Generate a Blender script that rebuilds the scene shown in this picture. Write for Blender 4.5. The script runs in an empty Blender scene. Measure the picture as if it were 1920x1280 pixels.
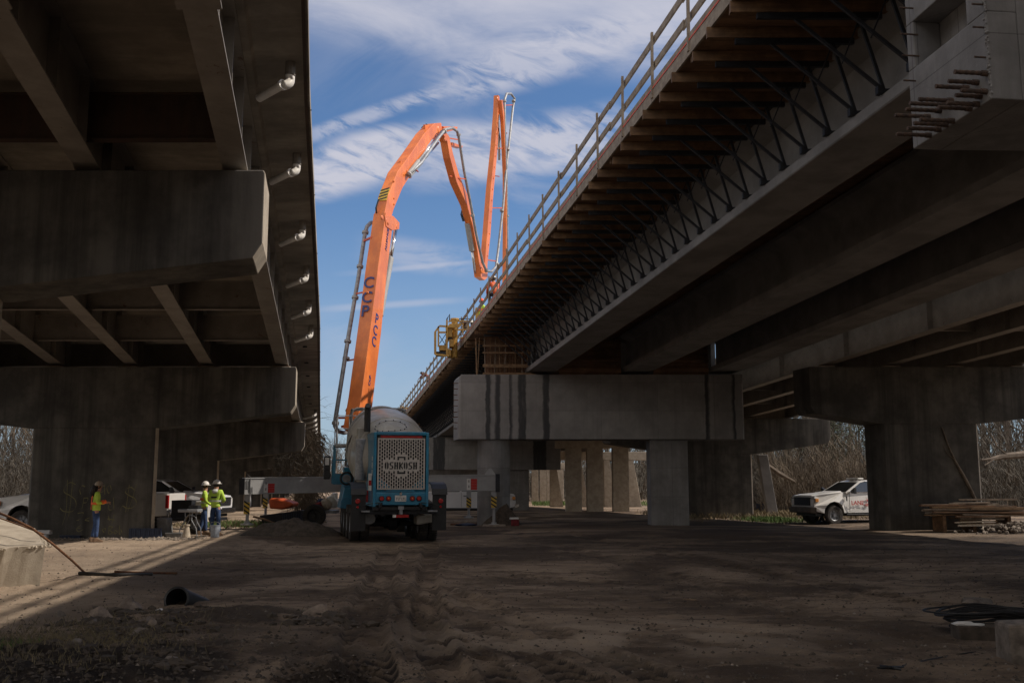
import bpy, bmesh, math, random
from mathutils import Vector, Matrix, noise
random.seed(7)
R = math.radians
scene = bpy.context.scene
COL = scene.collection
F = 1867.0; PITCH = R(8.08); CAMZ = 1.75
CP, SP = math.cos(PITCH), math.sin(PITCH)

# ---------------------------------------------------------------- measuring
def ray(px, py):
    u = (px-960)/F; v = (640-py)/F
    return Vector((u, CP - v*SP, SP + v*CP))
def at(px, py, Y):
    r = ray(px, py); return Vector((0, 0, CAMZ)) + r*(Y/r.y)
def zy(py):
    return math.tan(PITCH + math.atan((640-py)/F))

# ---------------------------------------------------------------- materials
def new_mat(name):
    m = bpy.data.materials.new(name); m.use_nodes = True
    nt = m.node_tree; b = nt.nodes['Principled BSDF']
    return m, nt, b
def nd(nt, t, **kw):
    n = nt.nodes.new(t)
    for k, v in kw.items():
        if k.startswith('i_'):
            n.inputs[k[2:].replace('_', ' ')].default_value = v
        else: setattr(n, k, v)
    return n
def ramp(nt, stops, interp='LINEAR'):
    r = nt.nodes.new('ShaderNodeValToRGB'); r.color_ramp.interpolation = interp
    e = r.color_ramp.elements
    while len(e) < len(stops): e.new(0.5)
    for i, (p, c) in enumerate(stops):
        e[i].position = p
        if not hasattr(c, '__len__'): c = (c, c, c)
        e[i].color = (c[0], c[1], c[2], 1)
    return r
def mixc(nt, fac, a, b, mode='MIX'):
    m = nt.nodes.new('ShaderNodeMix'); m.data_type = 'RGBA'; m.blend_type = mode
    for sock, val in ((m.inputs[0], fac), (m.inputs[6], a), (m.inputs[7], b)):
        if hasattr(val, 'links'): nt.links.new(val, sock)
        elif hasattr(val, '__len__'): sock.default_value = (val[0], val[1], val[2], 1)
        else: sock.default_value = val
    return m.outputs[2]
def noise_out(nt, vec, scale, detail=5, rough=.6, dist=0):
    n = nd(nt, 'ShaderNodeTexNoise'); n.inputs['Scale'].default_value = scale
    n.inputs['Detail'].default_value = detail; n.inputs['Roughness'].default_value = rough
    n.inputs['Distortion'].default_value = dist
    nt.links.new(vec, n.inputs['Vector']); return n.outputs['Fac']
def mapped(nt, vec, sc):
    m = nd(nt, 'ShaderNodeMapping'); m.inputs['Scale'].default_value = sc
    nt.links.new(vec, m.inputs['Vector']); return m.outputs['Vector']
def joint_lines(nt, vec, c):
    br = nd(nt, 'ShaderNodeTexBrick'); br.inputs['Scale'].default_value = 1; br.inputs['Brick Width'].default_value = 2.44; br.inputs['Row Height'].default_value = 1.22
    br.inputs['Mortar Size'].default_value = .007; br.inputs['Mortar Smooth'].default_value = .3; br.offset = 0; br.inputs['Color1'].default_value = (1, 1, 1, 1); br.inputs['Color2'].default_value = (.86, .86, .87, 1); br.inputs['Mortar'].default_value = (.55, .55, .55, 1)
    nt.links.new(vec, br.inputs['Vector']); return mixc(nt, 1.0, c, br.outputs['Color'], 'MULTIPLY')
def surf(name, col, dark=None, scale=3, var=.5, rough=.8, metal=0, bump=.2, bscale=30, streak=0, streak_col=None,
         streak_scale=(1.5, 1.5, .06), spec=.5, coat=0, rust=0, rust_col=(.12, .05, .02), joints=False, ends=None):
    """generic weathered surface: two-tone noise, vertical streaks, patches of rust or mud, bump"""
    m, nt, b = new_mat(name)
    tc = nd(nt, 'ShaderNodeTexCoord').outputs['Object']
    if dark is None: dark = tuple(c*(1-var) for c in col)
    f = noise_out(nt, tc, scale, 6, .65)
    c = mixc(nt, ramp_out(nt, f, .32, .68), dark, col)
    if streak:
        s = noise_out(nt, mapped(nt, tc, streak_scale), 1.6, 6, .7)
        c = mixc(nt, ramp_out(nt, s, .5-.25*streak, .62, 1, 0, streak), c, streak_col or tuple(x*.3 for x in col))
    if rust:
        s = noise_out(nt, tc, scale*1.7, 8, .75)
        c = mixc(nt, ramp_out(nt, s, .66-.2*rust, .72-.15*rust), c, rust_col)
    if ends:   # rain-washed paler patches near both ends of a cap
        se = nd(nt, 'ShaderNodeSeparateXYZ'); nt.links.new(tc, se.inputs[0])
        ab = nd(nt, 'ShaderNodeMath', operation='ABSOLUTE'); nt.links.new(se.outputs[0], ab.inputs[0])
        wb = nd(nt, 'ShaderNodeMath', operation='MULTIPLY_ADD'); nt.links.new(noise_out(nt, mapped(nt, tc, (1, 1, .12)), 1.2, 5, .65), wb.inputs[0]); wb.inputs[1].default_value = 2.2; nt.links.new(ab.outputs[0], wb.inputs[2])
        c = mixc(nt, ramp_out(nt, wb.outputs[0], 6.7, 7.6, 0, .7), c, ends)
    if joints:
        sp = nd(nt, 'ShaderNodeSeparateXYZ'); nt.links.new(tc, sp.inputs[0])
        ad = nd(nt, 'ShaderNodeMath', operation='ADD'); nt.links.new(sp.outputs[0], ad.inputs[0]); nt.links.new(sp.outputs[1], ad.inputs[1])
        cb = nd(nt, 'ShaderNodeCombineXYZ'); nt.links.new(ad.outputs[0], cb.inputs[0]); nt.links.new(sp.outputs[2], cb.inputs[1])
        c = joint_lines(nt, cb.outputs[0], c)
    nt.links.new(c, b.inputs['Base Color'])
    b.inputs['Roughness'].default_value = rough; b.inputs['Metallic'].default_value = metal
    b.inputs['Specular IOR Level'].default_value = spec
    b.inputs['Coat Weight'].default_value = coat
    if bump:
        bp = nd(nt, 'ShaderNodeBump'); bp.inputs['Strength'].default_value = bump; bp.inputs['Distance'].default_value = .02
        nt.links.new(noise_out(nt, tc, bscale, 6, .7), bp.inputs['Height'])
        nt.links.new(bp.outputs['Normal'], b.inputs['Normal'])
    return m
def ramp_out(nt, fac, a, b, va=0., vb=1., mul=1.):
    m = nd(nt, 'ShaderNodeMapRange'); m.interpolation_type = 'SMOOTHSTEP'
    nt.links.new(fac, m.inputs['Value'])
    m.inputs['From Min'].default_value = a; m.inputs['From Max'].default_value = b
    m.inputs['To Min'].default_value = va*mul; m.inputs['To Max'].default_value = vb*mul
    return m.outputs['Result']

M = {}
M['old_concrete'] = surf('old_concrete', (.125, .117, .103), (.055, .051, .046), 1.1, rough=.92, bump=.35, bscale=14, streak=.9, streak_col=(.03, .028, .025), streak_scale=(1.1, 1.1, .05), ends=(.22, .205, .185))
M['new_concrete'] = surf('new_concrete', (.33, .325, .32), (.22, .217, .213), 1.3, rough=.9, bump=.25, bscale=18, streak=.35, streak_col=(.17, .165, .16), streak_scale=(2.2, 2.2, .12), joints=True)
M['soffit'] = surf('soffit_concrete', (.42, .375, .315), (.22, .198, .168), .55, rough=.93, bump=.4, bscale=9, streak=.35, streak_col=(.12, .105, .09), streak_scale=(.25, 1.2, 1))
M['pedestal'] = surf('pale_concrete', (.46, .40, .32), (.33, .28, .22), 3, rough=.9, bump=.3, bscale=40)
M['girder_paint'] = surf('girder_paint', (.30, .275, .245), (.21, .19, .168), 1.5, rough=.55, bump=.06, rust=.25)
M['girder_concrete'] = surf('girder_concrete', (.25, .245, .24), (.165, .16, .157), .9, rough=.85, bump=.12, bscale=25)
M['rusty'] = surf('rusty_steel', (.19, .085, .035), (.08, .035, .018), 20, rough=.85, bump=.5, bscale=90)
M['dark_rust'] = surf('old_rusty_channel', (.075, .052, .04), (.035, .026, .022), 1.5, rough=.8, bump=.2, streak=.6, streak_scale=(3, 3, .3), streak_col=(.09, .045, .03))
M['dark_steel'] = surf('dark_steel', (.030, .033, .040), (.018, .018, .022), 9, rough=.55, metal=.3, bump=.1)
M['galv'] = surf('grey_pipe_steel', (.36, .37, .39), (.22, .225, .24), 6, rough=.5, metal=.3, bump=.05, rust=.1)
M['chrome'] = surf('bright_steel', (.75, .75, .76), (.55, .55, .56), 6, rough=.18, metal=1, bump=0)
M['timber'] = surf('new_timber', (.33, .22, .125), (.18, .11, .06), 5, rough=.8, bump=.2, streak=.4, streak_scale=(.6, 8, 8), streak_col=(.14, .085, .05))
M['grey_timber'] = surf('weathered_timber', (.36, .30, .235), (.2, .16, .125), 5, rough=.85, bump=.2, streak=.3, streak_scale=(8, .5, 8), streak_col=(.16, .12, .09))
M['plywood'] = surf('form_plywood', (.29, .17, .095), (.14, .08, .045), 1.3, rough=.7, bump=.1, streak=.6, streak_scale=(.3, 2.5, 3), streak_col=(.06, .03, .018))
M['pvc'] = surf('white_pipe', (.86, .83, .78), (.74, .70, .64), 8, rough=.45, bump=.05)
M['orange'] = surf('orange_paint', (.90, .25, .055), (.70, .17, .04), 1.1, rough=.42, bump=.03, coat=.2, streak=.35, streak_col=(.42, .13, .06), streak_scale=(1.5, 1.5, .3), rust=.10, rust_col=(.40, .27, .2))
M['orange_dull'] = surf('orange_red_paint', (.70, .12, .03), (.5, .08, .02), 3, rough=.5, bump=.05)
M['yellow'] = surf('yellow_machine_paint', (.60, .35, .075), (.40, .22, .05), 4, rough=.5, bump=.08, rust=.35)
M['blue'] = surf('teal_blue_paint', (.02, .27, .46), (.02, .17, .30), 2.5, rough=.35, bump=.03, coat=.35, streak=.3, streak_col=(.06, .14, .19), rust=.30, rust_col=(.13, .12, .10))
M['letter_blue'] = surf('navy_letter', (.03, .05, .20), (.025, .04, .16), 4, rough=.5, bump=0)
M['drum'] = surf('drum_paint', (.47, .455, .41), (.33, .315, .28), 1.6, rough=.45, bump=.06, coat=.15, streak=.5, streak_col=(.22, .20, .17), rust=.12, rust_col=(.30, .28, .25))
M['grille_white'] = surf('grille_white', (.62, .58, .54), (.5, .46, .42), 8, rough=.5, bump=.03)
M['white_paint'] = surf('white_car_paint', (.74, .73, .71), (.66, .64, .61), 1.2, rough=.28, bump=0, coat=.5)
M['white_shade'] = surf('shaded_white_car_paint', (.66, .66, .67), (.6, .6, .61), 1.2, rough=.3, bump=0, coat=.5)  # white car paint in a darker tone for shade
M['muddy'] = surf('muddy_body_cladding', (.14, .12, .10), (.07, .06, .055), 6, rough=.8, bump=.2)
M['black'] = surf('black_plastic', (.018, .018, .019), (.011, .011, .012), 8, rough=.5, bump=.1)
M['rubber'] = surf('tyre_rubber', (.028, .026, .025), (.06, .05, .042), 7, rough=.9, bump=.4, bscale=60)
M['grey_box'] = surf('outrigger_grey', (.36, .36, .36), (.29, .29, .29), 2, rough=.5, bump=.04, rust=.05)
M['red'] = surf('red_lens', (.42, .012, .014), (.30, .01, .01), 8, rough=.25, bump=0, coat=.6)
M['red_text'] = surf('red_lettering', (.50, .03, .025), (.45, .025, .02), 8, rough=.5, bump=0)
M['amber'] = surf('amber_lens', (.75, .30, .05), (.6, .22, .03), 8, rough=.3, bump=0, coat=.5)
M['warn_yellow'] = surf('hazard_yellow', (.70, .48, .06), (.5, .33, .05), 8, rough=.5, bump=0)
M['white_plain'] = surf('white_sticker', (.72, .71, .68), (.62, .6, .57), 9, rough=.5, bump=0)
M['hivis'] = surf('hi_vis_lime_cloth', (.52, .72, .10), (.40, .58, .07), 6, rough=.9, bump=.3, bscale=25)
M['hivis_orange'] = surf('hi_vis_orange_tape', (.88, .16, .04), (.7, .12, .03), 9, rough=.8, bump=.1)
M['reflective'] = surf('silver_tape', (.55, .56, .55), (.45, .46, .45), 9, rough=.4, bump=.05)
M['denim'] = surf('blue_denim', (.045, .085, .19), (.022, .04, .10), 9, rough=.95, bump=.3, bscale=50)
M['dark_cloth'] = surf('dark_cloth', (.03, .03, .045), (.018, .018, .028), 9, rough=.95, bump=.3)
M['red_cloth'] = surf('maroon_cloth', (.22, .03, .035), (.12, .02, .02), 9, rough=.95, bump=.3)
M['skin'] = surf('skin', (.45, .25, .17), (.38, .20, .13), 9, rough=.6, bump=.05)
M['boot'] = surf('work_boot_leather', (.20, .12, .07), (.10, .065, .04), 12, rough=.85, bump=.2)
M['hair'] = surf('dark_hair', (.018, .012, .01), (.01, .008, .006), 30, rough=.7, bump=.5)
M['hat_white'] = surf('white_hard_hat', (.72, .69, .64), (.65, .62, .57), 5, rough=.35, bump=0, coat=.3)
M['hat_tan'] = surf('tan_hard_hat', (.34, .27, .20), (.25, .19, .14), 5, rough=.5, bump=0)
M['hat_orange'] = surf('orange_hard_hat', (.85, .12, .04), (.8, .1, .03), 5, rough=.35, bump=0)
M['rock'] = surf('grey_rock', (.27, .225, .185), (.11, .09, .072), 5, rough=.95, bump=.8, bscale=12)
M['mudrock'] = surf('mud_clod', (.11, .085, .065), (.05, .04, .03), 6, rough=.95, bump=.9, bscale=14)
M['bark'] = surf('grey_bark', (.17, .135, .105), (.085, .065, .05), 3, rough=.95, bump=.5, bscale=12)
M['twig'] = surf('dry_twigs', (.155, .118, .082), (.065, .05, .035), .8, rough=.95, bump=0)
M['twig_grey'] = surf('grey_twigs', (.115, .10, .080), (.05, .043, .035), .5, rough=.95, bump=0)
M['evergreen'] = surf('evergreen_leaves', (.055, .075, .03), (.03, .045, .02), 2, rough=.8, bump=0)
M['grass'] = surf('grass_blades', (.10, .17, .035), (.06, .11, .02), 4, rough=.8, bump=0)
M['drygrass'] = surf('dry_grass', (.23, .18, .10), (.12, .10, .06), 4, rough=.9, bump=0)
M['tarp_blue'] = surf('dark_blue_fabric', (.03, .045, .09), (.02, .03, .06), 3, rough=.7, bump=.3)
M['safety_net'] = surf('orange_net', (.72, .17, .08), (.55, .12, .06), 6, rough=.8, bump=.3)
M['grey_plastic'] = surf('grey_plastic', (.20, .20, .20), (.14, .14, .14), 6, rough=.6, bump=.1)
M['bucket'] = surf('pale_blue_bucket', (.30, .34, .40), (.22, .24, .28), 8, rough=.5, bump=.05)
M['tan_plastic'] = surf('dusty_tan_plastic', (.42, .36, .28), (.3, .25, .19), 8, rough=.7, bump=.1)
M['joist'] = surf('brown_timber_joist', (.26, .15, .075), (.13, .07, .035), 4, rough=.8, bump=.2, streak=.5, streak_scale=(.6, 8, 8), streak_col=(.06, .035, .02))
M['grey_rust'] = surf('weathered_bar', (.135, .085, .06), (.06, .045, .038), 20, rough=.85, bump=.5, bscale=90)
M['wet_gap'] = surf('dark_recess', (.02, .02, .02), (.015, .015, .015), 8, rough=.9, bump=0)
M['faded_paint'] = surf('faded_yellow_spray_paint', (.20, .185, .085), (.14, .13, .065), 14, rough=.9, bump=0)
def glass(name, col, rough=.05):
    m, nt, b = new_mat(name); b.inputs['Base Color'].default_value = (*col, 1)
    tc = nd(nt, 'ShaderNodeTexCoord').outputs['Object']
    nt.links.new(ramp_out(nt, noise_out(nt, tc, 3), .2, .8, rough, rough*3), b.inputs['Roughness'])
    b.inputs['Specular IOR Level'].default_value = .9; b.inputs['Coat Weight'].default_value = .6
    return m
M['glass'] = glass('car_glass', (.012, .015, .017))
M['lens'] = glass('headlight_lens', (.30, .29, .26), .1)

def ground_material():
    m, nt, b = new_mat('trodden_clay')
    tc = nd(nt, 'ShaderNodeTexCoord').outputs['Object']
    a = noise_out(nt, tc, .22, 8, .65, .6)
    c = mixc(nt, ramp_out(nt, a, .40, .60), (.135, .096, .067), (.44, .33, .235))
    w = noise_out(nt, mapped(nt, tc, (.35, 1.1, 1)), 1.1, 9, .72, .4)
    c = mixc(nt, ramp_out(nt, w, .53, .60, 0, .6), c, (.11, .078, .056))
    w2 = noise_out(nt, mapped(nt, tc, (.10, 1.7, 1)), 1.6, 8, .75, .3)
    c = mixc(nt, ramp_out(nt, w2, .50, .60, 0, .45), c, (.13, .092, .066))
    c = mixc(nt, ramp_out(nt, w2, .44, .36, 0, .45), c, (.44, .33, .23))
    g = noise_out(nt, tc, 26, 5, .75)
    c = mixc(nt, ramp_out(nt, g, .60, .67, 0, .6), c, (.46, .37, .28))
    g2 = noise_out(nt, mapped(nt, tc, (1, 1, 1)), 9, 6, .8)
    c = mixc(nt, ramp_out(nt, g2, .585, .63, 0, .75), c, (.075, .055, .040))
    # freshly churned, damp soil and a darker deck band carry the vertex mask "churn"
    at_ = nd(nt, 'ShaderNodeAttribute'); at_.attribute_name = 'churn_dark'
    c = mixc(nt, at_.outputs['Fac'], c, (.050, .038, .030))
    ag = nd(nt, 'ShaderNodeAttribute'); ag.attribute_name = 'packed_lit'  # compacted tracks plus sunlight painted into the clay
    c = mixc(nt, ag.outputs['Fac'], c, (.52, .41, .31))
    nt.links.new(c, b.inputs['Base Color'])
    b.inputs['Roughness'].default_value = .93; b.inputs['Specular IOR Level'].default_value = .25
    b1 = nd(nt, 'ShaderNodeBump'); b1.inputs['Strength'].default_value = 1.0; b1.inputs['Distance'].default_value = .08
    nt.links.new(noise_out(nt, tc, 7, 10, .75), b1.inputs['Height'])
    b2 = nd(nt, 'ShaderNodeBump'); b2.inputs['Strength'].default_value = 1.0; b2.inputs['Distance'].default_value = .03
    nt.links.new(noise_out(nt, tc, 38, 8, .85), b2.inputs['Height']); nt.links.new(b1.outputs['Normal'], b2.inputs['Normal'])
    nt.links.new(b2.outputs['Normal'], b.inputs['Normal'])
    return m
M['ground'] = ground_material()

def cap_material(name, bands, x0, x1):
    """new concrete pier cap with water runs at fixed places along it (bands: centre, half width in metres)"""
    m, nt, b = new_mat(name)
    tc = nd(nt, 'ShaderNodeTexCoord').outputs['Object']
    f = noise_out(nt, tc, 1.2, 6, .65)
    c = mixc(nt, ramp_out(nt, f, .3, .7), (.25, .25, .245), (.35, .345, .34))
    s = noise_out(nt, mapped(nt, tc, (3, 3, .1)), 1.8, 6, .7)
    c = mixc(nt, ramp_out(nt, s, .5, .7, 0, .5), c, (.22, .22, .215))
    sep = nd(nt, 'ShaderNodeSeparateXYZ'); nt.links.new(tc, sep.inputs[0])
    wob = nd(nt, 'ShaderNodeMath', operation='MULTIPLY_ADD')
    nt.links.new(noise_out(nt, mapped(nt, tc, (1, 1, 1.4)), 1.7, 4, .6), wob.inputs[0]); wob.inputs[1].default_value = .16
    nt.links.new(sep.outputs[0], wob.inputs[2])
    mr = nd(nt, 'ShaderNodeMapRange'); nt.links.new(wob.outputs[0], mr.inputs['Value'])
    mr.inputs['From Min'].default_value = x0+.08; mr.inputs['From Max'].default_value = x1+.08
    st = [(0, 0)]
    e = .018/(x1-x0)
    for cx, hw in bands:
        t = (cx-x0)/(x1-x0); h = hw/(x1-x0)
        st += [(t-h-e, 0), (t-h+e, 1), (t+h-e, 1), (t+h+e, 0)]
    r = ramp(nt, st); nt.links.new(mr.outputs['Result'], r.inputs[0])
    k = nd(nt, 'ShaderNodeMath', operation='MULTIPLY'); nt.links.new(r.outputs[0], k.inputs[0])
    nt.links.new(ramp_out(nt, noise_out(nt, mapped(nt, tc, (4, 4, .5)), 2, 5, .7), .25, .5, .7, .97), k.inputs[1])
    cbj = nd(nt, 'ShaderNodeCombineXYZ'); nt.links.new(sep.outputs[0], cbj.inputs[0]); nt.links.new(sep.outputs[2], cbj.inputs[1])
    c = joint_lines(nt, cbj.outputs[0], c)
    c = mixc(nt, k.outputs[0], c, (.055, .058, .062))
    nt.links.new(c, b.inputs['Base Color']); b.inputs['Roughness'].default_value = .85
    bp = nd(nt, 'ShaderNodeBump'); bp.inputs['Strength'].default_value = .25; bp.inputs['Distance'].default_value = .02
    nt.links.new(noise_out(nt, tc, 18, 6, .7), bp.inputs['Height']); nt.links.new(bp.outputs['Normal'], b.inputs['Normal'])
    return m

# ---------------------------------------------------------------- mesh builder
def root_loc(o):
    v = Vector((0, 0, 0))
    while o is not None: v += o.location; o = o.parent
    return v
class MB:
    def __init__(s): s.v = []; s.f = []
    def add(s, vs, fs):
        n = len(s.v); s.v += [Vector(p) for p in vs]; s.f += [tuple(i+n for i in q) for q in fs]; return s
    def hexa(s, p):   # 4 bottom, 4 top
        return s.add(p, [(3, 2, 1, 0), (4, 5, 6, 7), (0, 1, 5, 4), (1, 2, 6, 5), (2, 3, 7, 6), (3, 0, 4, 7)])
    def box(s, c, d, rot=None):
        x, y, z = d[0]/2, d[1]/2, d[2]/2
        p = [Vector(q) for q in ((-x, -y, -z), (x, -y, -z), (x, y, -z), (-x, y, -z), (-x, -y, z), (x, -y, z), (x, y, z), (-x, y, z))]
        if rot is not None: p = [rot @ q for q in p]
        return s.hexa([q+Vector(c) for q in p])
    def bx(s, x0, x1, y0, y1, z0, z1):
        return s.box(((x0+x1)/2, (y0+y1)/2, (z0+z1)/2), (abs(x1-x0), abs(y1-y0), abs(z1-z0)))
    def prism(s, poly, ext):
        n = len(poly); e = Vector(ext); a = [Vector(p) for p in poly]
        return s.add(a+[p+e for p in a], [tuple(range(n-1, -1, -1)), tuple(range(n, 2*n))]+[(i, (i+1) % n, (i+1) % n+n, i+n) for i in range(n)])
    def loft(s, rings, caps=True):
        n = len(rings[0]); vs = [p for r in rings for p in r]; fs = []
        for k in range(len(rings)-1):
            for i in range(n): fs.append((k*n+i, k*n+(i+1) % n, (k+1)*n+(i+1) % n, (k+1)*n+i))
        if caps: fs += [tuple(range(n-1, -1, -1)), tuple(range((len(rings)-1)*n, len(rings)*n))]
        return s.add(vs, fs)
    def bar(s, a, b, w, h=None, up=(0, 0, 1)):
        a = Vector(a); b = Vector(b); h = h or w; d = (b-a)
        if d.length < 1e-6: return s
        d.normalize(); u = Vector(up)
        if abs(d.dot(u)) > .98: u = Vector((1, 0, 0))
        x = d.cross(u).normalized(); z = x.cross(d).normalized()
        q = [x*(-w/2)-z*(h/2), x*(w/2)-z*(h/2), x*(w/2)+z*(h/2), x*(-w/2)+z*(h/2)]
        return s.loft([[a+k for k in q], [b+k for k in q]])
    def tube(s, pts, r, n=8, caps=True):
        pts = [Vector(p) for p in pts]
        if not hasattr(r, '__len__'): r = [r]*len(pts)
        rings = []; prev = None
        for i, p in enumerate(pts):
            d = (pts[min(i+1, len(pts)-1)]-pts[max(i-1, 0)])
            if d.length < 1e-9: d = Vector((0, 0, 1))
            d.normalize()
            if prev is None:
                u = Vector((0, 0, 1)) if abs(d.z) < .9 else Vector((1, 0, 0))
                x = d.cross(u).normalized()
            else:
                x = (prev-d*prev.dot(d)).normalized()
            prev = x; y = d.cross(x)
            rings.append([p+(x*math.cos(2*math.pi*k/n)+y*math.sin(2*math.pi*k/n))*r[i] for k in range(n)])
        return s.loft(rings, caps)
    def lathe(s, prof, o, axis, n=24, caps=True):
        """prof: (t along axis, radius)"""
        o = Vector(o); a = Vector(axis).normalized()
        u = Vector((0, 0, 1)) if abs(a.z) < .9 else Vector((1, 0, 0))
        x = a.cross(u).normalized(); y = a.cross(x)
        return s.loft([[o+a*t+(x*math.cos(2*math.pi*k/n)+y*math.sin(2*math.pi*k/n))*max(r, .0005) for k in range(n)] for t, r in prof], caps)
    def build(s, name, mat, parent=None, smooth=False, bevel=0, label=None, cat=None, group=None, kind=None, recalc=True, base=None, sub=0):
        me = bpy.data.meshes.new(name)
        if parent is not None: off = root_loc(parent)
        elif kind == 'structure' or base == 'none': off = Vector((0, 0, 0))
        else:
            xs = [p.x for p in s.v]; ys = [p.y for p in s.v]; zs = [p.z for p in s.v]
            off = Vector(((min(xs)+max(xs))/2, (min(ys)+max(ys))/2, min(zs)))
        me.from_pydata([tuple(p-off) for p in s.v], [], s.f)
        if recalc:
            bm = bmesh.new(); bm.from_mesh(me); bmesh.ops.recalc_face_normals(bm, faces=bm.faces); bm.to_mesh(me); bm.free()
        me.materials.append(mat)
        if smooth: me.shade_smooth()
        o = bpy.data.objects.new(name, me); COL.objects.link(o)
        if parent is not None: o.parent = parent
        else: o.location = off
        if bevel:
            b = o.modifiers.new('Bevel', 'BEVEL'); b.width = bevel; b.segments = 2; b.limit_method = 'ANGLE'; b.angle_limit = R(40)
        if sub:
            b = o.modifiers.new('Sub', 'SUBSURF'); b.levels = sub; b.render_levels = sub
        tag(o, label, cat, group, kind)
        return o
def tag(o, label=None, cat=None, group=None, kind=None):
    if label: o['label'] = label
    if cat: o['category'] = cat
    if group: o['group'] = group
    if kind: o['kind'] = kind
    return o
def thing(name, label, cat, loc=(0, 0, 0), group=None):
    o = bpy.data.objects.new(name, None); o.empty_display_size = .2; COL.objects.link(o)
    o.location = loc; return tag(o, label, cat, group)
def copy_tree(o, parent=None):
    c = o.copy(); COL.objects.link(c); c.parent = parent
    for ch in o.children: copy_tree(ch, c)
    return c
def text_part(name, txt, size, mat, parent, origin, xdir, ydir, ext=.004):
    """lettering as a thin raised mesh: origin = centre, xdir = reading direction, ydir = up of the letters"""
    cu = bpy.data.curves.new('t', 'FONT'); cu.body = txt; cu.size = size; cu.align_x = 'CENTER'; cu.align_y = 'CENTER'; cu.extrude = ext
    cu.offset = size*.012; cu.resolution_u = 3
    ob = bpy.data.objects.new('t', cu); COL.objects.link(ob)
    bpy.context.view_layer.update()
    me = bpy.data.meshes.new_from_object(ob); bpy.data.objects.remove(ob); bpy.data.curves.remove(cu)
    x = Vector(xdir).normalized(); y = Vector(ydir).normalized(); z = x.cross(y)
    m = Matrix(((x.x, y.x, z.x, 0), (x.y, y.y, z.y, 0), (x.z, y.z, z.z, 0), (0, 0, 0, 1)))
    me.transform(Matrix.Translation(Vector(origin)-root_loc(parent)) @ m)
    me.materials.clear(); me.materials.append(mat)
    o = bpy.data.objects.new(name, me); COL.objects.link(o); o.parent = parent
    return o
def lump(mb, c, r, seed=0, amp=.35, n=2, squash=(1, 1, 1), flat=False):
    bm = bmesh.new(); bmesh.ops.create_icosphere(bm, subdivisions=n, radius=1)
    vs = []
    for v in bm.verts:
        p = v.co.copy(); k = 1+amp*(noise.noise(p*1.3+Vector((seed*7.1, seed*3.3, seed)))+.5*noise.noise(p*3.1+Vector((seed, seed*5.7, 2))))
        p = Vector((p.x*squash[0], p.y*squash[1], p.z*squash[2]))*k*r
        vs.append(p+Vector(c))
    mb.add(vs, [tuple(v.index for v in f.verts) for f in bm.faces]); bm.free()
EXPO = 0.0; SKYTINT = (.86, 1.10, 1.36); SKYG = 10.0; WS = 0.083; BACKG = 1.35
# ---------------------------------------------------------------- camera, sun, sky
cam_d = bpy.data.cameras.new('camera'); cam_d.sensor_width = 36; cam_d.lens = 36*F/1920
cam_d.clip_end = 5000; cam_d.clip_start = .1
cam = bpy.data.objects.new('camera', cam_d); COL.objects.link(cam)
cam.location = (0, 0, CAMZ); cam.rotation_euler = (math.pi/2+PITCH, 0, 0); scene.camera = cam
SUN = Vector((.715, .012, .69)).normalized()
sd = bpy.data.lights.new('sun', 'SUN'); sd.energy = 4.2; sd.angle = R(.8); sd.color = (1, .90, .78)
so = bpy.data.objects.new('sun', sd); COL.objects.link(so)
so.rotation_euler = (-SUN).to_track_quat('-Z', 'Y').to_euler(); so.location = (30, -5, 40)
scene.view_settings.view_transform = 'Standard'; scene.view_settings.look = 'None'
scene.view_settings.exposure = EXPO; scene.view_settings.gamma = 1
W = bpy.data.worlds.new('World'); scene.world = W; W.use_nodes = True
nt = W.node_tree; bg = nt.nodes['Background']
sky = nd(nt, 'ShaderNodeTexSky'); sky.sky_type = 'NISHITA'; sky.sun_disc = False
sky.sun_elevation = math.asin(SUN.z); sky.sun_rotation = math.atan2(SUN.x, SUN.y)
sky.air_density = 1.0; sky.dust_density = .6; sky.ozone_density = 1.6; sky.altitude = 200
tcw = nd(nt, 'ShaderNodeTexCoord').outputs['Generated']
sepw = nd(nt, 'ShaderNodeSeparateXYZ'); nt.links.new(tcw, sepw.inputs[0])
def mth(op, a, b=None, c=None, clamp=False):
    n = nd(nt, 'ShaderNodeMath', operation=op); n.use_clamp = clamp
    for i, v in enumerate((a, b, c)):
        if v is None: continue
        if hasattr(v, 'links'): nt.links.new(v, n.inputs[i])
        else: n.inputs[i].default_value = v
    return n.outputs[0]
dy = mth('MAXIMUM', sepw.outputs[1], .15)
SX = mth('DIVIDE', sepw.outputs[0], dy); SZ = mth('DIVIDE', sepw.outputs[2], dy)
front = ramp_out(nt, sepw.outputs[1], .15, .4)
def dirp(px, py):
    r = ray(px, py); return (r.x/r.y, r.z/r.y)
cmb = nd(nt, 'ShaderNodeCombineXYZ'); nt.links.new(SX, cmb.inputs[0]); nt.links.new(SZ, cmb.inputs[1])
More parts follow.
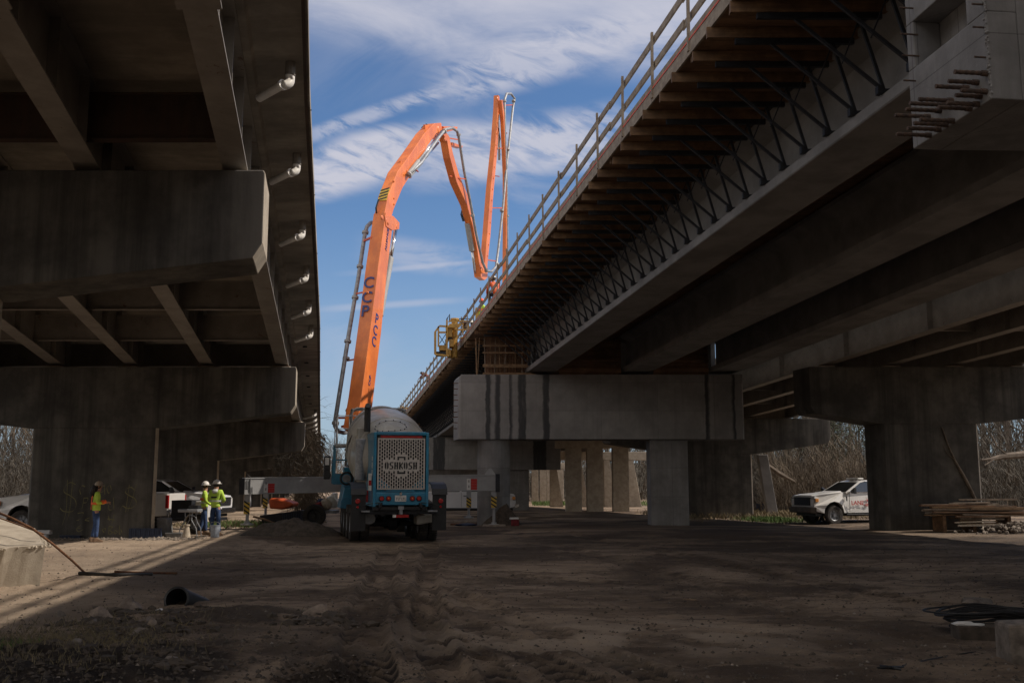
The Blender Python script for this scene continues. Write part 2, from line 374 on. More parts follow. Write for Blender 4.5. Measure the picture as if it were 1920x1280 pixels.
def streaky(p0, p1, w, soft, sc, stretch, gain, lo=.38, hi=.72, endsoft=.08, seed=0, dist=.6, rot=0, end1=None):
    """wispy cloud along a line p0-p1 on the sky (directions, not camera space)"""
    a = Vector(dirp(*p0)); b = Vector(dirp(*p1)); d = b-a; L = d.length; d.normalize(); n = Vector((-d.y, d.x))
    t = mth('ADD', mth('MULTIPLY', SX, d.x), mth('MULTIPLY_ADD', SZ, d.y, -a.dot(d)))
    q = mth('ADD', mth('MULTIPLY', SX, n.x), mth('MULTIPLY_ADD', SZ, n.y, -a.dot(n)))
    cb = nd(nt, 'ShaderNodeCombineXYZ')
    # fibres run at an angle to the band
    ca, sa = math.cos(rot), math.sin(rot)
    nt.links.new(mth('MULTIPLY', mth('ADD', mth('MULTIPLY', t, ca), mth('MULTIPLY', q, sa)), stretch), cb.inputs[0])
    nt.links.new(mth('ADD', mth('MULTIPLY', q, ca), mth('MULTIPLY', t, -sa)), cb.inputs[1]); cb.inputs[2].default_value = seed
    nz = noise_out(nt, cb.outputs[0], sc, 9, .62, dist)
    wob = noise_out(nt, cb.outputs[0], sc*.35, 3, .5)
    qq = mth('ABSOLUTE', mth('ADD', q, mth('MULTIPLY_ADD', wob, w*2.2, -w*1.1)))
    edge = ramp_out(nt, qq, w, w+soft, 1, 0)
    e0 = ramp_out(nt, t, -endsoft, endsoft*.4)
    e1 = ramp_out(nt, t, L-(end1 or endsoft), L+(end1 or endsoft)*.4, 1, 0)
    return mth('MULTIPLY', mth('MULTIPLY', mth('MULTIPLY', edge, e0), e1), ramp_out(nt, nz, lo, hi, 0, gain))
masks = [
    streaky((480, 350), (860, 262), .014, .020, 48, .28, 1.0, .30, .60, .08, 1, 1.0, -.55),
    streaky((830, 292), (1200, 240), .016, .026, 44, .30, .90, .32, .62, .08, 21, 1.0, -.5),
    streaky((560, 330), (1160, 262), .010, .028, 12, .5, .30, .35, .7, .10, 5, .8, -.4),
    streaky((600, -15), (1000, 62), .022, .05, 9, .35, .85, .32, .68, .12, 2, .9, .15),
    streaky((850, 10), (1500, 45), .035, .05, 9, .35, .85, .30, .70, .15, 22, .9, .15),
    streaky((560, -150), (1600, -100), .075, .08, 6, .4, .85, .25, .7, .3, 8, .9, .2),
    streaky((590, 252), (890, 148), .0025, .010, 60, .35, .60, .34, .60, .05, 3, .7, -.75),
    streaky((870, 152), (1290, 22), .012, .024, 50, .35, .75, .33, .62, .06, 4, .8, -.6),
    streaky((940, 270), (1150, 400), .035, .05, 20, .35, .42, .38, .66, .10, 6, .9, .4),
    streaky((590, 130), (900, 60), .02, .05, 12, .35, .15, .35, .65, .10, 16, .9, .2),
    streaky((735, 474), (905, 496), .006, .016, 34, .3, .45, .3, .62, .05, 7, .8, .2),
    streaky((700, 508), (905, 490), .0005, .004, 40, .1, .45, .3, .55, .05, 9, .3, .05),
    streaky((640, 577), (880, 562), .0005, .005, 30, .15, .40, .3, .6, .05, 10, .5, .05),
    streaky((600, 690), (860, 650), .02, .05, 10, .4, .30, .35, .7, .08, 11, .8, .1)]
keep = None
for m_ in masks:
    inv = mth('SUBTRACT', 1, m_, clamp=True)
    keep = inv if keep is None else mth('MULTIPLY', keep, inv)
cl = mth('SUBTRACT', 1, keep, clamp=True)
cl = mth('MULTIPLY', cl, front)
# unseen cloud added over the rest of the sky to brighten the shade
oth = ramp_out(nt, noise_out(nt, mapped(nt, tcw, (1, 1, 2.5)), 2.4, 6, .6, .5), .30, .60, 0, .95)
cl = mth('ADD', cl, mth('MULTIPLY', oth, mth('SUBTRACT', 1, front)), clamp=True)
# the sky pales towards the horizon with thin mist
elev = ramp_out(nt, sepw.outputs[2], 0, .30, .55, 0)
skyc = mixc(nt, 1.0, sky.outputs[0], SKYTINT, 'MULTIPLY')
c = mixc(nt, elev, skyc, tuple(x*SKYG for x in (.45, .55, .72)))
cc = mixc(nt, front, tuple(x*SKYG*BACKG for x in (1.0, .90, .78)), tuple(x*SKYG for x in (.68, .69, .80)))
c = mixc(nt, cl, c, cc)
nt.links.new(c, bg.inputs['Color']); bg.inputs['Strength'].default_value = WS

# ---------------------------------------------------------------- ground
def gz0(x, y):
    z = 0
    if y > 40: z -= .008*(min(y, 110)-40)
    if x < -25 and y > 30: z += .02*min(-x-25, 60)*min(1, (y-30)/30)
    if x > 14 and y > 40: z += .05
    return z
def sm(a, b, x):
    t = max(0, min(1, (x-a)/(b-a))); return t*t*(3-2*t)
RUTS = [  # polyline centre (x at y), half width, depth, lug tread
    ([(7, -1.02), (9, -1.22), (12, -1.75), (16, -2.2), (22, -2.75), (30, -3.6)], .26, .085, 1),
    ([(7, -.35), (9, -.52), (12, -1.0), (16, -1.35), (22, -1.8), (30, -2.4)], .20, .075, 1),
    ([(7, -.62), (10, -.95), (14, -1.6)], .10, .035, 0),
    ([(7, .35), (10, -.25), (14, -1.4), (20, -2.6)], .16, .03, 1),
    ([(7, 1.9), (10, 1.1), (15, -.5), (22, -2.9)], .22, .05, 1),
    ([(7, 1.2), (10, .35), (15, -1.25), (22, -3.6)], .22, .05, 1),
    ([(12, 9), (16, 4.5), (20, 0), (24, -4.2)], .3, .025, 1),
    ([(7, -1.75), (10, -1.95), (13, -2.1)], .22, .07, 1),
    ([(14, 4), (20, 3), (30, 1.0), (40, -1)], .3, .03, 1),
    ([(14, 6), (20, 5), (30, 3.0), (40, 1)], .3, .03, 1)]
def ipl(pts, y):
    for (a, xa), (b, xb) in zip(pts, pts[1:]):
        if a <= y <= b:
            t = (y-a)/(b-a); return xa+(xb-xa)*t, (xb-xa)/(b-a)
    return None
def ground_height(x, y):
    z = gz0(x, y); churn_dark = 0; packed_lit = 0
    if -5 < y < 70 and abs(x) < 45:
        n1 = noise.noise(Vector((x*.18, y*.18, 3)))
        n2 = noise.noise(Vector((x*.9, y*1.3, 7)))
        z += n1*.07*sm(7, 14, y)+n2*.022
        if y < 34:
            n3 = noise.noise(Vector((x*3.1, y*4.2, 1))); n4 = noise.noise(Vector((x*8, y*11, 9)))
            z += n3*.030+n4*.017+abs(noise.noise(Vector((x*19, y*23, 4))))*.007*sm(20, 12, y)
        for pts, hw, dep, lug in RUTS:
            r = ipl(pts, y)
            if not r: continue
            d = abs(x-r[0]-.05*noise.noise(Vector((y*.8, hw*9, 2))))
            if d < hw*1.8:
                k = 1-sm(hw*.8, hw*1.15, d)
                fade = .55+.45*sm(-.25, .2, noise.noise(Vector((x*.6, y*.45, hw*40))))
                fade *= sm(pts[0][0]-.01, pts[0][0]+.6, y)*sm(pts[-1][0], pts[-1][0]-2, y)
                z -= dep*k*fade
                z += dep*.55*math.exp(-((d-hw*1.3)/(hw*.3))**2)*fade
                if lug and d < hw*1.05:
                    ph = (y+ (x-r[0])*1.1*(1 if x > r[0] else -1))*2*math.pi/.30
                    lugm = max(0, math.sin(ph))**.5
                    z += .036*max(0, math.sin(ph))*fade*sm(26, 12, y)
                    packed_lit = max(packed_lit, .85*fade*sm(9.5, 13, y)*(1-sm(hw*.45, hw*.7, d))*lugm)
                    churn_dark = max(churn_dark, (.30+.70*(1-lugm))*(.45+.55*sm(17, 12, y))*(sm(.2, .6, d/hw) if y > 13 else 1)*fade*sm(.05, .35, noise.noise(Vector((x, y*.5, 12)))+.45))
        # rubble-strewn bank at lower left
        b = math.exp(-(((x+4.6)/1.9)**2+((y-9.6)/1.7)**2))
        b2 = math.exp(-(((x+3.6)/1.0)**2+((y-13.4)/1.1)**2))
        nn = .6+.9*abs(noise.noise(Vector((x*2.2, y*2.2, 5))))
        z += .16*b*nn+.10*b2*nn
        churn_dark = max(churn_dark, 1.0*sm(.15, .6, b+.6*noise.noise(Vector((x*2, y*2, 8)))), .8*sm(.25, .7, b2+.35*noise.noise(Vector((x*3, y*3, 8)))))
        # churned patch between the tracks
        b3 = math.exp(-(((x+1.65)/.42)**2+((y-8.9)/1.3)**2))
        if b3 > .05:
            z += .05*b3*math.sin((y*1.2+x*2)*2*math.pi/.28)+.05*b3*abs(noise.noise(Vector((x*6, y*6, 5))))
            churn_dark = max(churn_dark, .95*sm(.15, .55, b3))
        b4 = math.exp(-(((x+3.2)/1.7)**2+((y-12.2)/.35)**2))
        churn_dark = max(churn_dark, .5*b4)
        # darker band under the new deck; pale patches below paint sunlight into the colour
        churn_dark = max(churn_dark, .85*sm(20, 28, y)*sm(-5, -1, x)*sm(56, 44, y)*(.7+.6*noise.noise(Vector((x*.3, y*.9, 1)))))
        packed_lit = .55*sm(-4.5, -6.5, x+.18*(y-14))*sm(11, 13, y)*(.8+.5*noise.noise(Vector((x*.7, y*1.2, 6))))  # pale strip painted where the sun reaches the ground
        packed_lit = max(packed_lit, 1.0*math.exp(-(((x-1.0)/2.4)**2+((y-11.8)/1.3)**2))*sm(-.2, .12, noise.noise(Vector((x*1.3+y*.8, y*1.2, 6)))))  # soft sun glints painted as a pale patch
    return z, max(0, min(1, churn_dark)), max(0, min(1, packed_lit))
def build_ground():
    us = [-14, -8, -5, -3.4, -2.4, -1.7, -1.2, -.9, -.72]
    n = 640
    cols = us+[-.6+1.2*i/n for i in range(n+1)]+[-u for u in reversed(us)]
    rows = [-120, -80, -50, -30, -18, -10, -5, -2, 1, 3.5, 5.5, 6.6]
    y = 7.2
    while y < 62: rows.append(y); y *= (1.0034 if y < 16 else 1.0062)
    while y < 3000: rows.append(y); y *= 1.09
    vs = []; ch = []; pk = []
    for y in rows:
        for u in cols:
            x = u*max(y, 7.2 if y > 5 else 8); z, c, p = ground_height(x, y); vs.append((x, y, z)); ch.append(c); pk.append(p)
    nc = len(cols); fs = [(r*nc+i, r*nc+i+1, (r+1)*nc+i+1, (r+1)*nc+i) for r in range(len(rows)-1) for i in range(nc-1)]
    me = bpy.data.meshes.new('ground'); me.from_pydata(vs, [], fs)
    for nm, data in (('churn_dark', ch), ('packed_lit', pk)):
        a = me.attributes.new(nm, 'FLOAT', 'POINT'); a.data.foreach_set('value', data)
    me.materials.append(M['ground']); me.shade_smooth()
    o = bpy.data.objects.new('ground', me); COL.objects.link(o); tag(o, kind='structure')
build_ground()
def gz(x, y): return ground_height(x, y)[0]

# ---------------------------------------------------------------- left steel girder bridge
LST = []   # stations: (Y, X of outer girder's right edge, z of girder underside)
def st_from(px, py, Y): p = at(px, py, Y); return (Y, p.x, p.z)
s1, s2, s3 = st_from(466, 329, 16.6), st_from(541, 686, 33.1), st_from(563, 789, 53)
g0 = (s1[2]-s2[2])/(s2[0]-s1[0])
LST = [(-140, s1[1]+.19*156.6, s1[2]+.045*156.6), (-40, s1[1]+.19*56.6, s1[2]+.06*56.6), (0., s1[1]+.19*16.6, s1[2]+.068*16.6), s1, s2, s3]
yy, xx, zz = s3
for k in range(6):
    yy += 20; xx -= 3.78; zz -= .34 if k < 2 else .26
    LST.append((yy, xx, zz))
NG = 6; SPC = 2.5; GD = 1.22
def lerp_st(st, Y):
    for a, b in zip(st, st[1:]):
        if Y <= b[0] or b is st[-1]:
            t = (Y-a[0])/(b[0]-a[0]); return a[1]+(b[1]-a[1])*t, a[2]+(b[2]-a[2])*t
def i_section(mb, st, xoff, wf, depth, tf=.035, tw=.03, wtop=None):
    """steel I girder swept along stations"""
    wtop = wtop or wf
    for (z0, z1, w) in ((0, tf, wf), (tf+.001, depth-tf-.001, tw), (depth-tf, depth, wtop)):
        rings = [[Vector((x+xoff-w/2, y, z+z0)), Vector((x+xoff+w/2, y, z+z0)), Vector((x+xoff+w/2, y, z+z1)), Vector((x+xoff-w/2, y, z+z1))] for y, x, z in st]
        mb.loft(rings)
LB = thing('steel_girder_bridge', 'old dark steel girder bridge on the left with white drain pipes along its edge', 'bridge', (s2[1]-6, s2[0], 0))
for g in range(NG):
    mb = MB(); xo = -.21-SPC*g
    i_section(mb, LST, xo, .42, GD)
    # wider flange plates near the first pier and stiffeners
    a = lerp_st(LST, 2), lerp_st(LST, 11.2)
    for x0, x1 in ((2, 11.2),):
        A = lerp_st(LST, x0); B = lerp_st(LST, x1)
        mb.loft([[Vector((q[0]+xo+sx*.27, y, q[1]-.03+sz)) for sx, sz in ((-1, 0), (1, 0), (1, .028), (-1, .028))] for y, q in ((x0, A), (x1, B))])
    y = 4.3
    while y < 75:
        if g < 1 or y < 60:
            q = lerp_st(LST, y)
            for sx in (-1, 1):
                mb.box((q[0]+xo+sx*.1, y, q[1]+GD/2), (.16, .014, GD-.08))
        y += 1.85
    mb.build('girder', M['girder_paint'], LB)
# cross frames
cy = [4.5, 10, 15.6]+[20.5, 26.5, 30.2]+[34.6, 40, 46, 51.4, 58, 66, 72]
for y in cy:
    q = lerp_st(LST, y); mb = MB(); d = .75
    x0 = q[0]-.3-SPC*(NG-1); x1 = q[0]-.26; z = q[1]+.22
    mb.bx(x0, x1, y-.01, y+.01, z, z+d); mb.bx(x0, x1, y-.09, y+.09, z-.02, z); mb.bx(x0, x1, y-.09, y+.09, z+d, z+d+.02)
    mb.build('cross_frame', M['girder_paint'] if y > 16 else M['dark_rust'], LB)
# deck with haunch, overhang and parapet
def edge_off(): return 1.02
mb = MB(); rings = []
sts = []
for a, b in zip(LST, LST[1:]):
    n = 4
    for i in range(n): t = i/n; sts.append(tuple(a[k]+(b[k]-a[k])*t for k in range(3)))
sts.append(LST[-1])
for y, x, z in sts:
    zt = z+GD; e = x+edge_off(); l = x-SPC*(NG-1)-1.3
    rings.append([Vector(p) for p in ((l, y, zt+.003), (x+.12, y, zt+.003), (x+.16, y, zt+.10), (e, y, zt+.13), (e, y, zt+.36), (e-.02, y, zt+.37), (l, y, zt+.37))])
mb.loft(rings); mb.build('deck', M['soffit'], LB)
mb = MB(); rings = []
for y, x, z in sts:
    zt = z+GD+.372; e = x+edge_off()-.03
    rings.append([Vector(p) for p in ((e-.40, y, zt), (e, y, zt), (e, y, zt+.2), (e-.12, y, zt+.85), (e-.28, y, zt+.85), (e-.3, y, zt+.3))])
mb.loft(rings); mb.build('parapet', M['old_concrete'], LB)
mb = MB()   # drip groove shadow line: thin lip along the edge
for (a, b) in zip(sts, sts[1:]):
    e = edge_off()
    mb.bar((a[1]+e-.07, a[0], a[2]+GD+.113), (b[1]+e-.07, b[0], b[2]+GD+.113), .05, .03)
    if 10 < a[0] < 60: mb.box((a[1]+.58, a[0]+.4, a[2]+GD+.11), (.78, .02, .014))
mb.build('drip_strip', M['dark_rust'], LB)
def drain(y, L=.60, drop=.16, r=.068, lateral=-1.0):
    q = lerp_st(LST, y); e = Vector((q[0]+edge_off()-.30, y, q[1]+GD+.12))
    stub = MB(); stub.lathe([(0, r*1.2), (.20, r*1.25), (.22, r*1.4)], e+Vector((0, 0, .0)), (0, 0, -1), 12)
    pts = [e+Vector((0, 0, -.18)), e+Vector((0, 0, -.30))]
    for k in range(5):
        a = k/4*math.pi/2; pts.append(e+Vector((-.10+.10*math.cos(a), -.02*k, -.31-.10*math.sin(a))))
    el = MB(); el.tube(pts, r*1.15, 12)
    dirv = Vector((lateral, .8, -.15)).normalized(); p = pts[-1]
    pipe = MB(); rr = r
    end = p+dirv*L
    # open-ended pipe: outer and inner wall
    pipe.tube([p-dirv*.02, end, end+dirv*.001, end-dirv*.12], [rr, rr, rr*.8, rr*.78], 14, caps=False)
    o = pipe.build('drain_pipe', M['pvc'], LB, smooth=True)
    el.build('elbow', M['pvc'], o, smooth=True); stub.build('outlet_stub', M['soffit'], o)
    c = MB(); c.lathe([(0, rr*1.28), (.05, rr*1.28)], p-dirv*.03, dirv, 14); c.build('collar', M['pvc'], o)
def edge_y_at(py):
    lo, hi = 8., 60.
    for _ in range(40):
        m_ = (lo+hi)/2; q = lerp_st(LST, m_)
        if (q[1]+GD-.24-CAMZ)/m_ > zy(py): lo = m_
        else: hi = m_
    return lo
for py_t in (158, 322, 443, 524, 585, 630): drain(edge_y_at(py_t))
for k in range(14): drain(61+4.1*k, 1.15, r=.075)
for k in range(6):
    y = edge_y_at(630)+4.1+4.0*k; q = lerp_st(LST, y); m_ = MB()
    m_.lathe([(0, .09), (.05, .08), (.05, .02)], (q[0]+.45, y, q[1]+GD+.115), (0, 0, -1), 10); m_.build('drain_socket', M['black'], LB)

# ---------------------------------------------------------------- hammerhead piers
BD = Vector((-.19, 1, 0))
def sunlit_end(o):
    """sun on right-hand faces painted as paler concrete, the other faces are stained"""
    o.data.materials.append(M['pedestal'])  # paler colour stands in for sunlight on these faces
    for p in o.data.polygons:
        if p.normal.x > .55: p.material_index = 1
def hammer_pier(label, X1, Y, ztop, shaft, length, zground, group=None, X0=None, thick=1.3, enddepth=1.5, middepth=2.0, mat='old_concrete', mirror=False, name='bridge_pier', shear=.34, ped=None, zped=.09):
    """X1: right end of the cap; shaft: (x0, x1)"""
    X0 = X0 if X0 is not None else X1-length
    root = thing(name, label, 'pier', ((shaft[0]+shaft[1])/2, Y+.65, zground), group)
    mb = MB(); c = .16
    poly = [(X0, ztop), (X1-.03, ztop), (X1, ztop-.05), (X1, ztop-enddepth+c*1.6), (X1-c, ztop-enddepth), (shaft[1]+.02, ztop-middepth), (shaft[0]-.02, ztop-middepth), (X0+c, ztop-enddepth), (X0, ztop-enddepth+c*1.6)]
    mb.prism([(x, Y, z) for x, z in poly], BD*thick)
    sunlit_end(mb.build('cap', M[mat], root, bevel=.02))
    mb = MB(); y0 = Y+.03
    cc = .08
    p = [(shaft[0], y0+cc), (shaft[0]+cc, y0), (shaft[1]-cc, y0), (shaft[1], y0+cc), (shaft[1]-shear*(thick-.1), y0+thick-.06), (shaft[0]-.19*(thick-.1), y0+thick-.06)]
    zt = ztop-middepth
    mb.prism([(x, y, zground-.4) for x, y in p], (0, 0, zt-zground+.4-.002)); sh = mb.build('shaft', M[mat], root); sunlit_end(sh)
    if ped:
        for px_ in ped:
            m_ = MB(); m_.bx(px_-.32, px_+.32, Y+.28, Y+1.0, ztop+.002, ztop+zped-.03); pd = m_.build('pedestal', M['pedestal'], root)
            m_ = MB(); m_.bx(px_-.24, px_+.24, Y+.36, Y+.9, ztop+zped-.028, ztop+zped-.002); m_.build('bearing', M['rusty'], pd)
    return root
lab = {2: 'nearest left pier, a big dark cap with a thin sunlit right end',
       3: 'wide stained old pier with graffiti behind the worker in the tan hat',
       4: 'old pier just behind the one with graffiti, its cap end beside the hanging dry vines'}
ptops = {}
PG = 'further piers under the left bridge'
LST0 = LST[1:]
for i in range(2, len(LST0)):
    Y, x, z = LST0[i]
    if i == 2: X1 = at(497, 345, Y-.6).x
    elif i == 3: X1 = at(556, 700, Y-.6).x
    elif i == 4: X1 = at(572, 800, Y-.6).x
    else: X1 = x+.28
    zt = z-.10; sh1 = X1-4.45; sh0 = sh1-4.1
    l = lab.get(i, 'far old pier under the left bridge behind the sunlit grey outrigger beam')
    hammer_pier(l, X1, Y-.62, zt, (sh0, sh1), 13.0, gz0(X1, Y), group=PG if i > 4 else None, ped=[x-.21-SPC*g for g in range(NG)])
    ptops[i] = (X1, Y-.62, zt, sh0, sh1)
# chalk graffiti on the second pier (own thin strokes)
X1, Yp, zt, sh0, sh1 = ptops[3]
pier2 = [o for o in bpy.data.objects if o.get('label') == lab[3]][0]
yf = Yp+.03-.006
def strokes(name, lines, mat, w, parent):
    mb = MB()
    for ln in lines:
        pts = [at(px, py, yf) for px, py in ln]
        sp = []
        for i in range(len(pts)-1):
            p0 = pts[max(i-1, 0)]; p1 = pts[i]; p2 = pts[i+1]; p3 = pts[min(i+2, len(pts)-1)]
            for k in range(5):
                t = k/5
                sp.append(.5*((2*p1)+(p2-p0)*t+(2*p0-5*p1+4*p2-p3)*t*t+(3*p1-p0-3*p2+p3)*t**3))
        sp.append(pts[-1])
        for a, b in zip(sp, sp[1:]): mb.bar(a, b, .010, w, up=(0, 1, 0)) if False else mb.add([a+Vector((0, 0, w/2)), b+Vector((0, 0, w/2)), b-Vector((w*.6, 0, w/2)), a-Vector((w*.6, 0, w/2))], [(0, 1, 2, 3)])
    return mb.build(name, mat, parent, recalc=False)
strokes('graffiti', [
    [(142, 908), (132, 904), (122, 912), (121, 922), (131, 928), (141, 936), (143, 948), (136, 958), (120, 958), (113, 952)],
    [(127, 899), (126, 930), (124, 960), (117, 984)], [(137, 898), (134, 930), (130, 962), (126, 974)],
    [(253, 918), (246, 913), (238, 916), (236, 923), (244, 929), (253, 934), (256, 943), (249, 951), (238, 952), (230, 948), (226, 957)],
    [(243, 908), (240, 930), (236, 960)], [(256, 907), (250, 930), (240, 958)],
    [(160, 912), (154, 910), (150, 918), (152, 926)], [(158, 932), (155, 950), (153, 955)], [(157, 934), (165, 933), (163, 941), (156, 942)],
    [(196, 907), (197, 926)], [(206, 909), (201, 914), (204, 924), (209, 918), (207, 909)], [(190, 914), (188, 922), (194, 921)],
    [(213, 932), (214, 954)], [(204, 946), (205, 955), (210, 955)],
    [(146, 962), (157, 961), (150, 973), (144, 975)], [(168, 970), (160, 974), (168, 976)],
    [(204, 966), (206, 975), (214, 964), (211, 980)], [(202, 972), (216, 974)],
    [(152, 984), (144, 990), (148, 996), (156, 992)], [(144, 990), (152, 989)],
    [(192, 992), (196, 998), (198, 990), (192, 992)], [(205, 985), (204, 1001)], [(205, 986), (212, 988), (206, 993), (212, 998), (205, 1001)],
    [(216, 993), (221, 997), (217, 1000), (214, 996), (217, 993)], [(225, 984), (224, 1000), (229, 998), (227, 992)]], M['faded_paint'], .028, pier2)
for a, b in (((242, 990), (302, 1008)), ((112, 1003), (150, 1017))):
    p = at(a[0], a[1], Yp-.05); q = at(b[0], b[1], Yp-.05); m_ = MB(); n = 14
    for i in range(n):
        x0 = p.x+(q.x-p.x)*i/n; m_.bx(x0, x0+(q.x-p.x)/n-.008, Yp-.05+.01*(i % 2), Yp+.025, -.05, p.z)
    m_.bx(p.x, q.x, Yp-.07, Yp-.045, p.z-.03, p.z)
    m_.build('drain_mat_roll', M['tarp_blue'], label='dark corrugated mat at the foot of the graffiti pier, '+('by its sunlit corner' if a[0] > 200 else 'behind the tan hat worker'), cat='drainage mat')
# ---------------------------------------------------------------- new concrete girder bridge (right)
a1, a2 = st_from(985, 700, 43.6), st_from(1703, 165, 14.5)
gx = (a1[1]-a2[1])/(a1[0]-a2[0]); gzs = (a1[2]-a2[2])/(a1[0]-a2[0])
def rbx(Y): return a2[1]+gx*(Y-a2[0])
def rbz(Y):
    if Y <= 43.6: return a2[2]+gzs*(Y-a2[0])
    z = a1[2]+gzs*.86*(min(Y, 77.4)-43.6)
    if Y > 77.4: z += gzs*.5*(min(Y, 130)-77.4)
    if Y > 130: z += gzs*.3*(Y-130)
    return z
RBS = [-30, -8, 9.6]
RB = thing('concrete_girder_bridge', 'unfinished right bridge with pale concrete girders, timber forms and a wooden guard rail', 'bridge', (a1[1]+5, 43, 0))
GW, GDP = 1.22, 1.72
def bulb(x0, ys):
    rings = []
    for y in ys:
        x = rbx(y)+x0; z = rbz(y); w = GW; c = w/2
        rings.append([Vector((x+dx, y, z+dz)) for dx, dz in ((0, .02), (.02, 0), (w-.02, 0), (w, .02), (w, .20), (c+.10, .42), (c+.10, GDP-.30), (c+.5, GDP-.12), (c+.5, GDP), (c-.5, GDP), (c-.5, GDP-.12), (c-.10, GDP-.30), (c-.10, .42), (0, .20))])
    return rings
for x0 in (0, 4.15, 7.95):
    for ya, yb in ((-30, 9.9), (10.1, 43.75), (44.3, 77.2), (77.8, 110), (110.6, 150)):
        mb = MB(); mb.loft(bulb(x0, [ya, yb])); mb.build('girder', M['girder_concrete'], RB)
EO = -2.38
dsy = [-130, -30, 0, 10, 20, 30, 43.6, 60, 77.4, 95, 110, 130, 150]
mb = MB(); mb.loft([[Vector((rbx(y)+dx, y, rbz(y)+dz)) for dx, dz in ((EO+.06, GDP+.10), (9.4, GDP+.10), (9.4, GDP+.36), (EO+.06, GDP+.36))] for y in dsy])
mb.build('deck_slab', M['new_concrete'], RB)
mb = MB(); mb.loft([[Vector((rbx(y)+dx, y, rbz(y)+dz)) for dx, dz in ((EO+.02, GDP+.06), (.05, GDP+.06), (.05, GDP+.095), (EO+.02, GDP+.095))] for y in dsy])
mb.loft([[Vector((rbx(y)+dx, y, rbz(y)+dz)) for dx, dz in ((1.2, GDP+.06), (9.3, GDP+.06), (9.3, GDP+.095), (1.2, GDP+.095))] for y in dsy])
mb.build('deck_form_plywood', M['plywood'], RB)
mb = MB(); mb.loft([[Vector((rbx(y)+dx, y, rbz(y)+dz)) for dx, dz in ((EO, GDP+.05), (EO+.045, GDP+.05), (EO+.045, GDP+.45), (EO, GDP+.45))] for y in dsy])
mb.build('edge_form_board', M['grey_timber'], RB)
mb = MB(); mb.loft([[Vector((rbx(y)+dx, y, rbz(y)+dz)) for dx, dz in ((EO-.012, GDP+.30), (EO-.003, GDP+.30), (EO-.003, GDP+.335), (EO-.012, GDP+.335))] for y in dsy])
mb.build('chalk_line_strip', M['orange_dull'], RB)
# lengthwise plank joints of the form as battens between joists
def bracket(y, j):
    x = rbx(y); z = rbz(y)
    mb = MB(); f = Vector((x+.03, y, z+.27)); tz = z+GDP-.19
    mb.bar((x+.06, y, tz), (x+EO+.42, y, tz), .07, .10)
    mb.bar(f, (x-.30, y, tz-.04), .05); mb.bar(f, (x-1.35, y, tz-.04), .05)
    mb.bar((x-.30, y+.001, tz-.04), (x-.62, y+.001, z+.62+.1), .022)
    mb.box(f+Vector((.02, 0, -.02)), (.20, .10, .07)); mb.box(f+Vector((-.08, 0, .0)), (.07, .13, .13))
    mb.bar((x-.30, y, tz-.02), (x-.05, y, tz+.12), .03)
    o = mb.build('overhang_bracket', M['dark_steel'], RB)
    m2 = MB(); k = random.uniform(-.12, .05)
    m2.bx(x+EO+.05+k, x+.3, y-.045, y+.045, z+GDP-.135, z+GDP+.055)
    m2.build('timber_joist', M['joist'], o)
    if j % 1 == 0 and y < 44:
        m3 = MB(); m3.bx(x+EO+.03, x+EO+.55, y+.16, y+.25, z+GDP-.06, z+GDP+.056); m3.build('form_block', M['joist'], o)
y = 10.9; j = 0
while y < 87:
    if not 43.3 < y < 44.6: bracket(y, j)
    y += .86; j += 1
# guard rail
GR = MB
def rail_run(z0, z1, xo, th, ya, yb):
    mb = MB(); y = ya
    while y < yb:
        y2 = min(y+4.8, yb+.3); dz = random.uniform(-.02, .02)
        a_ = Vector((rbx(y)+EO+xo, y, rbz(y)+GDP+(z0+z1)/2+dz)); b_ = Vector((rbx(y2)+EO+xo+.001, y2+.15, rbz(y2)+GDP+(z0+z1)/2+random.uniform(-.02, .02)))
        mb.bar(a_, b_, th, z1-z0); y = y2; xo += .0012
    return mb
grail = MB(); 
gp = thing('guard_rail', None, None); gp.parent = RB; gp.location = (0, 0, 0)
bpy.data.objects.remove(gp)
rail_run(1.30, 1.44, .06, .04, 3, 95).build('top_rail', M['grey_timber'], RB)
rail_run(.78, .92, .06, .04, 3, 95).build('middle_rail', M['grey_timber'], RB)
y = 5.05
posts = 0
while y < 93:
    mb = MB(); x = rbx(y)+EO; z = rbz(y)+GDP; t = random.uniform(-.02, .02)
    mb.bar((x+.0, y, z+.12), (x+.0+t, y, z+1.50), .09, .05, up=(1, 0, 0)); mb.build('rail_post', M['grey_timber'], RB)
    y += 2.0
# reinforcement bars standing along the deck edge
mb = MB(); y = 23
while y < 70:
    x = rbx(y)+EO+.16+random.uniform(0, .1); z = rbz(y)+GDP+.3
    mb.tube([(x, y, z), (x-.03, y, z+.34), (x+.07, y, z+.40+random.uniform(0, .08))], .012, 4, caps=False); y += .16
mb.build('edge_reinforcement', M['rusty'], RB)

# ---------------------------------------------------------------- near hammerhead cap, upper right corner
NC = thing('bridge_pier', 'huge new pier cap with rusty bar ends and square pocket, top right corner', 'pier', (7.5, 10, 0))
Y1 = 9.2; p1 = at(1860, 185, Y1)
k = (1712-960)/F
r1 = ray(1712, 280); Y2 = (p1.z-CAMZ)/(r1.z/r1.y); p2 = at(1712, 280, Y2)
EDv = (p2-p1); EDv.z = 0; EL = EDv.length; ED = EDv.normalized(); EN = Vector((-ED.y, ED.x, 0))  # points to -X
if EN.x > 0: EN = -EN
HZ = 2.55
capf = [Vector((p1.x, p1.y, p1.z)), Vector((p1.x+12, p1.y+.35, p1.z)), Vector((p2.x+12, p2.y+.35, p1.z)), Vector((p2.x, p2.y, p1.z))]
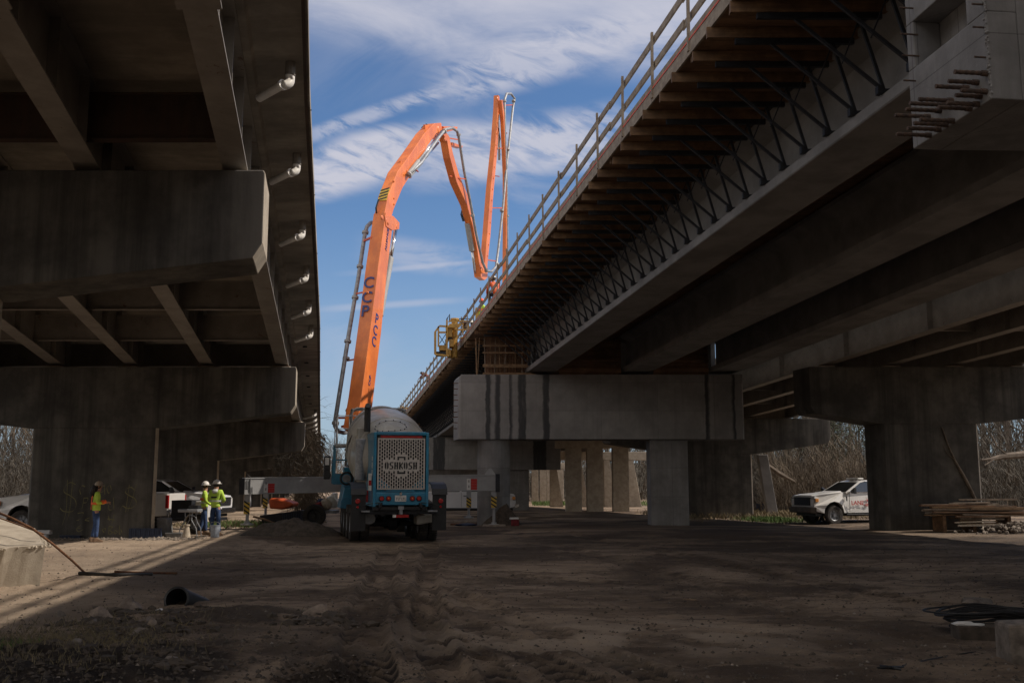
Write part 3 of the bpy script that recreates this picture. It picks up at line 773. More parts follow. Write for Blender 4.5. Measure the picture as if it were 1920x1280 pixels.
# end wall with a recessed pocket: built as four blocks round a hole, then the body behind
def epf(t, z, o=0.): return p1+ED*(EL*t)+Vector((0, 0, z))+EN*o    # t: 0 near .. 1 far, o: outward
def _oe(px, py):
    r = ray(px, py); o = Vector((0, 0, CAMZ)); return o+r*((p1-o).dot(EN)/r.dot(EN))
t0, t1_ = .22, .90
z0_ = _oe(1727, 117).z-p1.z; z1_ = _oe(1725, 28).z-p1.z
mb = MB()
def eblock(ta, tb, za, zb, o0=-.32, o1=0):
    mb.hexa([epf(ta, za, o0), epf(tb, za, o0), epf(tb, za, o1), epf(ta, za, o1), epf(ta, zb, o0), epf(tb, zb, o0), epf(tb, zb, o1), epf(ta, zb, o1)])
eblock(0, 1, 0, z0_); eblock(0, 1, z1_, HZ); eblock(0, t0, z0_+.0, z1_); eblock(t1_, 1, z0_, z1_)
bmid = [epf(0, 0, -.321), Vector((p1.x+12, p1.y+.35, p1.z)), Vector((p2.x+12, p2.y+.35, p1.z)), epf(1, 0, -.321)]
mb.hexa(bmid+[q+Vector((0, 0, HZ)) for q in bmid])
mb.build('cap', M['new_concrete'], NC, bevel=.012)
mb = MB()   # ragged broken edge down the near corner
for i in range(170):
    lump(mb, epf(.010+random.uniform(-.010, .016), HZ*i/170+random.uniform(0, .03), -.004), random.uniform(.006, .020), seed=i, n=1, squash=(1, 1, 1.3), amp=.6)
mb.build('rough_corner', M['new_concrete'], NC, smooth=True)
mb = MB(); mb.bx(p1.x+5, p1.x+7, 9.6, 10.6, -.3, p1.z-.002); mb.build('column', M['new_concrete'], NC)
def on_end(px, py, off=0):
    r = ray(px, py); o = Vector((0, 0, CAMZ)); P = epf(0, 0, off)
    t = (P-o).dot(EN)/r.dot(EN); return o+r*t
def dowel(px, py, px2, rad):
    a_ = on_end(px, py); L = abs(px2-px)/F*a_.y
    b_ = a_+EN*L*1.02
    mb = MB(); n = max(3, int(L/.03)); pts = []; rs = []
    for i in range(n+1):
        q = a_+(b_-a_)*(i/n); pts.append(q-ED*0); rs.append(rad*(1.0 if i % 2 else .82))
    mb.tube([a_-EN*.05]+pts, [rad]+rs, 10)
    if rad > .02: mb.lathe([(0, rad*1.25), (.07, rad*1.25)], a_-EN*.01, EN, 10)
    mb.build('bar_end', M['grey_rust'], NC)
for q in ((1851, 138, 1784), (1834, 155, 1773), (1815, 165, 1749), (1850, 172, 1797), (1840, 181, 1787), (1786, 189, 1717), (1835, 196, 1770),
          (1774, 197, 1700), (1821, 204, 1754), (1764, 208, 1693), (1743, 219, 1673), (1788, 227, 1720), (1776, 234, 1708), (1763, 243, 1697), (1745, 254, 1676)):
    dowel(*q, .024)
for q in ((1712, 16, 1684), (1713, 65, 1686), (1715, 105, 1689), (1717, 152, 1692), (1843, 9, 1820), (1845, 52, 1822), (1848, 108, 1825)):
    dowel(*q, .011)

# ---------------------------------------------------------------- pier with the stained cap
def t_pier(label, Yc, zt, X0, L, H, stains, zg, group=None, cols=((.8, 1.42, 'round'), (8.25, 1.62, 'square')), near=False):
    root = thing('bridge_pier', label, 'pier', (X0+L/2, Yc, zg), group)
    base = root.location
    bands = [(cx-base.x, hw) for cx, hw in stains]
    m = cap_material('stained_cap_concrete', bands, X0-base.x, X0+L-base.x) if stains else M['new_concrete']
    y0, y1 = Yc-.8, Yc+.8; c = .09
    mb = MB(); mb.prism([(X0, y0+c, zt-H), (X0+c, y0, zt-H), (X0+L-.05, y0, zt-H), (X0+L, y0+.05, zt-H), (X0+L-.3, y1, zt-H), (X0-.3, y1, zt-H)], (0, 0, H-.12))
    q = [(X0, y0+c), (X0+c, y0), (X0+L-.05, y0), (X0+L, y0+.05), (X0+L-.3, y1), (X0-.3, y1)]
    mb = MB(); mb.loft([[Vector((x, y, zt-H)) for x, y in q], [Vector((x, y, zt-.14)) for x, y in q], [Vector((x+(.12 if i in (0, 5) else 0), y, zt)) for i, (x, y) in enumerate(q)]])
    mb.build('cap', m, root, bevel=.012)
    for off, w, kind in cols:
        mb = MB()
        if kind == 'round': mb.lathe([(0, w/2), (zt-H-zg+.3-.002, w/2)], (X0+off+w/2, Yc, zg-.3), (0, 0, 1), 40); mb.build('column', M['new_concrete'], root, smooth=False)
        else: mb.bx(X0+off, X0+off+w, Yc-.6, Yc+.6, zg-.3, zt-H-.002); mb.build('column', M['new_concrete'], root, bevel=.03)
    if near:
        for i in range(9):
            z = zt-.35-i*.245
            mb = MB(); mb.tube([(X0+.02, Yc-.55+.12*(i % 3), z), (X0-.26, Yc-.55+.12*(i % 3), z+random.uniform(-.02, .01))], .018, 6); mb.build('bar_end', M['rusty'], root)
    return root
zB = rbz(43.6)-.12
X0B = at(860, 720, 42.9).x; XRB = at(1393, 720, 42.9).x
stB = [(at(cx, 760, 42.9).x, hw/43/2) for cx, hw in ((915.5, 9), (933, 9), (957.5, 5), (979, 14), (1024, 12), (1326, 7), (1376, 5))]
HB = zB-at(1000, 823, 42.9).z
PB = t_pier('new pier with dark water runs down its pale cap, one round and one square column', 43.7, zB, X0B, XRB-X0B, HB, stB, -.05, near=True)
X2 = X0B+gx*33.4; z2 = rbz(77.4)-.12
t_pier('second new pier, seen dim behind the first one and the round column', 77.4, z2, X2, XRB-X0B, 2.45, [(at(823, 860, 76.6).x, .45), (at(1012, 860, 76.6).x, .5)], gz0(0, 77))
t_pier('third new pier far away under the new bridge, mostly hidden by the mixer truck', 110.3, rbz(110.3)-.12, X2+gx*33, XRB-X0B, 2.1, [], gz0(0, 110))

# timber and bars of the diaphragm form standing on the stained cap
DF = thing('diaphragm_formwork', 'timber props, boards and rusty bars standing on the water-stained pale cap', 'formwork', (at(950, 715, 43.6).x, 43.5, zB))
def vbar(px, pya, pyb, Y, w, mat, name, px2=None, rd=False):
    mb = MB(); a_ = at(px, pya, Y); b_ = at(px2 if px2 else px, pyb, Y)
    if rd: mb.tube([a_, b_], w/2, 6)
    else: mb.bar(a_, b_, w, w*.6)
    mb.build(name, M[mat], DF)
zt_ = 634; zb_ = 713.5
vbar(892, 634, zb_, 43.2, .09, 'timber', 'prop', 894); vbar(899, 634, zb_, 43.25, .08, 'timber', 'prop', 894.5)
for i, px in enumerate((908, 919, 929, 936, 948, 967, 979, 990)):
    vbar(px, zt_, zb_, 43.35+.07*(i % 3), .07, 'timber' if i % 2 else 'grey_timber', 'prop', px+random.uniform(-3, 4))
for py in (648, 661, 684, 687, 700):
    mb = MB(); mb.bar(at(905, py, 43.15), at(996, py+random.uniform(-1, 1), 43.15), .05, .07); mb.build('form_board', M['timber'], DF)
mb = MB(); a_ = at(905, 713.2, 43.0); mb.bx(a_.x, a_.x+7.2*0+2.3, 42.95, 44.1, zB+.002, zB+.05); mb.build('sill_board', M['timber'], DF)
mb = MB(); mb.bx(a_.x+.1, a_.x+2.1, 43.9, 44.0, zB+.06, zB+1.9); mb.build('form_panel', M['plywood'], DF)
for i in range(14):
    mb = MB(); px = 912+i*5.7; mb.tube([at(px, 712, 43.6), at(px+random.uniform(-2, 2), 650, 43.6)], .016, 5); mb.build('rusty_bar', M['rusty'], DF)
for gi, (xa, xb) in enumerate(((1.35, 4.05), (5.45, 7.85))):
    mb = MB(); x = rbx(43)
    mb.bx(x+xa, x+xb, 43.0, 43.12, zB+.10, zB+.30); mb.bx(x+xa, x+xb, 43.0, 43.1, zB+.55, zB+.68)
    mb.bx(x+xa, x+xb, 43.14, 43.2, zB+.02, zB+1.55)
    mb.build('form_between_girders', M['plywood'], DF)

# ---------------------------------------------------------------- old steel bridge beyond (right)
c1 = at(1535, 685, 38)
def obx(Y): return c1.x-.222*(Y-38)
def obz(Y): return c1.z-.05*(Y-38) if Y < 56 else c1.z-.9-.018*(Y-56)
OB = thing('steel_girder_bridge', 'old steel girder bridge at the far right, behind the unfinished one', 'bridge', (c1.x+5, 38, 0))
obs = [(-110, obx(-30)+16, obz(-30)+2), (-30, obx(-30), obz(-30)), (56, obx(56), obz(56)), (75, obx(75), obz(75)), (150, obx(150), obz(150))]
for g in range(4):
    mb = MB(); i_section(mb, obs, .2+2.45*g, .40, 1.25)
    y = 12.
    while y < 60:
        x = obx(y)+.2+2.45*g
        for sx in (-1, 1): mb.box((x+sx*.1, y, obz(y)+.62), (.17, .03, 1.15))
        y += 4.85
    mb.build('girder', M['girder_paint'], OB)
for y in (22, 28, 33, 42, 47, 52, 60, 67):
    mb = MB(); z = obz(y)+.35; mb.bx(obx(y)+.25, obx(y)+7.5, y-.01, y+.01, z, z+.6); mb.bx(obx(y)+.25, obx(y)+7.5, y-.08, y+.08, z-.02, z); mb.build('cross_frame', M['girder_paint'], OB)
mb = MB(); mb.loft([[Vector((x+dx, y, z+dz)) for dx, dz in ((-.72, 1.27), (8.6, 1.27), (8.6, 1.6), (-.72, 1.6))] for y, x, z in obs]); mb.build('deck', M['soffit'], OB)
mb = MB(); mb.loft([[Vector((x+dx, y, z+dz)) for dx, dz in ((8.2, 1.602), (8.58, 1.602), (8.4, 2.4), (8.25, 2.4))] for y, x, z in obs]); mb.build('parapet', M['old_concrete'], OB)
XC = at(1517, 700, 37.4).x; shc = (at(1657, 850, 37.4).x, at(1838, 850, 37.4).x)
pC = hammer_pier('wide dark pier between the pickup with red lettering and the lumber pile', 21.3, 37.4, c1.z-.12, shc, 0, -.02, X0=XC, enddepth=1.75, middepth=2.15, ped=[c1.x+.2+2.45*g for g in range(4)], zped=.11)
mb = MB(); mb.tube([at(*q, 37.4) for q in ((1766, 800), (1778, 835), (1790, 862), (1806, 890), (1822, 920), (1832, 945))], [.02, .03, .045, .06, .06, .07], 6); mb.tube([at(*q, 37.4) for q in ((1790, 862), (1776, 850), (1768, 832))], [.02, .015, .01], 5)
mb.build('creeper_stem', M['bark'], label='bare creeper stem climbing the wide dark pier at the right', cat='climbing plant')
XD = at(1557, 800, 54.6).x; sD = (at(1286, 900, 54.6).x, at(1412, 900, 54.6).x)
hammer_pier('old pier with a sunlit pale cap end between the square column and the white pickup', XD, 54.6, obz(55)-.12, sD, 0, -.12, X0=XD-12.2, enddepth=1.35, middepth=1.95)
# multi-column bents beyond
def bent(label, Y, cols, zt, w, zg, flare=0, caph=.75, group=None):
    root = thing('bridge_pier', label, 'pier', (cols[len(cols)//2], Y, zg), group)
    mb = MB(); mb.bx(cols[0]-1.3, cols[-1]+1.6, Y-.5, Y+.5, zt-caph, zt); mb.build('cap', M['pedestal'], root, bevel=.02)
    for x in cols:
        mb = MB(); h = zt-caph-.002
        mb.prism([(x-w/2, Y-.45, zg-.3), (x+w/2+flare, Y-.45, zg-.3), (x+w/2, Y-.45, h), (x-w/2, Y-.45, h)], (0, .9, 0)); mb.build('column', M['pedestal'], root, bevel=.03)
    return root
bent('row of dark slim old columns far under the right bridges, nearer row', 72, [at(p, 900, 72).x for p in (1075, 1115, 1163, 1229)], obz(72)-.05, 1.15, gz0(0, 72), group=None)
bent('row of flared sunlit columns far under the right bridges, behind the dark row', 92, [at(p, 900, 92).x for p in (1036, 1084, 1137, 1182)], obz(92)-.1, .5, gz0(0, 92), .75)
bent('slim columns seen furthest off through the gap beside the round column', 118, [at(p, 900, 118).x for p in (985, 1003, 1018, 1031, 1050)], obz(118)-.1, .8, gz0(0, 118))
# leaning concrete prop by the pale-ended pier
mb = MB(); a_ = at(1431, 852, 57); b_ = at(1451, 966, 57)
mb.prism([(a_.x-.28, 57, a_.z), (a_.x+.25, 57, a_.z), (b_.x+.28, 57, b_.z-.1), (b_.x-.30, 57, b_.z-.1)], (0, .5, 0))
mb.build('leaning_post', M['girder_concrete'], bevel=.02, label='leaning concrete post right of the pier with the pale cap end', cat='post')
# ---------------------------------------------------------------- wheels
def wheel(parent, c, r, w, axis=(0, 1, 0), rimmat='galv', dual=False, hub=.35):
    """c: centre, axis: axle direction"""
    a = Vector(axis).normalized()
    for k in ((0, 1) if dual else (0,)):
        cc = Vector(c)+a*(k*(w+.03)*(1 if dual else 0))
        mb = MB(); mb.lathe([(-w/2, r*.62), (-w/2, r*.90), (-w*.40, r*.985), (-w*.2, r), (w*.2, r), (w*.40, r*.985), (w/2, r*.90), (w/2, r*.62), (-w/2, r*.62)], cc, a, 32, caps=False)
        # tread lugs
        u = Vector((0, 0, 1)); v = a.cross(u).normalized()
        for i in range(36):
            t = 2*math.pi*i/36
            rr = u*math.cos(t)+v*math.sin(t); tt = -u*math.sin(t)+v*math.cos(t)
            for sgn in (-1, 1): mb.bar(cc+rr*(r*1.0)+a*(sgn*w*.04), cc+rr*(r*.99)+a*(sgn*w*.47)+tt*.03, r*.07, r*.05, up=rr)
        o = mb.build('wheel', M['rubber'], parent)
        m2 = MB(); m2.lathe([(-w*.42, r*.60), (-w*.36, r*.54), (-w*.12, r*.50), (-w*.10, .05), (w*.10, .05), (w*.12, r*.50), (w*.36, r*.54), (w*.42, r*.60), (w*.3, r*.61), (-w*.3, r*.61), (-w*.42, r*.60)], cc, a, 28, caps=False)
        for sgn in (-1, 1):
            m2.lathe([(0, r*.2), (w*.26*sgn, r*.16)], cc+a*(w*.1*sgn), a, 14)
            for i in range(8):
                t = 2*math.pi*i/8+.2; rr = u*math.cos(t)+v*math.sin(t)
                m2.bar(cc+a*(w*.13*sgn)+rr*r*.16, cc+a*(w*.24*sgn)+rr*r*.52, r*.09, r*.06, up=a)
        m2.build('rim', M[rimmat], o)

# ---------------------------------------------------------------- pickups
def pickup(label, x, y, z, heading, body='white_paint', logo=False, lightbar=False, group=None):
    root = thing('pickup_truck', label, 'pickup truck', (0, 0, 0), group)
    Bm = M[body]
    def arc(cx, cz, r, n=9): return [(cx+r*math.cos(math.pi-math.pi*i/(n-1)), cz+r*math.sin(math.pi-math.pi*i/(n-1))) for i in range(n)]
    H = 1.30
    low = [(-1.30, .52)]+[(1.56, .50)]+arc(2.08, .48, .52)+[(2.62, .50), (2.98, .58), (3.06, .80), (3.06, 1.10), (2.98, 1.24), (2.6, 1.31), (1.55, 1.40), (1.30, 1.42), (-1.30, 1.38)]
    def yw(xx, zz):
        w = 1.0
        if zz > .95: w -= .05*(zz-.95)/.4
        if zz < .7: w -= .04
        if xx > 2.6: w -= .12*((xx-2.6)/.46)**2
        if xx > 1.3 and zz > 1.2: w -= .10*(zz-1.2)/.2
        return w
    mb = MB(); n = len(low)
    mb.add([(a, yw(a, b), b) for a, b in low]+[(a, -yw(a, b), b) for a, b in low], [tuple(range(n)), tuple(range(2*n-1, n-1, -1))]+[(i, i+n, (i+1) % n+n, (i+1) % n) for i in range(n)])
    mb.build('body', Bm, root, bevel=.035)
    # hood bulge, cab, pillars
    mb = MB(); mb.loft([[(2.95, -.62, 1.24), (2.95, .62, 1.24), (2.95, .5, 1.27), (2.95, -.5, 1.27)], [(1.45, -.70, 1.39), (1.45, .70, 1.39), (1.45, .58, 1.46), (1.45, -.58, 1.46)]]); mb.build('hood', Bm, root, bevel=.03)
    def gy(zz): return .93-.30*(zz-1.38)
    def side(poly, name, mat, o=0., th=.02, par=None):
        for s in (1, -1):
            mb = MB(); mb.loft([[(a, s*(gy(b)+o), b) for a, b in poly], [(a, s*(gy(b)+o-th), b) for a, b in poly]]); mb.build(name, mat, par or root)
    # roof and pillars
    mb = MB()
    roof = [(.62, 1.86), (.30, 1.93), (-.9, 1.95), (-1.22, 1.90)]
    for (xa, za), (xb, zb) in zip(roof, roof[1:]): mb.loft([[(xa, -gy(za)-.0, za-.05), (xa, gy(za), za-.05), (xa, gy(za)-.10, za), (xa, -gy(za)+.10, za)], [(xb, -gy(zb), zb-.05), (xb, gy(zb), zb-.05), (xb, gy(zb)-.10, zb), (xb, -gy(zb)+.10, zb)]])
    for s in (1, -1):
        for (xa, za, xb, zb, w) in ((1.42, 1.36, .58, 1.85, .09), (-.02, 1.36, -.05, 1.9, .10), (-1.24, 1.36, -1.18, 1.88, .16)):
            mb.bar((xa, s*(gy(za)-.03), za), (xb, s*(gy(zb)-.04), zb), w, .06, up=(0, 1, 0))
    mb.build('cab', Bm, root, bevel=.015)
    for s in (1, -1):
        for poly in ([(1.28, 1.41), (.56, 1.83), (.02, 1.88), (.04, 1.41)], [(-.10, 1.40), (-.12, 1.88), (-1.08, 1.87), (-1.14, 1.40)]):
            mb = MB(); mb.loft([[(a, s*(gy(b)-.022), b) for a, b in poly], [(a, s*(gy(b)-.035), b) for a, b in poly]]); mb.build('side_window', M['glass'], root)
    mb = MB(); mb.add([(1.45, -.80, 1.42), (1.45, .80, 1.42), (.66, .66, 1.845), (.66, -.66, 1.845)], [(0, 1, 2, 3)]); mb.add([(1.44, -.80, 1.41), (1.44, .80, 1.41), (.65, .66, 1.835), (.65, -.66, 1.835)], [(0, 1, 2, 3)]); mb.build('windshield', M['glass'], root)
    mb = MB(); mb.bx(-1.27, -1.25, -.7, .7, 1.42, 1.84); mb.build('rear_window', M['glass'], root)
    # door seams and handles
    for s in (1, -1):
        mb = MB()
        for xx in (1.30, .02, -1.10): mb.bx(xx, xx+.012, s*.985, s*1.003, .56, 1.36) if xx > -1 else mb.bx(xx, xx+.012, s*.985, s*1.003, .56, 1.30)
        mb.build('door_seam', M['black'], root)
        for xx in (.14, -1.0):
            mb = MB(); mb.bx(xx, xx+.20, s*.98, s*1.015, 1.16, 1.20); mb.build('door_handle', M['black'], root, bevel=.008)
        mb = MB(); mb.loft([[(1.12, s*1.0, 1.36), (1.22, s*1.0, 1.36), (1.22, s*1.0, 1.50), (1.12, s*1.0, 1.50)], [(1.10, s*1.26, 1.34), (1.24, s*1.26, 1.34), (1.24, s*1.26, 1.62), (1.10, s*1.26, 1.62)]]); mb.build('mirror', M['black'], root, bevel=.02)
        mb = MB(); mb.bx(-1.25, 1.5, s*.86, s*1.04, .40, .46); mb.build('running_board', M['black'], root, bevel=.015)
        # bed side, box flare
        bed = [(-3.06, .62), (-2.52, .60)]+arc(-1.98, .50, .52)+[(-1.36, .55), (-1.34, 1.40), (-3.06, 1.40)]
        mb = MB(); n = len(bed); mb.prism([(a, s*.99, b) for a, b in bed], (0, -s*.09, 0)); mb.build('bed_side', Bm, root, bevel=.02)
        mb = MB(); mb.bx(-3.10, -2.98, s*.90, s*1.0, .88, 1.34); mb.build('tail_light', M['red'], root, bevel=.02)
        mb = MB(); mb.bx(1.42, 1.47, s*.985, s*1.006, 1.02, 1.22); mb.build('fender_vent', M['black'], root)
        mb = MB(); mb.bx(2.90, 3.055, s*.62, s*.955, .93, 1.15); mb.build('headlight', M['lens'], root, bevel=.02)
        mb = MB(); mb.bx(2.86, 3.03, s*.90, s*.972, .98, 1.13); mb.build('corner_lamp', M['amber'], root, bevel=.015)
        for xx in (-1.98, 2.08):
            mb = MB(); mb.lathe([(0, .50), (.28, .50)], (xx, s*.68-.14*s+0, .48), (0, s, 0), 20, caps=False); mb.build('wheel_well', M['black'], root)
            wheel(root, (xx, s*.86, .41), .41, .27)
    mb = MB(); mb.bx(-3.09, -3.03, -.88, .88, .72, 1.40); mb.build('tailgate', Bm, root, bevel=.02)
    mb = MB(); mb.bx(-3.0, -1.34, -.9, .9, .78, .82); mb.bx(-1.36, -1.32, -.9, .9, .5, 1.38); mb.build('bed_floor', M['black'], root)
    mb = MB(); mb.bx(-3.32, -3.10, -.98, .98, .50, .70); mb.bx(-3.1, -1.2, -.45, .45, .42, .62); mb.build('rear_bumper', M['chrome'], root, bevel=.03)
    mb = MB(); mb.bx(3.02, 3.10, -.62, .62, .82, 1.18)
    mb.build('grille', M['black'], root, bevel=.02)
    mb = MB()
    for zz in (.90, .98, 1.06): mb.bx(3.10, 3.115, -.58, .58, zz, zz+.02)
    mb.build('grille_bar', M['chrome' if not logo else 'dark_steel'], root)
    mb = MB(); mb.loft([[(3.0, -1.0, .48), (3.0, 1.0, .48), (3.0, 1.0, .76), (3.0, -1.0, .76)], [(3.24, -.82, .52), (3.24, .82, .52), (3.24, .82, .74), (3.24, -.82, .74)]]); mb.build('front_bumper', M['muddy'] if logo else M['chrome'], root, bevel=.03)
    mb = MB(); mb.bx(-1.3, 2.9, -.75, .75, .36, .5); mb.build('chassis', M['black'], root)
    if lightbar:
        mb = MB(); mb.bx(.12, .42, -.45, .45, 1.975, 2.04); mb.build('light_bar', M['white_plain'], root, bevel=.02)
        mb = MB(); mb.bx(.16, .20, -.3, -.26, 1.92, 1.98); mb.bx(.16, .20, .26, .3, 1.92, 1.98); mb.build('light_bar_foot', M['black'], root)
    if logo:
        for s in (1,):
            text_part('lettering', 'LANE', .27, M['red_text'], root, (.90, 1.004*s, .93), (-1*s, 0, 0), (0, 0, 1), .004)
            mb = MB()
            for i in range(6):
                t = R(200+i*44); c_ = Vector((.40, 1.004, .94))
                a_ = c_+Vector((-math.cos(t)*.05, 0, math.sin(t)*.05)); b_ = c_+Vector((-math.cos(t+.5)*.15, 0, math.sin(t+.5)*.15)); d_ = c_+Vector((-math.cos(t+1.1)*.13, 0, math.sin(t+1.1)*.13))
                mb.bar(a_, b_, .03, .008, up=(0, 1, 0)); mb.bar(b_, d_, .022, .0081, up=(0, 1, 0))
            mb.build('emblem', M['red_text'], root)
    root.location = (x, y, z); root.rotation_euler = (0, 0, heading)
    return root
# right pickup: heading left and a little towards the road
hd = R(180+17)
fx = at(1498, 950, 45.2)
px_ = fx.x+3.25*math.cos(R(17)); py_ = 45.2+3.25*math.sin(R(17))
pickup('white pickup with red lettering on its door and a light bar, right of the columns', px_, py_, gz0(14, 45)-.02, hd, logo=True, lightbar=True)
# left pickup behind the graffiti pier: nose out on the left, tail out on the right
xa = at(2, 950, 36.6).x; xb = at(337, 950, 36.4).x
pickup('white pickup parked behind the graffiti pier, nose and tail sticking out on either side', (xa+xb)/2-.02, 36.7, -.02, R(180.5))
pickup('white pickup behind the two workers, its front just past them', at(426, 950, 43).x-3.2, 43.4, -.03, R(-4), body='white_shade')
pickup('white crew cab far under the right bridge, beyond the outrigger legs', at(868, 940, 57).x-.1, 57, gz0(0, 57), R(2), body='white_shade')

# ---------------------------------------------------------------- concrete mixer truck (local: +y forward, origin at ground under the tail)
MX = thing('mixer_truck', 'teal blue front discharge mixer truck seen from behind, white honeycomb engine grille and pale drum', 'mixer truck')
MX['label'] = 'blue concrete mixer truck seen from behind, white honeycomb grille and pale drum'
def part(mb, name, mat, par=MX, **k): return mb.build(name, M[mat], par, **k)
# engine hood
hood = MB()
zb, zt, hw = 1.08, 3.26, .82
hood.bx(-hw, hw, .40, 1.9, zb+.05, zt-.02); part(hood, 'engine_bay', 'black')
m = MB()
for s in (-1, 1):
    m.loft([[(s*hw, 0, zb), (s*(hw-.09), 0, zb), (s*(hw-.09), 0, zt), (s*(hw), 0, zt)], [(s*(hw+.03), 1.95, zb), (s*(hw-.06), 1.95, zb), (s*(hw-.06), 1.95, zt+.02), (s*(hw+.03), 1.95, zt+.02)]])
m.bx(-hw+.091, hw-.091, 0.002, 1.95, zt-.09, zt+.015)
m.bx(-hw+.091, hw-.091, .02, .12, 1.13, 1.50)
m.add([(-hw+.09, .03, 1.50), (hw-.09, .03, 1.50), (hw-.2, .12, 1.60), (-hw+.2, .12, 1.60)], [(0, 1, 2, 3)])
m.bx(-hw+.091, hw-.091, .08, .14, 1.50, 1.60)
part(m, 'engine_hood', 'blue', bevel=.02)
m = MB(); m.bx(-.42, .42, .012, .02, 1.515, 1.59); part(m, 'recess_panel', 'blue')
m = MB(); m.bx(-.62, .62, .03, .05, zt-.17, zt-.10); part(m, 'red_strip', 'red')
m = MB(); m.bx(-hw+.1, -hw+.2, .02, .06, zt-.2, zt-.12); m.bx(hw-.2, hw-.1, .02, .06, zt-.2, zt-.12); part(m, 'marker_lamp', 'black')
# honeycomb grille: real openings, solid bars, block lettering
gx0, gx1, gz0_, gz1_ = -.70, .70, 1.585, 3.08
NCc, step = 19, 0
m = MB(); yy0, yy1 = -.012, .022
cw = (gx1-gx0-.06)/NCc; chh = .104
m.bx(gx0-.0, gx0+.03, yy0, yy1, gz0_, gz1_); m.bx(gx1-.03, gx1, yy0, yy1, gz0_, gz1_)
m.bx(gx0+.03, gx1-.03, yy0, yy1, gz0_, gz0_+.035); m.bx(gx0+.03, gx1-.03, yy0, yy1, gz1_-.03, gz1_)
zlo, zhi = gz0_+.035, gz1_-.03
lz0, lz1 = 2.16, 2.40    # lettering band
cxm = 0
def solid(ci, z0, z1):
    xc = gx0+.03+cw*(ci+.5)
    if abs(xc) < .53 and z1 > lz0-.02 and z0 < lz1+.04: return True
    if abs(xc) < .20 and z1 > 1.99 and z0 < 2.58: return True
    return False
for ci in range(NCc):
    x0 = gx0+.03+cw*ci; x1 = x0+cw; bw = cw*.16
    m.bx(x0, x0+bw, yy0, yy1, zlo, zhi); m.bx(x1-bw, x1, yy0, yy1, zlo, zhi)
    z = zlo - (chh/2 if ci % 2 else 0)
    while z < zhi:
        a_, b_ = max(z, zlo), min(z+chh, zhi)
        if b_-a_ > .012:
            if solid(ci, a_, b_): m.bx(x0+bw, x1-bw, yy0, yy1, a_, b_)
            else: m.bx(x0+bw, x1-bw, yy0, yy1, b_-.022 if b_ < zhi else b_-.012, b_)
        z += chh
gr = part(m, 'grille', 'grille_white')
# block letters over the solid band
FONT = {'O': ('.1.1.', '11.11', '11.11', '11.11', '11.11', '11.11', '.1.1.'), 'S': ('.1111', '11...', '11...', '.111.', '...11', '...11', '1111.'), 'H': ('11.11', '11.11', '11.11', '11111', '11.11', '11.11', '11.11'), 'K': ('11..1', '11.11', '1111.', '111..', '1111.', '11.11', '11..1')}
m = MB(); word = 'OSHKOSH'; lw = .98/7; px0 = -.49
for i, chv in enumerate(word):
    for r_, row in enumerate(FONT[chv]):
        for c_, v in enumerate(row):
            if v == '1':
                x0 = px0+i*lw+c_*lw*.82/5; z1 = lz1-.02-r_*(lz1-lz0-.03)/7
                m.bx(x0, x0+lw*.82/5+.0004*(c_ % 2), yy0-.006-.0003*(r_ % 2), yy0-.0005, z1-(lz1-lz0-.03)/7, z1)
m.bx(-.12, .12, yy0-.006, yy0-.0005, 2.50, 2.54); m.bx(-.12, -.07, yy0-.006, yy0-.0005, 2.435, 2.499); m.bx(.07, .12, yy0-.006, yy0-.0005, 2.435, 2.499)
m.bx(-.12, .12, yy0-.006, yy0-.0005, 2.035, 2.09); m.bx(-.12, -.07, yy0-.006, yy0-.0005, 2.091, 2.13); m.bx(.07, .12, yy0-.006, yy0-.0005, 2.091, 2.13)
m.build('lettering', M['black'], gr)
# dark radiator with blue cowl corners behind the openings
m = MB(); m.bx(-.69, .69, .10, .14, 1.6, 3.07); part(m, 'radiator', 'black')
m = MB()
for s in (-1, 1): m.add([(s*.69, .09, 1.60), (s*.25, .09, 1.60), (s*.45, .09, 1.78), (s*.69, .09, 2.05)], [(0, 1, 2, 3)])
part(m, 'fan_cowl', 'blue')
# lamps, plate
for x_, mt in ((-.56, 'red'), (-.36, 'red'), (.34, 'red'), (.54, 'red')):
    m = MB(); m.lathe([(0, .083), (.04, .083), (.05, .07)], (x_, .03, 1.32), (0, -1, 0), 20); o = part(m, 'tail_light', 'black')
    m = MB(); m.lathe([(0, .062), (.015, .055)], (x_, -.021, 1.32), (0, -1, 0), 20); m.build('lens', M['red'], o)
    if abs(x_) < .4: m = MB(); m.lathe([(0, .022), (.006, .018)], (x_+.0, -.037, 1.325), (0, -1, 0), 12); m.build('bulb_glint', M['amber'], o)
m = MB(); m.bx(-.17, .16, -.004, .018, 1.235, 1.41); lp = part(m, 'licence_plate', 'white_plain', bevel=.004)
for i in range(6):
    m = MB(); x0 = -.13+.046*i+(.015 if i > 2 else 0); m.bx(x0, x0+.012, -.008, -.0045, 1.27, 1.35); m.bx(x0+.0125, x0+.028, -.008, -.0045, 1.27 if i % 2 else 1.33, 1.285 if i % 2 else 1.35); m.build('plate_digit', M['dark_steel'], lp)
m = MB(); m.lathe([(0, .05), (.05, .04)], (-.005, .0, 1.46), (0, -1, 0), 12); part(m, 'plate_lamp', 'chrome')
m = MB()
for i, (za, zc) in enumerate(((2.2, 2.38), (1.98, 2.16), (2.42, 2.55))): m.bx(-hw-.012, -hw-.004, .2, .34, za, zc)
part(m, 'unit_number', 'white_plain')
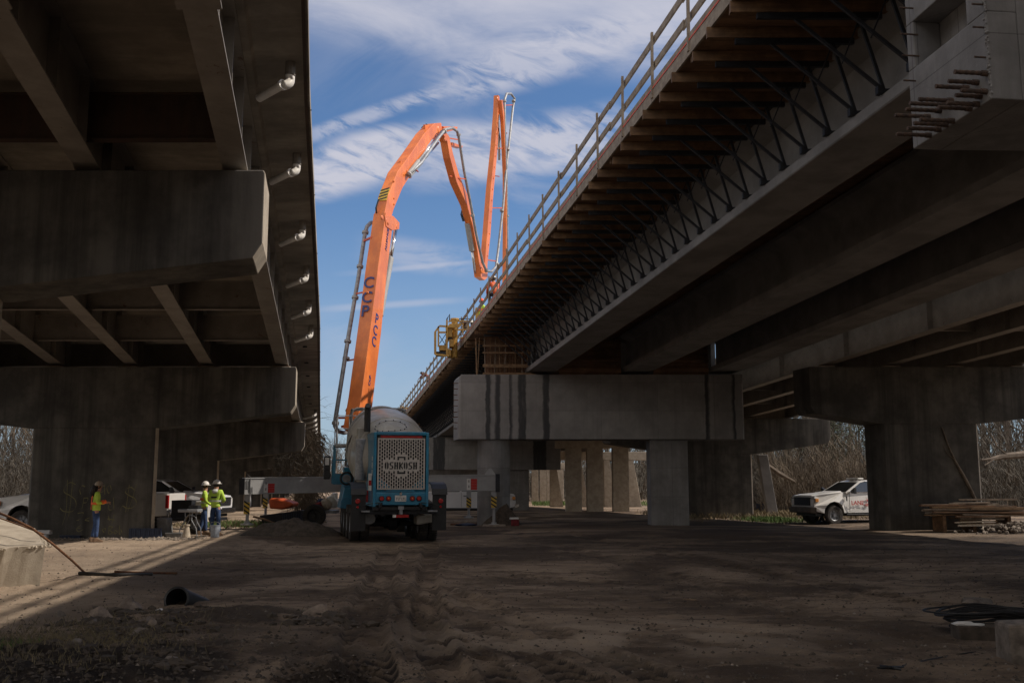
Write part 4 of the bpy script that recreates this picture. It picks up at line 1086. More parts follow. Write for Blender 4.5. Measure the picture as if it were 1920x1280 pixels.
# frame, bumper, hitch
m = MB(); m.bx(-.55, -.42, .3, 9.2, .80, 1.07); m.bx(.42, .55, .3, 9.2, .80, 1.07); m.bx(-1.15, 1.15, .2, .36, .86, .98); m.bx(-.41, .41, .9, 1.1, .8, 1.0); m.bx(-.41, .41, 3.9, 4.1, .8, 1.0)
part(m, 'chassis_frame', 'dark_steel')
m = MB(); m.bx(-.8, .8, .05, .34, .985, 1.075); part(m, 'hood_sill', 'black')
m = MB(); m.bx(-.07, .09, -.04, .19, 1.0, 1.10); m.bx(-.03, .06, -.02, .18, .86, .999); part(m, 'hitch', 'galv')
m = MB(); m.bx(-.13, .24, -.03, .15, .77, .85); part(m, 'reflector_strip', 'red'); m = MB(); m.bx(-.22, -.135, -.03, .15, .77, .85); part(m, 'reflector_end', 'white_plain')
for s in (-1, 1):
    m = MB(); m.tube([(s*.55, .02, 1.18), (s*.62, -.03, 1.13), (s*.62, .0, 1.02)], .03, 8); m.lathe([(0, .06), (.06, .04)], (s*.6, .0, 1.10), (0, -1, 0), 10); part(m, 'air_coupling', 'dark_steel')
    m = MB(); m.tube([(s*.60, .0, 1.20), (s*.9, .02, 1.17), (s*1.12, .04, 1.10)], .014, 6); part(m, 'air_hose', 'black')
m = MB(); m.bx(-1.13, -.90, .05, .4, .93, .97); m.bx(.82, 1.1, .05, .4, .93, .97); part(m, 'step_plate', 'galv')
# mud flaps and rear fender boxes with red lamps
for s in (-1, 1):
    xc = 1.20*s
    m = MB(); m.bx(xc-.21, xc+.21, .30, .33, .38, 1.50); f = part(m, 'mud_flap', 'black')
    m = MB(); m.tube([(xc-.22, .34, 1.50), (xc-.22, .5, 1.62), (xc-.22, 1.0, 1.78), (xc-.22, 1.7, 1.80)], .01, 4)
    prof = [(.25, 1.42), (.32, 1.60), (.55, 1.74), (.95, 1.80), (1.6, 1.80), (1.6, 1.77), (.95, 1.77), (.57, 1.71), (.36, 1.58), (.30, 1.42)]
    m = MB(); m.prism([(xc-.235, a, b) for a, b in prof], (.47, 0, 0)); part(m, 'rear_fender', 'black', bevel=.01)
    for zz, rr in ((1.24, .075), (1.07, .04)):
        m = MB(); m.lathe([(0, rr), (.04, rr), (.05, rr*.8)], (xc+.03*s, .30, zz), (0, -1, 0), 18); m.build('lamp', M['red'], f)
# axles and wheels
for ya in (1.9, 3.25, 4.6):
    m = MB(); m.tube([(-1.0, ya, .54), (1.0, ya, .54)], .09, 10); m.lathe([(-.2, .12), (-.1, .24), (.1, .24), (.2, .12)], (0, ya, .56), (1, 0, 0), 16); part(m, 'axle', 'dark_steel')
    for s in (-1, 1):
        wheel(MX, (s*.90, ya, .54), .54, .27, axis=(s, 0, 0), dual=True)
for ya in (7.6,):
    m = MB(); m.tube([(-1.0, ya, .55), (1.0, ya, .55)], .1, 10); part(m, 'axle', 'dark_steel')
    for s in (-1, 1): wheel(MX, (s*1.02, ya, .55), .55, .36, axis=(s, 0, 0))
# tanks low down at both sides of the tail
m = MB(); m.loft([[(.56, .55, .52), (1.05, .55, .60), (1.08, .55, .86), (.56, .55, .86)], [(.56, 1.3, .52), (1.05, 1.3, .60), (1.08, 1.3, .86), (.56, 1.3, .86)]]); part(m, 'side_tank', 'drum', bevel=.05)
m = MB(); m.lathe([(0, .17), (.02, .19), (.5, .19), (.52, .17)], (-.86, .5, .74), (0, 1, 0), 20); part(m, 'air_tank', 'grey_plastic', smooth=False)
# drum
ax = Vector((0, 1, .235)).normalized(); oD = Vector((-.05, 1.25, 2.30))
prof = [(0, .45), (.05, .62), (.35, .93), (.75, 1.15), (1.2, 1.28), (1.7, 1.325), (2.5, 1.325), (3.2, 1.26), (4.2, 1.06), (5.2, .83), (5.9, .68), (6.0, .60)]
m = MB(); m.lathe(prof, oD, ax, 64); dr = part(m, 'drum', 'drum', smooth=True)
m = MB(); m.lathe([(4.15, 1.05), (4.15, 1.17), (4.33, 1.17), (4.33, 1.0)], oD, ax, 56); m.build('drum_ring', M['grey_box'], dr)
m = MB(); m.lathe([(1.18, 1.27), (1.2, 1.297), (1.24, 1.30), (1.26, 1.27)], oD, ax, 64); m.build('weld_seam', M['drum'], dr)
# oval bolted hatch
hx = ax.cross(Vector((0, 0, 1))).normalized(); hz = hx.cross(ax).normalized()
m = MB(); m2 = MB()
def drum_pt(ang, t, lift=0):
    for (t0, r0), (t1, r1) in zip(prof, prof[1:]):
        if t0 <= t <= t1: r_ = r0+(r1-r0)*(t-t0)/(t1-t0); break
    return oD+ax*t+(hx*math.sin(ang)+hz*math.cos(ang))*(r_+lift)
ring = []
for i in range(28):
    t = 2*math.pi*i/28; ring.append(drum_pt(-.08+.44*math.cos(t)/1.0, .72+.27*math.sin(t), .006))
for i in range(28): m.bar(ring[i], ring[(i+1) % 28], .012, .012)
for i in range(0, 28, 2):
    p = ring[i]; m2.box(p+(p-oD-ax*(p-oD).dot(ax)).normalized()*.01, (.03, .03, .03))
m.build('hatch_seam', M['grey_box'], dr); m2.build('hatch_bolt', M['dark_steel'], dr)
m = MB(); p = drum_pt(.22, .10, .02); m.box((.22, 1.95, 3.36), (.20, .3, .16)); part(m, 'hood_latch', 'grey_plastic')
# partly hidden dark lettering on the drum's flank
for i, (an, tt, ch_) in enumerate(((-1.22, 1.75, 'A'), (-1.45, 1.8, 'R'))):
    p = drum_pt(an, tt, .008); nrm = (p-oD-ax*(p-oD).dot(ax)).normalized(); up = nrm.cross(ax).normalized()
    if up.z < 0: up = -up
    text_part('drum_letter', ch_, .42, M['black'], MX, p, ax.cross(Vector((0, 0, 0)))+(-ax), up, .004)
# pedestal and cradle
m = MB(); m.bx(-.6, .6, 1.2, 1.5, 1.07, 2.2); part(m, 'drum_pedestal', 'grey_plastic'); m = MB(); m.bx(-.9, -.75, 5.6, 5.9, 1.07, 2.7); m.bx(.75, .9, 5.6, 5.9, 1.07, 2.7); m.bx(-.9, .9, 5.6, 5.9, 2.4, 2.6); part(m, 'front_cradle', 'grey_plastic')
# exhaust, air cleaner on the left of the hood
m = MB(); m.tube([(-.86, 1.75, 3.35), (-.86, 1.75, 4.02)], .10, 16); m.tube([(-.86, 1.75, 4.02), (-.86, 1.72, 4.10), (-.86, 1.62, 4.16)], [.10, .098, .085], 16); part(m, 'exhaust_stack', 'black')
m = MB(); m.bx(-1.12, -.80, 1.98, 2.6, 3.0, 3.48); m.lathe([(0, .20), (1.2, .20)], (-1.02, 2.3, 1.95), (0, 0, 1), 20); part(m, 'aftertreatment_box', 'drum', bevel=.02)
m = MB(); m.lathe([(0, .14), (.02, .155), (1.25, .155), (1.27, .14)], (-1.05, 1.75, 1.85), (0, 0, 1), 18); part(m, 'muffler', 'galv')
m = MB(); m.bx(-1.0, -.86, .98, 1.2, 1.2, 1.55); part(m, 'side_reflector', 'red')
m = MB(); m.bx(-.93, -.85, .15, .35, 1.55, 2.05); part(m, 'stripe_board', 'white_plain'); m = MB(); m.bx(-.932, -.852, .14, .148, 1.7, 1.85); part(m, 'stripe', 'red')
# left side equipment box, blue fender, hose coil
m = MB(); m.loft([[(-1.50, 4.0, .95), (-1.12, 4.0, .95), (-1.12, 4.0, 1.62), (-1.36, 4.0, 1.62)], [(-1.50, 5.4, .95), (-1.12, 5.4, .95), (-1.12, 5.4, 1.72), (-1.36, 5.4, 1.72)]]); part(m, 'side_locker', 'blue', bevel=.02)
m = MB(); m.bx(-1.45, -1.2, 3.97, 3.995, 1.15, 1.19); part(m, 'locker_reflector', 'red')
m = MB()
for k in range(3):
    m.tube([(-1.25+.20*math.cos(t), 4.6+.05*k, 1.92+.20*math.sin(t)) for t in [i*2*math.pi/24 for i in range(25)]], .032, 8, caps=False)
part(m, 'hose_coil', 'black', smooth=True)
m = MB(); m.lathe([(0, .13), (.3, .13)], (-1.25, 4.55, 1.92), (0, 1, 0), 18, caps=True); part(m, 'hose_reel_hub', 'galv')
m = MB(); m.lathe([(0, .16), (.02, .18), (.05, .18)], (-1.30, 3.9, 1.12), (0, -1, 0), 20); part(m, 'blue_lamp', 'blue')
# front cab
m = MB(); m.loft([[(-1.15, 7.9, 1.0), (1.15, 7.9, 1.0), (1.15, 7.9, 2.35), (-1.15, 7.9, 2.35)], [(-1.1, 9.5, .9), (1.1, 9.5, .9), (1.0, 9.5, 2.2), (-1.0, 9.5, 2.2)]]); part(m, 'cab', 'blue', bevel=.06)
m = MB(); m.bx(-1.0, 1.0, 8.0, 9.3, 2.352, 3.0); part(m, 'cab_window', 'glass', bevel=.08)
m = MB(); m.bx(-1.02, 1.02, 7.95, 9.35, 3.0, 3.08); part(m, 'cab_roof', 'blue', bevel=.03)
m = MB(); m.bx(-1.62, -1.52, 6.3, 6.36, 1.75, 2.95); m.bx(-1.62, -1.52, 6.95, 7.0, 1.75, 2.6); m.bx(-1.60, -1.05, 6.31, 6.35, 2.55, 2.6)
m.loft([[(-1.62, 6.29, 2.95), (-1.52, 6.29, 2.95), (-1.52, 6.36, 2.95), (-1.62, 6.36, 2.95)], [(-1.62, 6.29, 3.1), (-1.60, 6.29, 3.1), (-1.60, 6.36, 3.1), (-1.62, 6.36, 3.1)]])
m.bx(-1.58, -1.1, 6.5, 7.0, 1.72, 2.1); part(m, 'step_ladder', 'blue')
m = MB(); m.bx(-1.92, -1.70, 6.5, 6.58, 1.90, 2.72); mi = part(m, 'mirror', 'black', bevel=.03)
m = MB(); m.bx(-1.88, -1.74, 6.488, 6.498, 2.40, 2.66); m.build('mirror_glass', M['white_plain'], mi)
m = MB(); m.lathe([(0, .14), (.06, .12)], (-1.80, 6.48, 2.05), (0, -1, 0), 18); m.build('round_mirror', M['black'], mi)
m = MB(); m.tube([(-1.72, 6.52, 2.5), (-1.3, 6.5, 2.5)], .015, 6); m.tube([(-1.72, 6.52, 2.68), (-1.55, 6.4, 2.7)], .015, 6); m.build('mirror_arm', M['galv'], mi)
# platform and hand rail at the discharge hopper
m = MB(); m.bx(-1.55, -.8, 6.0, 7.3, 3.03, 3.13); part(m, 'service_platform', 'grey_box')
m = MB()
for (x_, y_) in ((-1.52, 6.05), (-1.52, 7.2)): m.tube([(x_, y_, 3.1), (x_, y_, 4.10), (x_+.02, y_, 4.16)], .035 if y_ < 7 else .02, 8)
for zz in (4.12, 3.66): m.tube([(-1.52, 6.05, zz), (-.85, 6.05, zz)], .018, 6); m.tube([(-1.52, 6.05, zz), (-1.52, 7.2, zz)], .018, 6)
m.tube([(-1.1, 6.05, 3.1), (-1.1, 6.05, 4.14)], .018, 6)
part(m, 'platform_rail', 'galv')
m = MB()
for y_ in (6.6, 7.3):
    for s in (-1, 1): m.tube([(s*.98, y_, 2.9), (s*.98, y_, 4.22), (s*.92, y_, 4.36), (s*.80, y_, 4.42), (s*.3, y_, 4.44)], .045, 10)
m.tube([(-.95, 6.6, 4.40), (-.95, 7.3, 4.40)], .03, 8); m.tube([(.95, 6.6, 4.40), (.95, 7.3, 4.40)], .03, 8)
part(m, 'hopper_guard', 'grey_plastic', smooth=True)
m = MB(); m.loft([[(-.4, 7.2, 3.55), (.4, 7.2, 3.55), (.4, 8, 3.55), (-.4, 8, 3.55)], [(-.65, 7.0, 4.25), (.65, 7.0, 4.25), (.65, 8.2, 4.25), (-.65, 8.2, 4.25)]]); part(m, 'charge_hopper', 'drum')
m = MB(); m.loft([[(-.3, 8.4, 3.3), (.3, 8.4, 3.3), (.35, 8.4, 3.5), (-.35, 8.4, 3.5)], [(-.25, 10.3, 2.4), (.25, 10.3, 2.4), (.3, 10.3, 2.55), (-.3, 10.3, 2.55)]]); part(m, 'chute', 'drum')
rc = at(752, 900, 29.6)
MX.location = (rc.x, 29.6, -.02); MX.rotation_euler = (0, 0, R(13.5))

# ---------------------------------------------------------------- concrete pump truck with its boom
PT = thing('concrete_pump_truck', 'orange pump truck behind the mixer, jointed boom raised high, grey outriggers spread wide', 'pump truck', (-5.2, 41.5, 0))
B0 = at(668, 800, 38.6); AZ = R(16.5)
pd = Vector((math.sin(AZ), math.cos(AZ), 0)); pn = Vector((math.cos(AZ), -math.sin(AZ), 0))
def bp(px, py, off=0.):
    """point of the boom's own vertical plane seen in direction px,py"""
    r = ray(px, py); o = Vector((0, 0, CAMZ)); P = Vector((B0.x, 38.6, 0))+pn*off
    t = (P-o).dot(pn)/r.dot(pn); return o+r*t
def boom(name, pts, hs, w, mat='orange', off=0.):
    """box section along a path of centre points in the boom plane; hs = depths in the plane"""
    P = [bp(a, b, off) for a, b in pts]; rings = []
    for i, p in enumerate(P):
        d = (P[min(i+1, len(P)-1)]-P[max(i-1, 0)]).normalized(); q = pn.cross(d).normalized()
        h = hs[i] if hasattr(hs, '__len__') else hs
        rings.append([p+pn*(w/2)+q*(h/2), p-pn*(w/2)+q*(h/2), p-pn*(w/2)-q*(h/2), p+pn*(w/2)-q*(h/2)])
    mb = MB(); mb.loft(rings); return mb.build(name, M[mat], PT, bevel=.02), P
arm1, P1 = boom('boom_arm', [(666, 812), (676, 752), (694, 612), (706, 505), (719, 408)], [1.05, 1.05, 1.0, .88, .78], .56)
boom('boom_arm', [(712, 440), (717, 408), (724, 380), (741, 338), (764, 305), (791, 262), (808, 242), (820, 238)], [.30, .62, .74, .80, .74, .62, .50, .34], .46)
boom('boom_arm', [(824, 246), (834, 262), (840, 292), (852, 335), (871, 378), (882, 420), (891, 468), (897, 519)], [.30, .46, .56, .62, .56, .46, .40, .26], .38)
boom('boom_arm', [(906, 505), (912, 440), (918, 360), (926, 280), (931, 205), (931, 180)], [.42, .54, .52, .46, .36, .20], .30)
boom('boom_arm', [(938, 188), (943, 230), (947, 330), (947, 420), (946, 530), (946, 548)], [.24, .40, .32, .26, .20, .18], .22, off=.25)
# pins, collars and knuckle plates
def pin(px, py, r, L, mat='orange', off=0.):
    p = bp(px, py, L/2-.03); L = .09; m = MB(); m.lathe([(-L/2, r*.7), (-L/2+.03, r), (L/2-.03, r), (L/2, r*.7)], p, pn, 18); m.build('pin_boss', M[mat], PT)
for q in ((725, 414, .16, .60), (736, 420, .10, .60), (727, 418, .09, .66), (822, 243, .17, .50), (834, 262, .10, .46), (903, 507, .16, .5), (933, 186, .13, .5), (743, 425, .11, .62), (716, 408, .1, .64), (660, 815, .25, .9), (689, 548, .05, .64), (738, 340, .05, .52), (738, 372, .05, .50), (738, 383, .05, .50), (757, 328, .05, .5), (764, 322, .09, .54)):
    pin(*q)
m = MB()
for (a, b) in (((750, 315), (769, 322)), ((796, 246), (822, 252))):
    m.bar(bp(*a), bp(*b), .60, .10, up=pn)
m.build('reinforcing_collar', M['orange'], PT)
m = MB(); pts = [(719, 404), (735, 405), (747, 418), (746, 430), (733, 432), (722, 425)]
for o_ in (-.31, .25): m.prism([bp(a, b, o_) for a, b in pts], pn*.06)
m.build('knuckle_plate', M['orange'], PT, bevel=.01)
m = MB(); pts = [(838, 274), (856, 279), (858, 275), (838, 268)]
m.prism([bp(a, b, -.2) for a, b in pts], pn*.3); m.prism([bp(a, b, -.2) for a, b in ((820, 238), (848, 239), (847, 244), (826, 249))], pn*.3); m.prism([bp(a, b, -.16) for a, b in ((893, 496), (904, 492), (905, 520), (899, 526), (890, 520))], pn*.3)
m.build('bracket_plate', M['orange'], PT, bevel=.01)
# hydraulic cylinders
def cyl(a, b, r, f, name='hydraulic_cylinder', off=0.):
    A = bp(*a, off); Bq = bp(*b, off); mid = A+(Bq-A)*f
    m = MB(); m.lathe([(0, r*.9), (.02, r), ((mid-A).length-.02, r), ((mid-A).length, r*.9)], A, Bq-A, 18); o = m.build(name, M['grey_box'], PT, smooth=False)
    m = MB(); m.tube([mid, Bq], r*.55, 14); m.build('piston_rod', M['chrome'], o, smooth=True)
cyl((712, 592), (742, 430), .15, .66)
cyl((766, 326), (828, 246), .10, .28, off=.30); cyl((768, 330), (822, 268), .09, .4, off=.12)
cyl((876, 418), (892, 512), .15, .55, off=-.1); cyl((936, 300), (935, 210), .07, .5, off=-.05)
# concrete delivery line
def line(pts, r, name='delivery_pipe', off=0., mat='galv'):
    P = [bp(a, b, o_ if o_ is not None else off) for a, b, o_ in [(q+(None,))[:3] if len(q) == 2 else q for q in pts]]
    sp = []
    m = MB(); m.tube(P, r, 12); o = m.build(name, M[mat], PT, smooth=True); return P
def flange(p, d, r=.13, par=PT):
    m = MB(); m.lathe([(-.05, r), (.05, r)], p, d, 14); m.build('pipe_coupling', M['grey_box'], par)
oL = -.85
L1 = line([(660, 808), (644, 811), (633, 808), (628, 798), (629, 785), (655, 620), (672, 520), (684, 440), (688, 425), (695, 418), (706, 416)], .085, off=oL)
for q in ((629, 793), (666, 558), (652, 640), (649, 672), (685, 436), (675, 500)):
    flange(bp(*q, oL), L1[5]-L1[4], .14)
for (a, b, c_) in (((690, 546), (666, 551), .028), ((678, 671), (651, 676), .028), ((697, 445), (682, 452), .04), ((672, 783), (630, 783), .04), ((670, 790), (640, 800), .04)):
    m = MB(); m.bar(bp(*a, -.2), bp(*b, oL), c_*2, c_*2); m.build('pipe_bracket', M['orange_dull'], PT)
L2 = line([(766, 328), (790, 305), (825, 255), (835, 243), (848, 240), (857, 246), (860, 256), (870, 320), (882, 380), (893, 440), (905, 492), (912, 508), (922, 509), (930, 500), (934, 470), (943, 390), (950, 310), (962, 200), (965, 185), (958, 176), (950, 176), (946, 188), (947, 250), (950, 340), (951, 430), (951, 540)], .072, off=.36)
for q, k in (((767, 327), 0), ((833, 246), 2), ((860, 253), 6), ((886, 404), 8), ((912, 507), 10), ((932, 495), 13), ((941, 395), 15), ((952, 280), 16), ((963, 190), 17), ((946, 190), 21), ((951, 405), 23)):
    flange(bp(*q, .36), L2[k+1]-L2[k], .115)
for a, b in (((836, 258), (858, 262)), ((918, 390), (941, 390)), ((938, 198), (964, 197)), ((930, 278), (950, 279)), ((912, 487), (932, 490)), ((843, 330), (872, 336)), ((786, 300), (792, 306)), ((775, 316), (784, 322)), ((945, 410), (951, 412)), ((943, 440), (951, 442)), ((928, 330), (936, 331))):
    m = MB(); m.bar(bp(*a), bp(*b, .36), .05, .05); m.build('pipe_bracket', M['orange_dull'], PT)
# small clips down the arms
m = MB()
for i in range(24):
    t = i/23; a = (682-(682-641)*0+0*t, 0)
    x_ = 701-46*t; y_ = 440+310*t; m = MB(); m.box(bp(x_, y_, -.28), (.05, .06, .09)); m.build('cable_clip', M['orange_dull'], PT)
for i in range(14): t = i/13; m = MB(); m.box(bp(914+20*t, 480-270*t, .14), (.06, .06, .07)); m.build('cable_clip', M['orange_dull'], PT)
for i in range(12): t = i/11; m = MB(); m.box(bp(950-1*t, 250+270*t, .25), (.06, .06, .07)); m.build('cable_clip', M['orange_dull'], PT)
for s0 in ((712, 404), (706, 400)): m = MB(); m.tube([bp(s0[0], s0[1], -.15), bp(s0[0]-1, 390, -.1), bp(s0[0]+4, 374, -.05)], .035, 6); m.build('hydraulic_hose', M['black'], PT)
for k in range(3): m = MB(); m.tube([bp(866+2*k, 394, -.2), bp(864+2*k, 402, -.25), bp(868+2*k, 415, -.2)], .03, 6); m.build('hydraulic_hose', M['black'], PT)
for P_, r_ in (([(795, 246, -.2), (792, 240, -.25), (800, 234, -.1)], .06), ([(936, 215, .2), (934, 240, .24), (938, 262, .2), (934, 280, .2)], .03), ([(660, 790, -.3), (650, 770, -.4), (668, 735, -.3)], .06)):
    m = MB(); m.tube([bp(*q_) for q_ in P_], r_, 6); m.build('hydraulic_hose', M['black'], PT)
m = MB(); m.tube([bp(945, 545, .36), bp(946, 551, .3), bp(944, 556, .2)], .09, 10); m.build('end_hose', M['black'], PT)
# striped warning board
wp = bp(723, 385); 
# lettering
d1 = (P1[3]-P1[1]).normalized(); q1 = pn.cross(d1).normalized()
backn = -q1 if (-q1).y < 0 else q1
def arm_pt(f): return P1[1]+(P1[4]-P1[1])*f
def hw_at(f): return (1.05+(.78-1.05)*f)/2
for i, (ch_, f) in enumerate((('C', .60), ('C', .52), ('P', .445))):
    p = arm_pt(f)+backn*(hw_at(f)+.06)-pn*.04; text_part('letter', ch_, .68, M['letter_blue'], PT, p, pn, backn.cross(pn) if backn.cross(pn).z > 0 else -backn.cross(pn), .006)
fr = q1 if backn == -q1 else -q1
for i, (ch_, f) in enumerate((('P', .425), ('C', .365), ('C', .305))):
    p = arm_pt(f)+pn*.288
    text_part('letter', ch_, .58, M['letter_blue'], PT, p-fr*.05, (-fr*1.0+d1*-.0) if False else (fr*.35+d1*-.94).cross(pn)*-1 if False else -backn*1.0, pn.cross(-backn), .006)
text_part('maker_lettering', 'ALLIANCE', .22, M['letter_blue'], PT, arm_pt(.87)+pn*.292, d1, pn.cross(d1), .006)
text_part('maker_lettering', 'CCP', .22, M['letter_blue'], PT, arm_pt(.105)+pn*.292, d1, pn.cross(d1), .006)
m = MB()
for k in range(5):
    a_ = bp(719+0, 392-4*k, -.24); 
wb = bp(724, 384); dd = (bp(730, 366)-bp(719, 404)).normalized(); bn = pn.cross(dd).normalized()
if bn.y > 0: bn = -bn
cen = bp(726, 378)+bn*.40
m = MB(); m.loft([[cen+pn*sx*.2+dd*sz*.34+bn*.0 for sx, sz in ((-1, -1), (1, -1), (1, 1), (-1, 1))], [cen+pn*sx*.2+dd*sz*.34+bn*.03 for sx, sz in ((-1, -1), (1, -1), (1, 1), (-1, 1))]]); wbo = m.build('warning_board', M['warn_yellow'], PT)
m = MB()
for k in range(4):
    z0 = -.30+.18*k; m.add([cen+pn*sx*.19+dd*(z0+(.12 if sx > 0 else 0)+dz)+bn*.034 for sx, dz in ((-1, -.045), (1, -.045), (1, .045), (-1, .045))], [(0, 1, 2, 3)])
m.build('board_stripe', M['black'], wbo)
# slewing tower, deck, chassis, cab (mostly hidden behind the mixer)
th = R(18); fw = Vector((-math.sin(th), math.cos(th), 0)); rt = Vector((math.cos(th), math.sin(th), 0)); O = Vector((at(697, 950, 40.2).x, 40.2, 0))
def L(x, y, z): return O+rt*x+fw*y+Vector((0, 0, z))
def L2_(x, y, z): return O+Vector((x+.2, y, z))
def lbox2(mb, x0, x1, y0, y1, z0, z1): mb.hexa([L2_(x0, y0, z0), L2_(x1, y0, z0), L2_(x1, y1, z0), L2_(x0, y1, z0), L2_(x0, y0, z1), L2_(x1, y0, z1), L2_(x1, y1, z1), L2_(x0, y1, z1)])
def lbox(mb, x0, x1, y0, y1, z0, z1): mb.hexa([L(x0, y0, z0), L(x1, y0, z0), L(x1, y1, z0), L(x0, y1, z0), L(x0, y0, z1), L(x1, y0, z1), L(x1, y1, z1), L(x0, y1, z1)])
m = MB(); m.lathe([(0, .55), (.2, .55), (.25, .45), (1.4, .40), (1.45, .5), (1.6, .5)], B0+Vector((.3, .6, -2.1)), (0, 0, 1), 24); m.build('slewing_tower', M['orange'], PT)
m = MB(); lbox2(m, -1.0, 1.2, -1.0, 6.5, 1.05, 1.3); m.build('deck', M['grey_box'], PT)
m = MB(); lbox2(m, -.45, -.3, -1.2, 8.5, .7, 1.03); lbox2(m, .3, .45, -1.2, 8.5, .7, 1.03); m.build('chassis_frame', M['dark_steel'], PT)
m = MB(); lbox2(m, -1.0, 1.2, 6.6, 8.6, .8, 2.9); m.build('cab', M['white_paint'], PT, bevel=.08)
m = MB(); m.loft([[L(-.4, -1.6, .7), L(.4, -1.6, .7), L(.4, -.9, .7), L(-.4, -.9, .7)], [L(-.8, -2.0, 1.35), L(.8, -2.0, 1.35), L(.8, -.7, 1.35), L(-.8, -.7, 1.35)]]); m.build('rear_hopper', M['orange_dull'], PT)
for ya in (2.2, 3.5, 7.0):
    for s in (-1, 1): 
        wheel(PT, L2_(s*.95, ya, .52), .52, .30, axis=(s, 0, 0))
# outriggers
def leg(px, pyb, Y, ztop, name='outrigger_leg', r=.10, stripe=True):
    g = at(px, pyb, Y); m = MB(); m.box((g.x, Y, (ztop+g.z)/2+.35), (r*2.2, r*2.2, ztop-g.z-.7)); m.tube([(g.x, Y, g.z+.06), (g.x, Y, ztop-.2)], r*.62, 12); m.lathe([(0, .24), (.05, .24), (.07, .12), (.14, .10)], (g.x, Y, g.z+.005), (0, 0, 1), 18)
    o = m.build(name, M['grey_box'], PT)
    if stripe:
        zc = ztop-1.12
        m = MB(); m.bx(g.x-r*1.12, g.x+r*1.12, Y-r*1.16, Y-r*1.11, zc-.22, zc+.22); s_ = m.build('hazard_plate', M['warn_yellow'], o)
        m = MB(); rr = r*1.1
        for k in range(3):
            z0 = zc-.20+.16*k; m.add([(g.x-rr, Y-r*1.19, z0+.10), (g.x+rr, Y-r*1.19, z0-.04), (g.x+rr, Y-r*1.19, z0+.03), (g.x-rr, Y-r*1.19, z0+.17)], [(0, 1, 2, 3)])
        m.build('hazard_stripe', M['black'], o)
    return g
def arm(a, b, ya, yb, ztA, zbA, ztB, zbB, w=.34, name='outrigger_arm'):
    xa_ = at(a, 900, ya).x; xb_ = at(b, 900, yb).x; ux = Vector((xb_-xa_, yb-ya, 0)).normalized(); nn = Vector((-ux.y, ux.x, 0))
    if nn.y < 0: nn = -nn
    A = Vector((xa_, ya, 0)); Bv = Vector((xb_, yb, 0)); m = MB()
    m.loft([[A+Vector((0, 0, zbA)), A+nn*w+Vector((0, 0, zbA)), A+nn*w+Vector((0, 0, ztA)), A+Vector((0, 0, ztA))], [Bv+Vector((0, 0, zbB)), Bv+nn*w+Vector((0, 0, zbB)), Bv+nn*w+Vector((0, 0, ztB)), Bv+Vector((0, 0, ztB))]])
    o = m.build(name, M['grey_box'], PT, bevel=.012)
    m = MB(); e = .02
    for zA, zB_ in ((ztA-.05, ztB-.05), (zbA, zbB)):
        m.loft([[A-nn*e+Vector((0, 0, zA+.003)), A-nn*.002+Vector((0, 0, zA+.003)), A-nn*.002+Vector((0, 0, zA+.047)), A-nn*e+Vector((0, 0, zA+.047))], [Bv-nn*e+Vector((0, 0, zB_+.003)), Bv-nn*.002+Vector((0, 0, zB_+.003)), Bv-nn*.002+Vector((0, 0, zB_+.047)), Bv-nn*e+Vector((0, 0, zB_+.047))]])
    m.build('flange_edge', M['grey_box'], o)
    return o, A, Bv, ux, nn
zt1 = at(500, 895, 38).z; zb1 = at(500, 926.5, 38).z; zt2 = at(640, 893, 40.2).z; zb2 = at(640, 922, 40.2).z
oa, A, Bv, ux, nn = arm(459, 655, 38.0, 40.3, zt1, zb1, zt2, zb2)
zt3 = at(810, 891, 41.6).z; zb3 = at(810, 921, 41.6).z; zt4 = at(930, 889, 43-1.2).z; zb4 = at(930, 919.5, 41.8).z
ob, A2, B2, ux2, nn2 = arm(760, 930, 41.2, 41.8, zt3, zb3, zt4, zb4)
def sticker(par, A, ux, nn, s, z0, z1):
    p = A+ux*s-nn*.008; m = MB(); m.loft([[p+Vector((0, 0, z0)), p+ux*.16+Vector((0, 0, z0)), p+ux*.16+Vector((0, 0, z1)), p+Vector((0, 0, z1))], [q-nn*.004 for q in (p+Vector((0, 0, z0)), p+ux*.16+Vector((0, 0, z0)), p+ux*.16+Vector((0, 0, z1)), p+Vector((0, 0, z1)))]]); o = m.build('warning_sticker', M['white_plain'], par)
    m = MB(); h = (z1-z0-.03)/4
    for k in range(4):
        z = z0+.01+k*(h+.006); q = p+ux*.165-nn*.003; m.loft([[q+Vector((0, 0, z)), q+ux*.26+Vector((0, 0, z)), q+ux*.26+Vector((0, 0, z+h)), q+Vector((0, 0, z+h))], [v-nn*.004 for v in (q+Vector((0, 0, z)), q+ux*.26+Vector((0, 0, z)), q+ux*.26+Vector((0, 0, z+h)), q+Vector((0, 0, z+h)))]])
    m.build('red_block', M['red_text'], o)
    m = MB(); q = p+ux*.07-nn*.006
    for k in (0, 1): m.loft([[q+Vector((0, 0, z0+.10+k*.22)), q+ux*.03+Vector((0, 0, z0+.10+k*.22)), q+ux*.03+Vector((0, 0, z0+.20+k*.22)), q+Vector((0, 0, z0+.20+k*.22))], [v-nn*.003 for v in (q+Vector((0, 0, z0+.10+k*.22)), q+ux*.03+Vector((0, 0, z0+.10+k*.22)), q+ux*.03+Vector((0, 0, z0+.20+k*.22)), q+Vector((0, 0, z0+.20+k*.22)))]])
    m.build('figure_mark', M['dark_steel'], o)
sticker(oa, A, ux, nn, .74, zb1+.04, zt1-.22); sticker(ob, A2, ux2, nn2, (A2-B2).length-1.22, zb4+.02, zt4-.18)
m = MB()
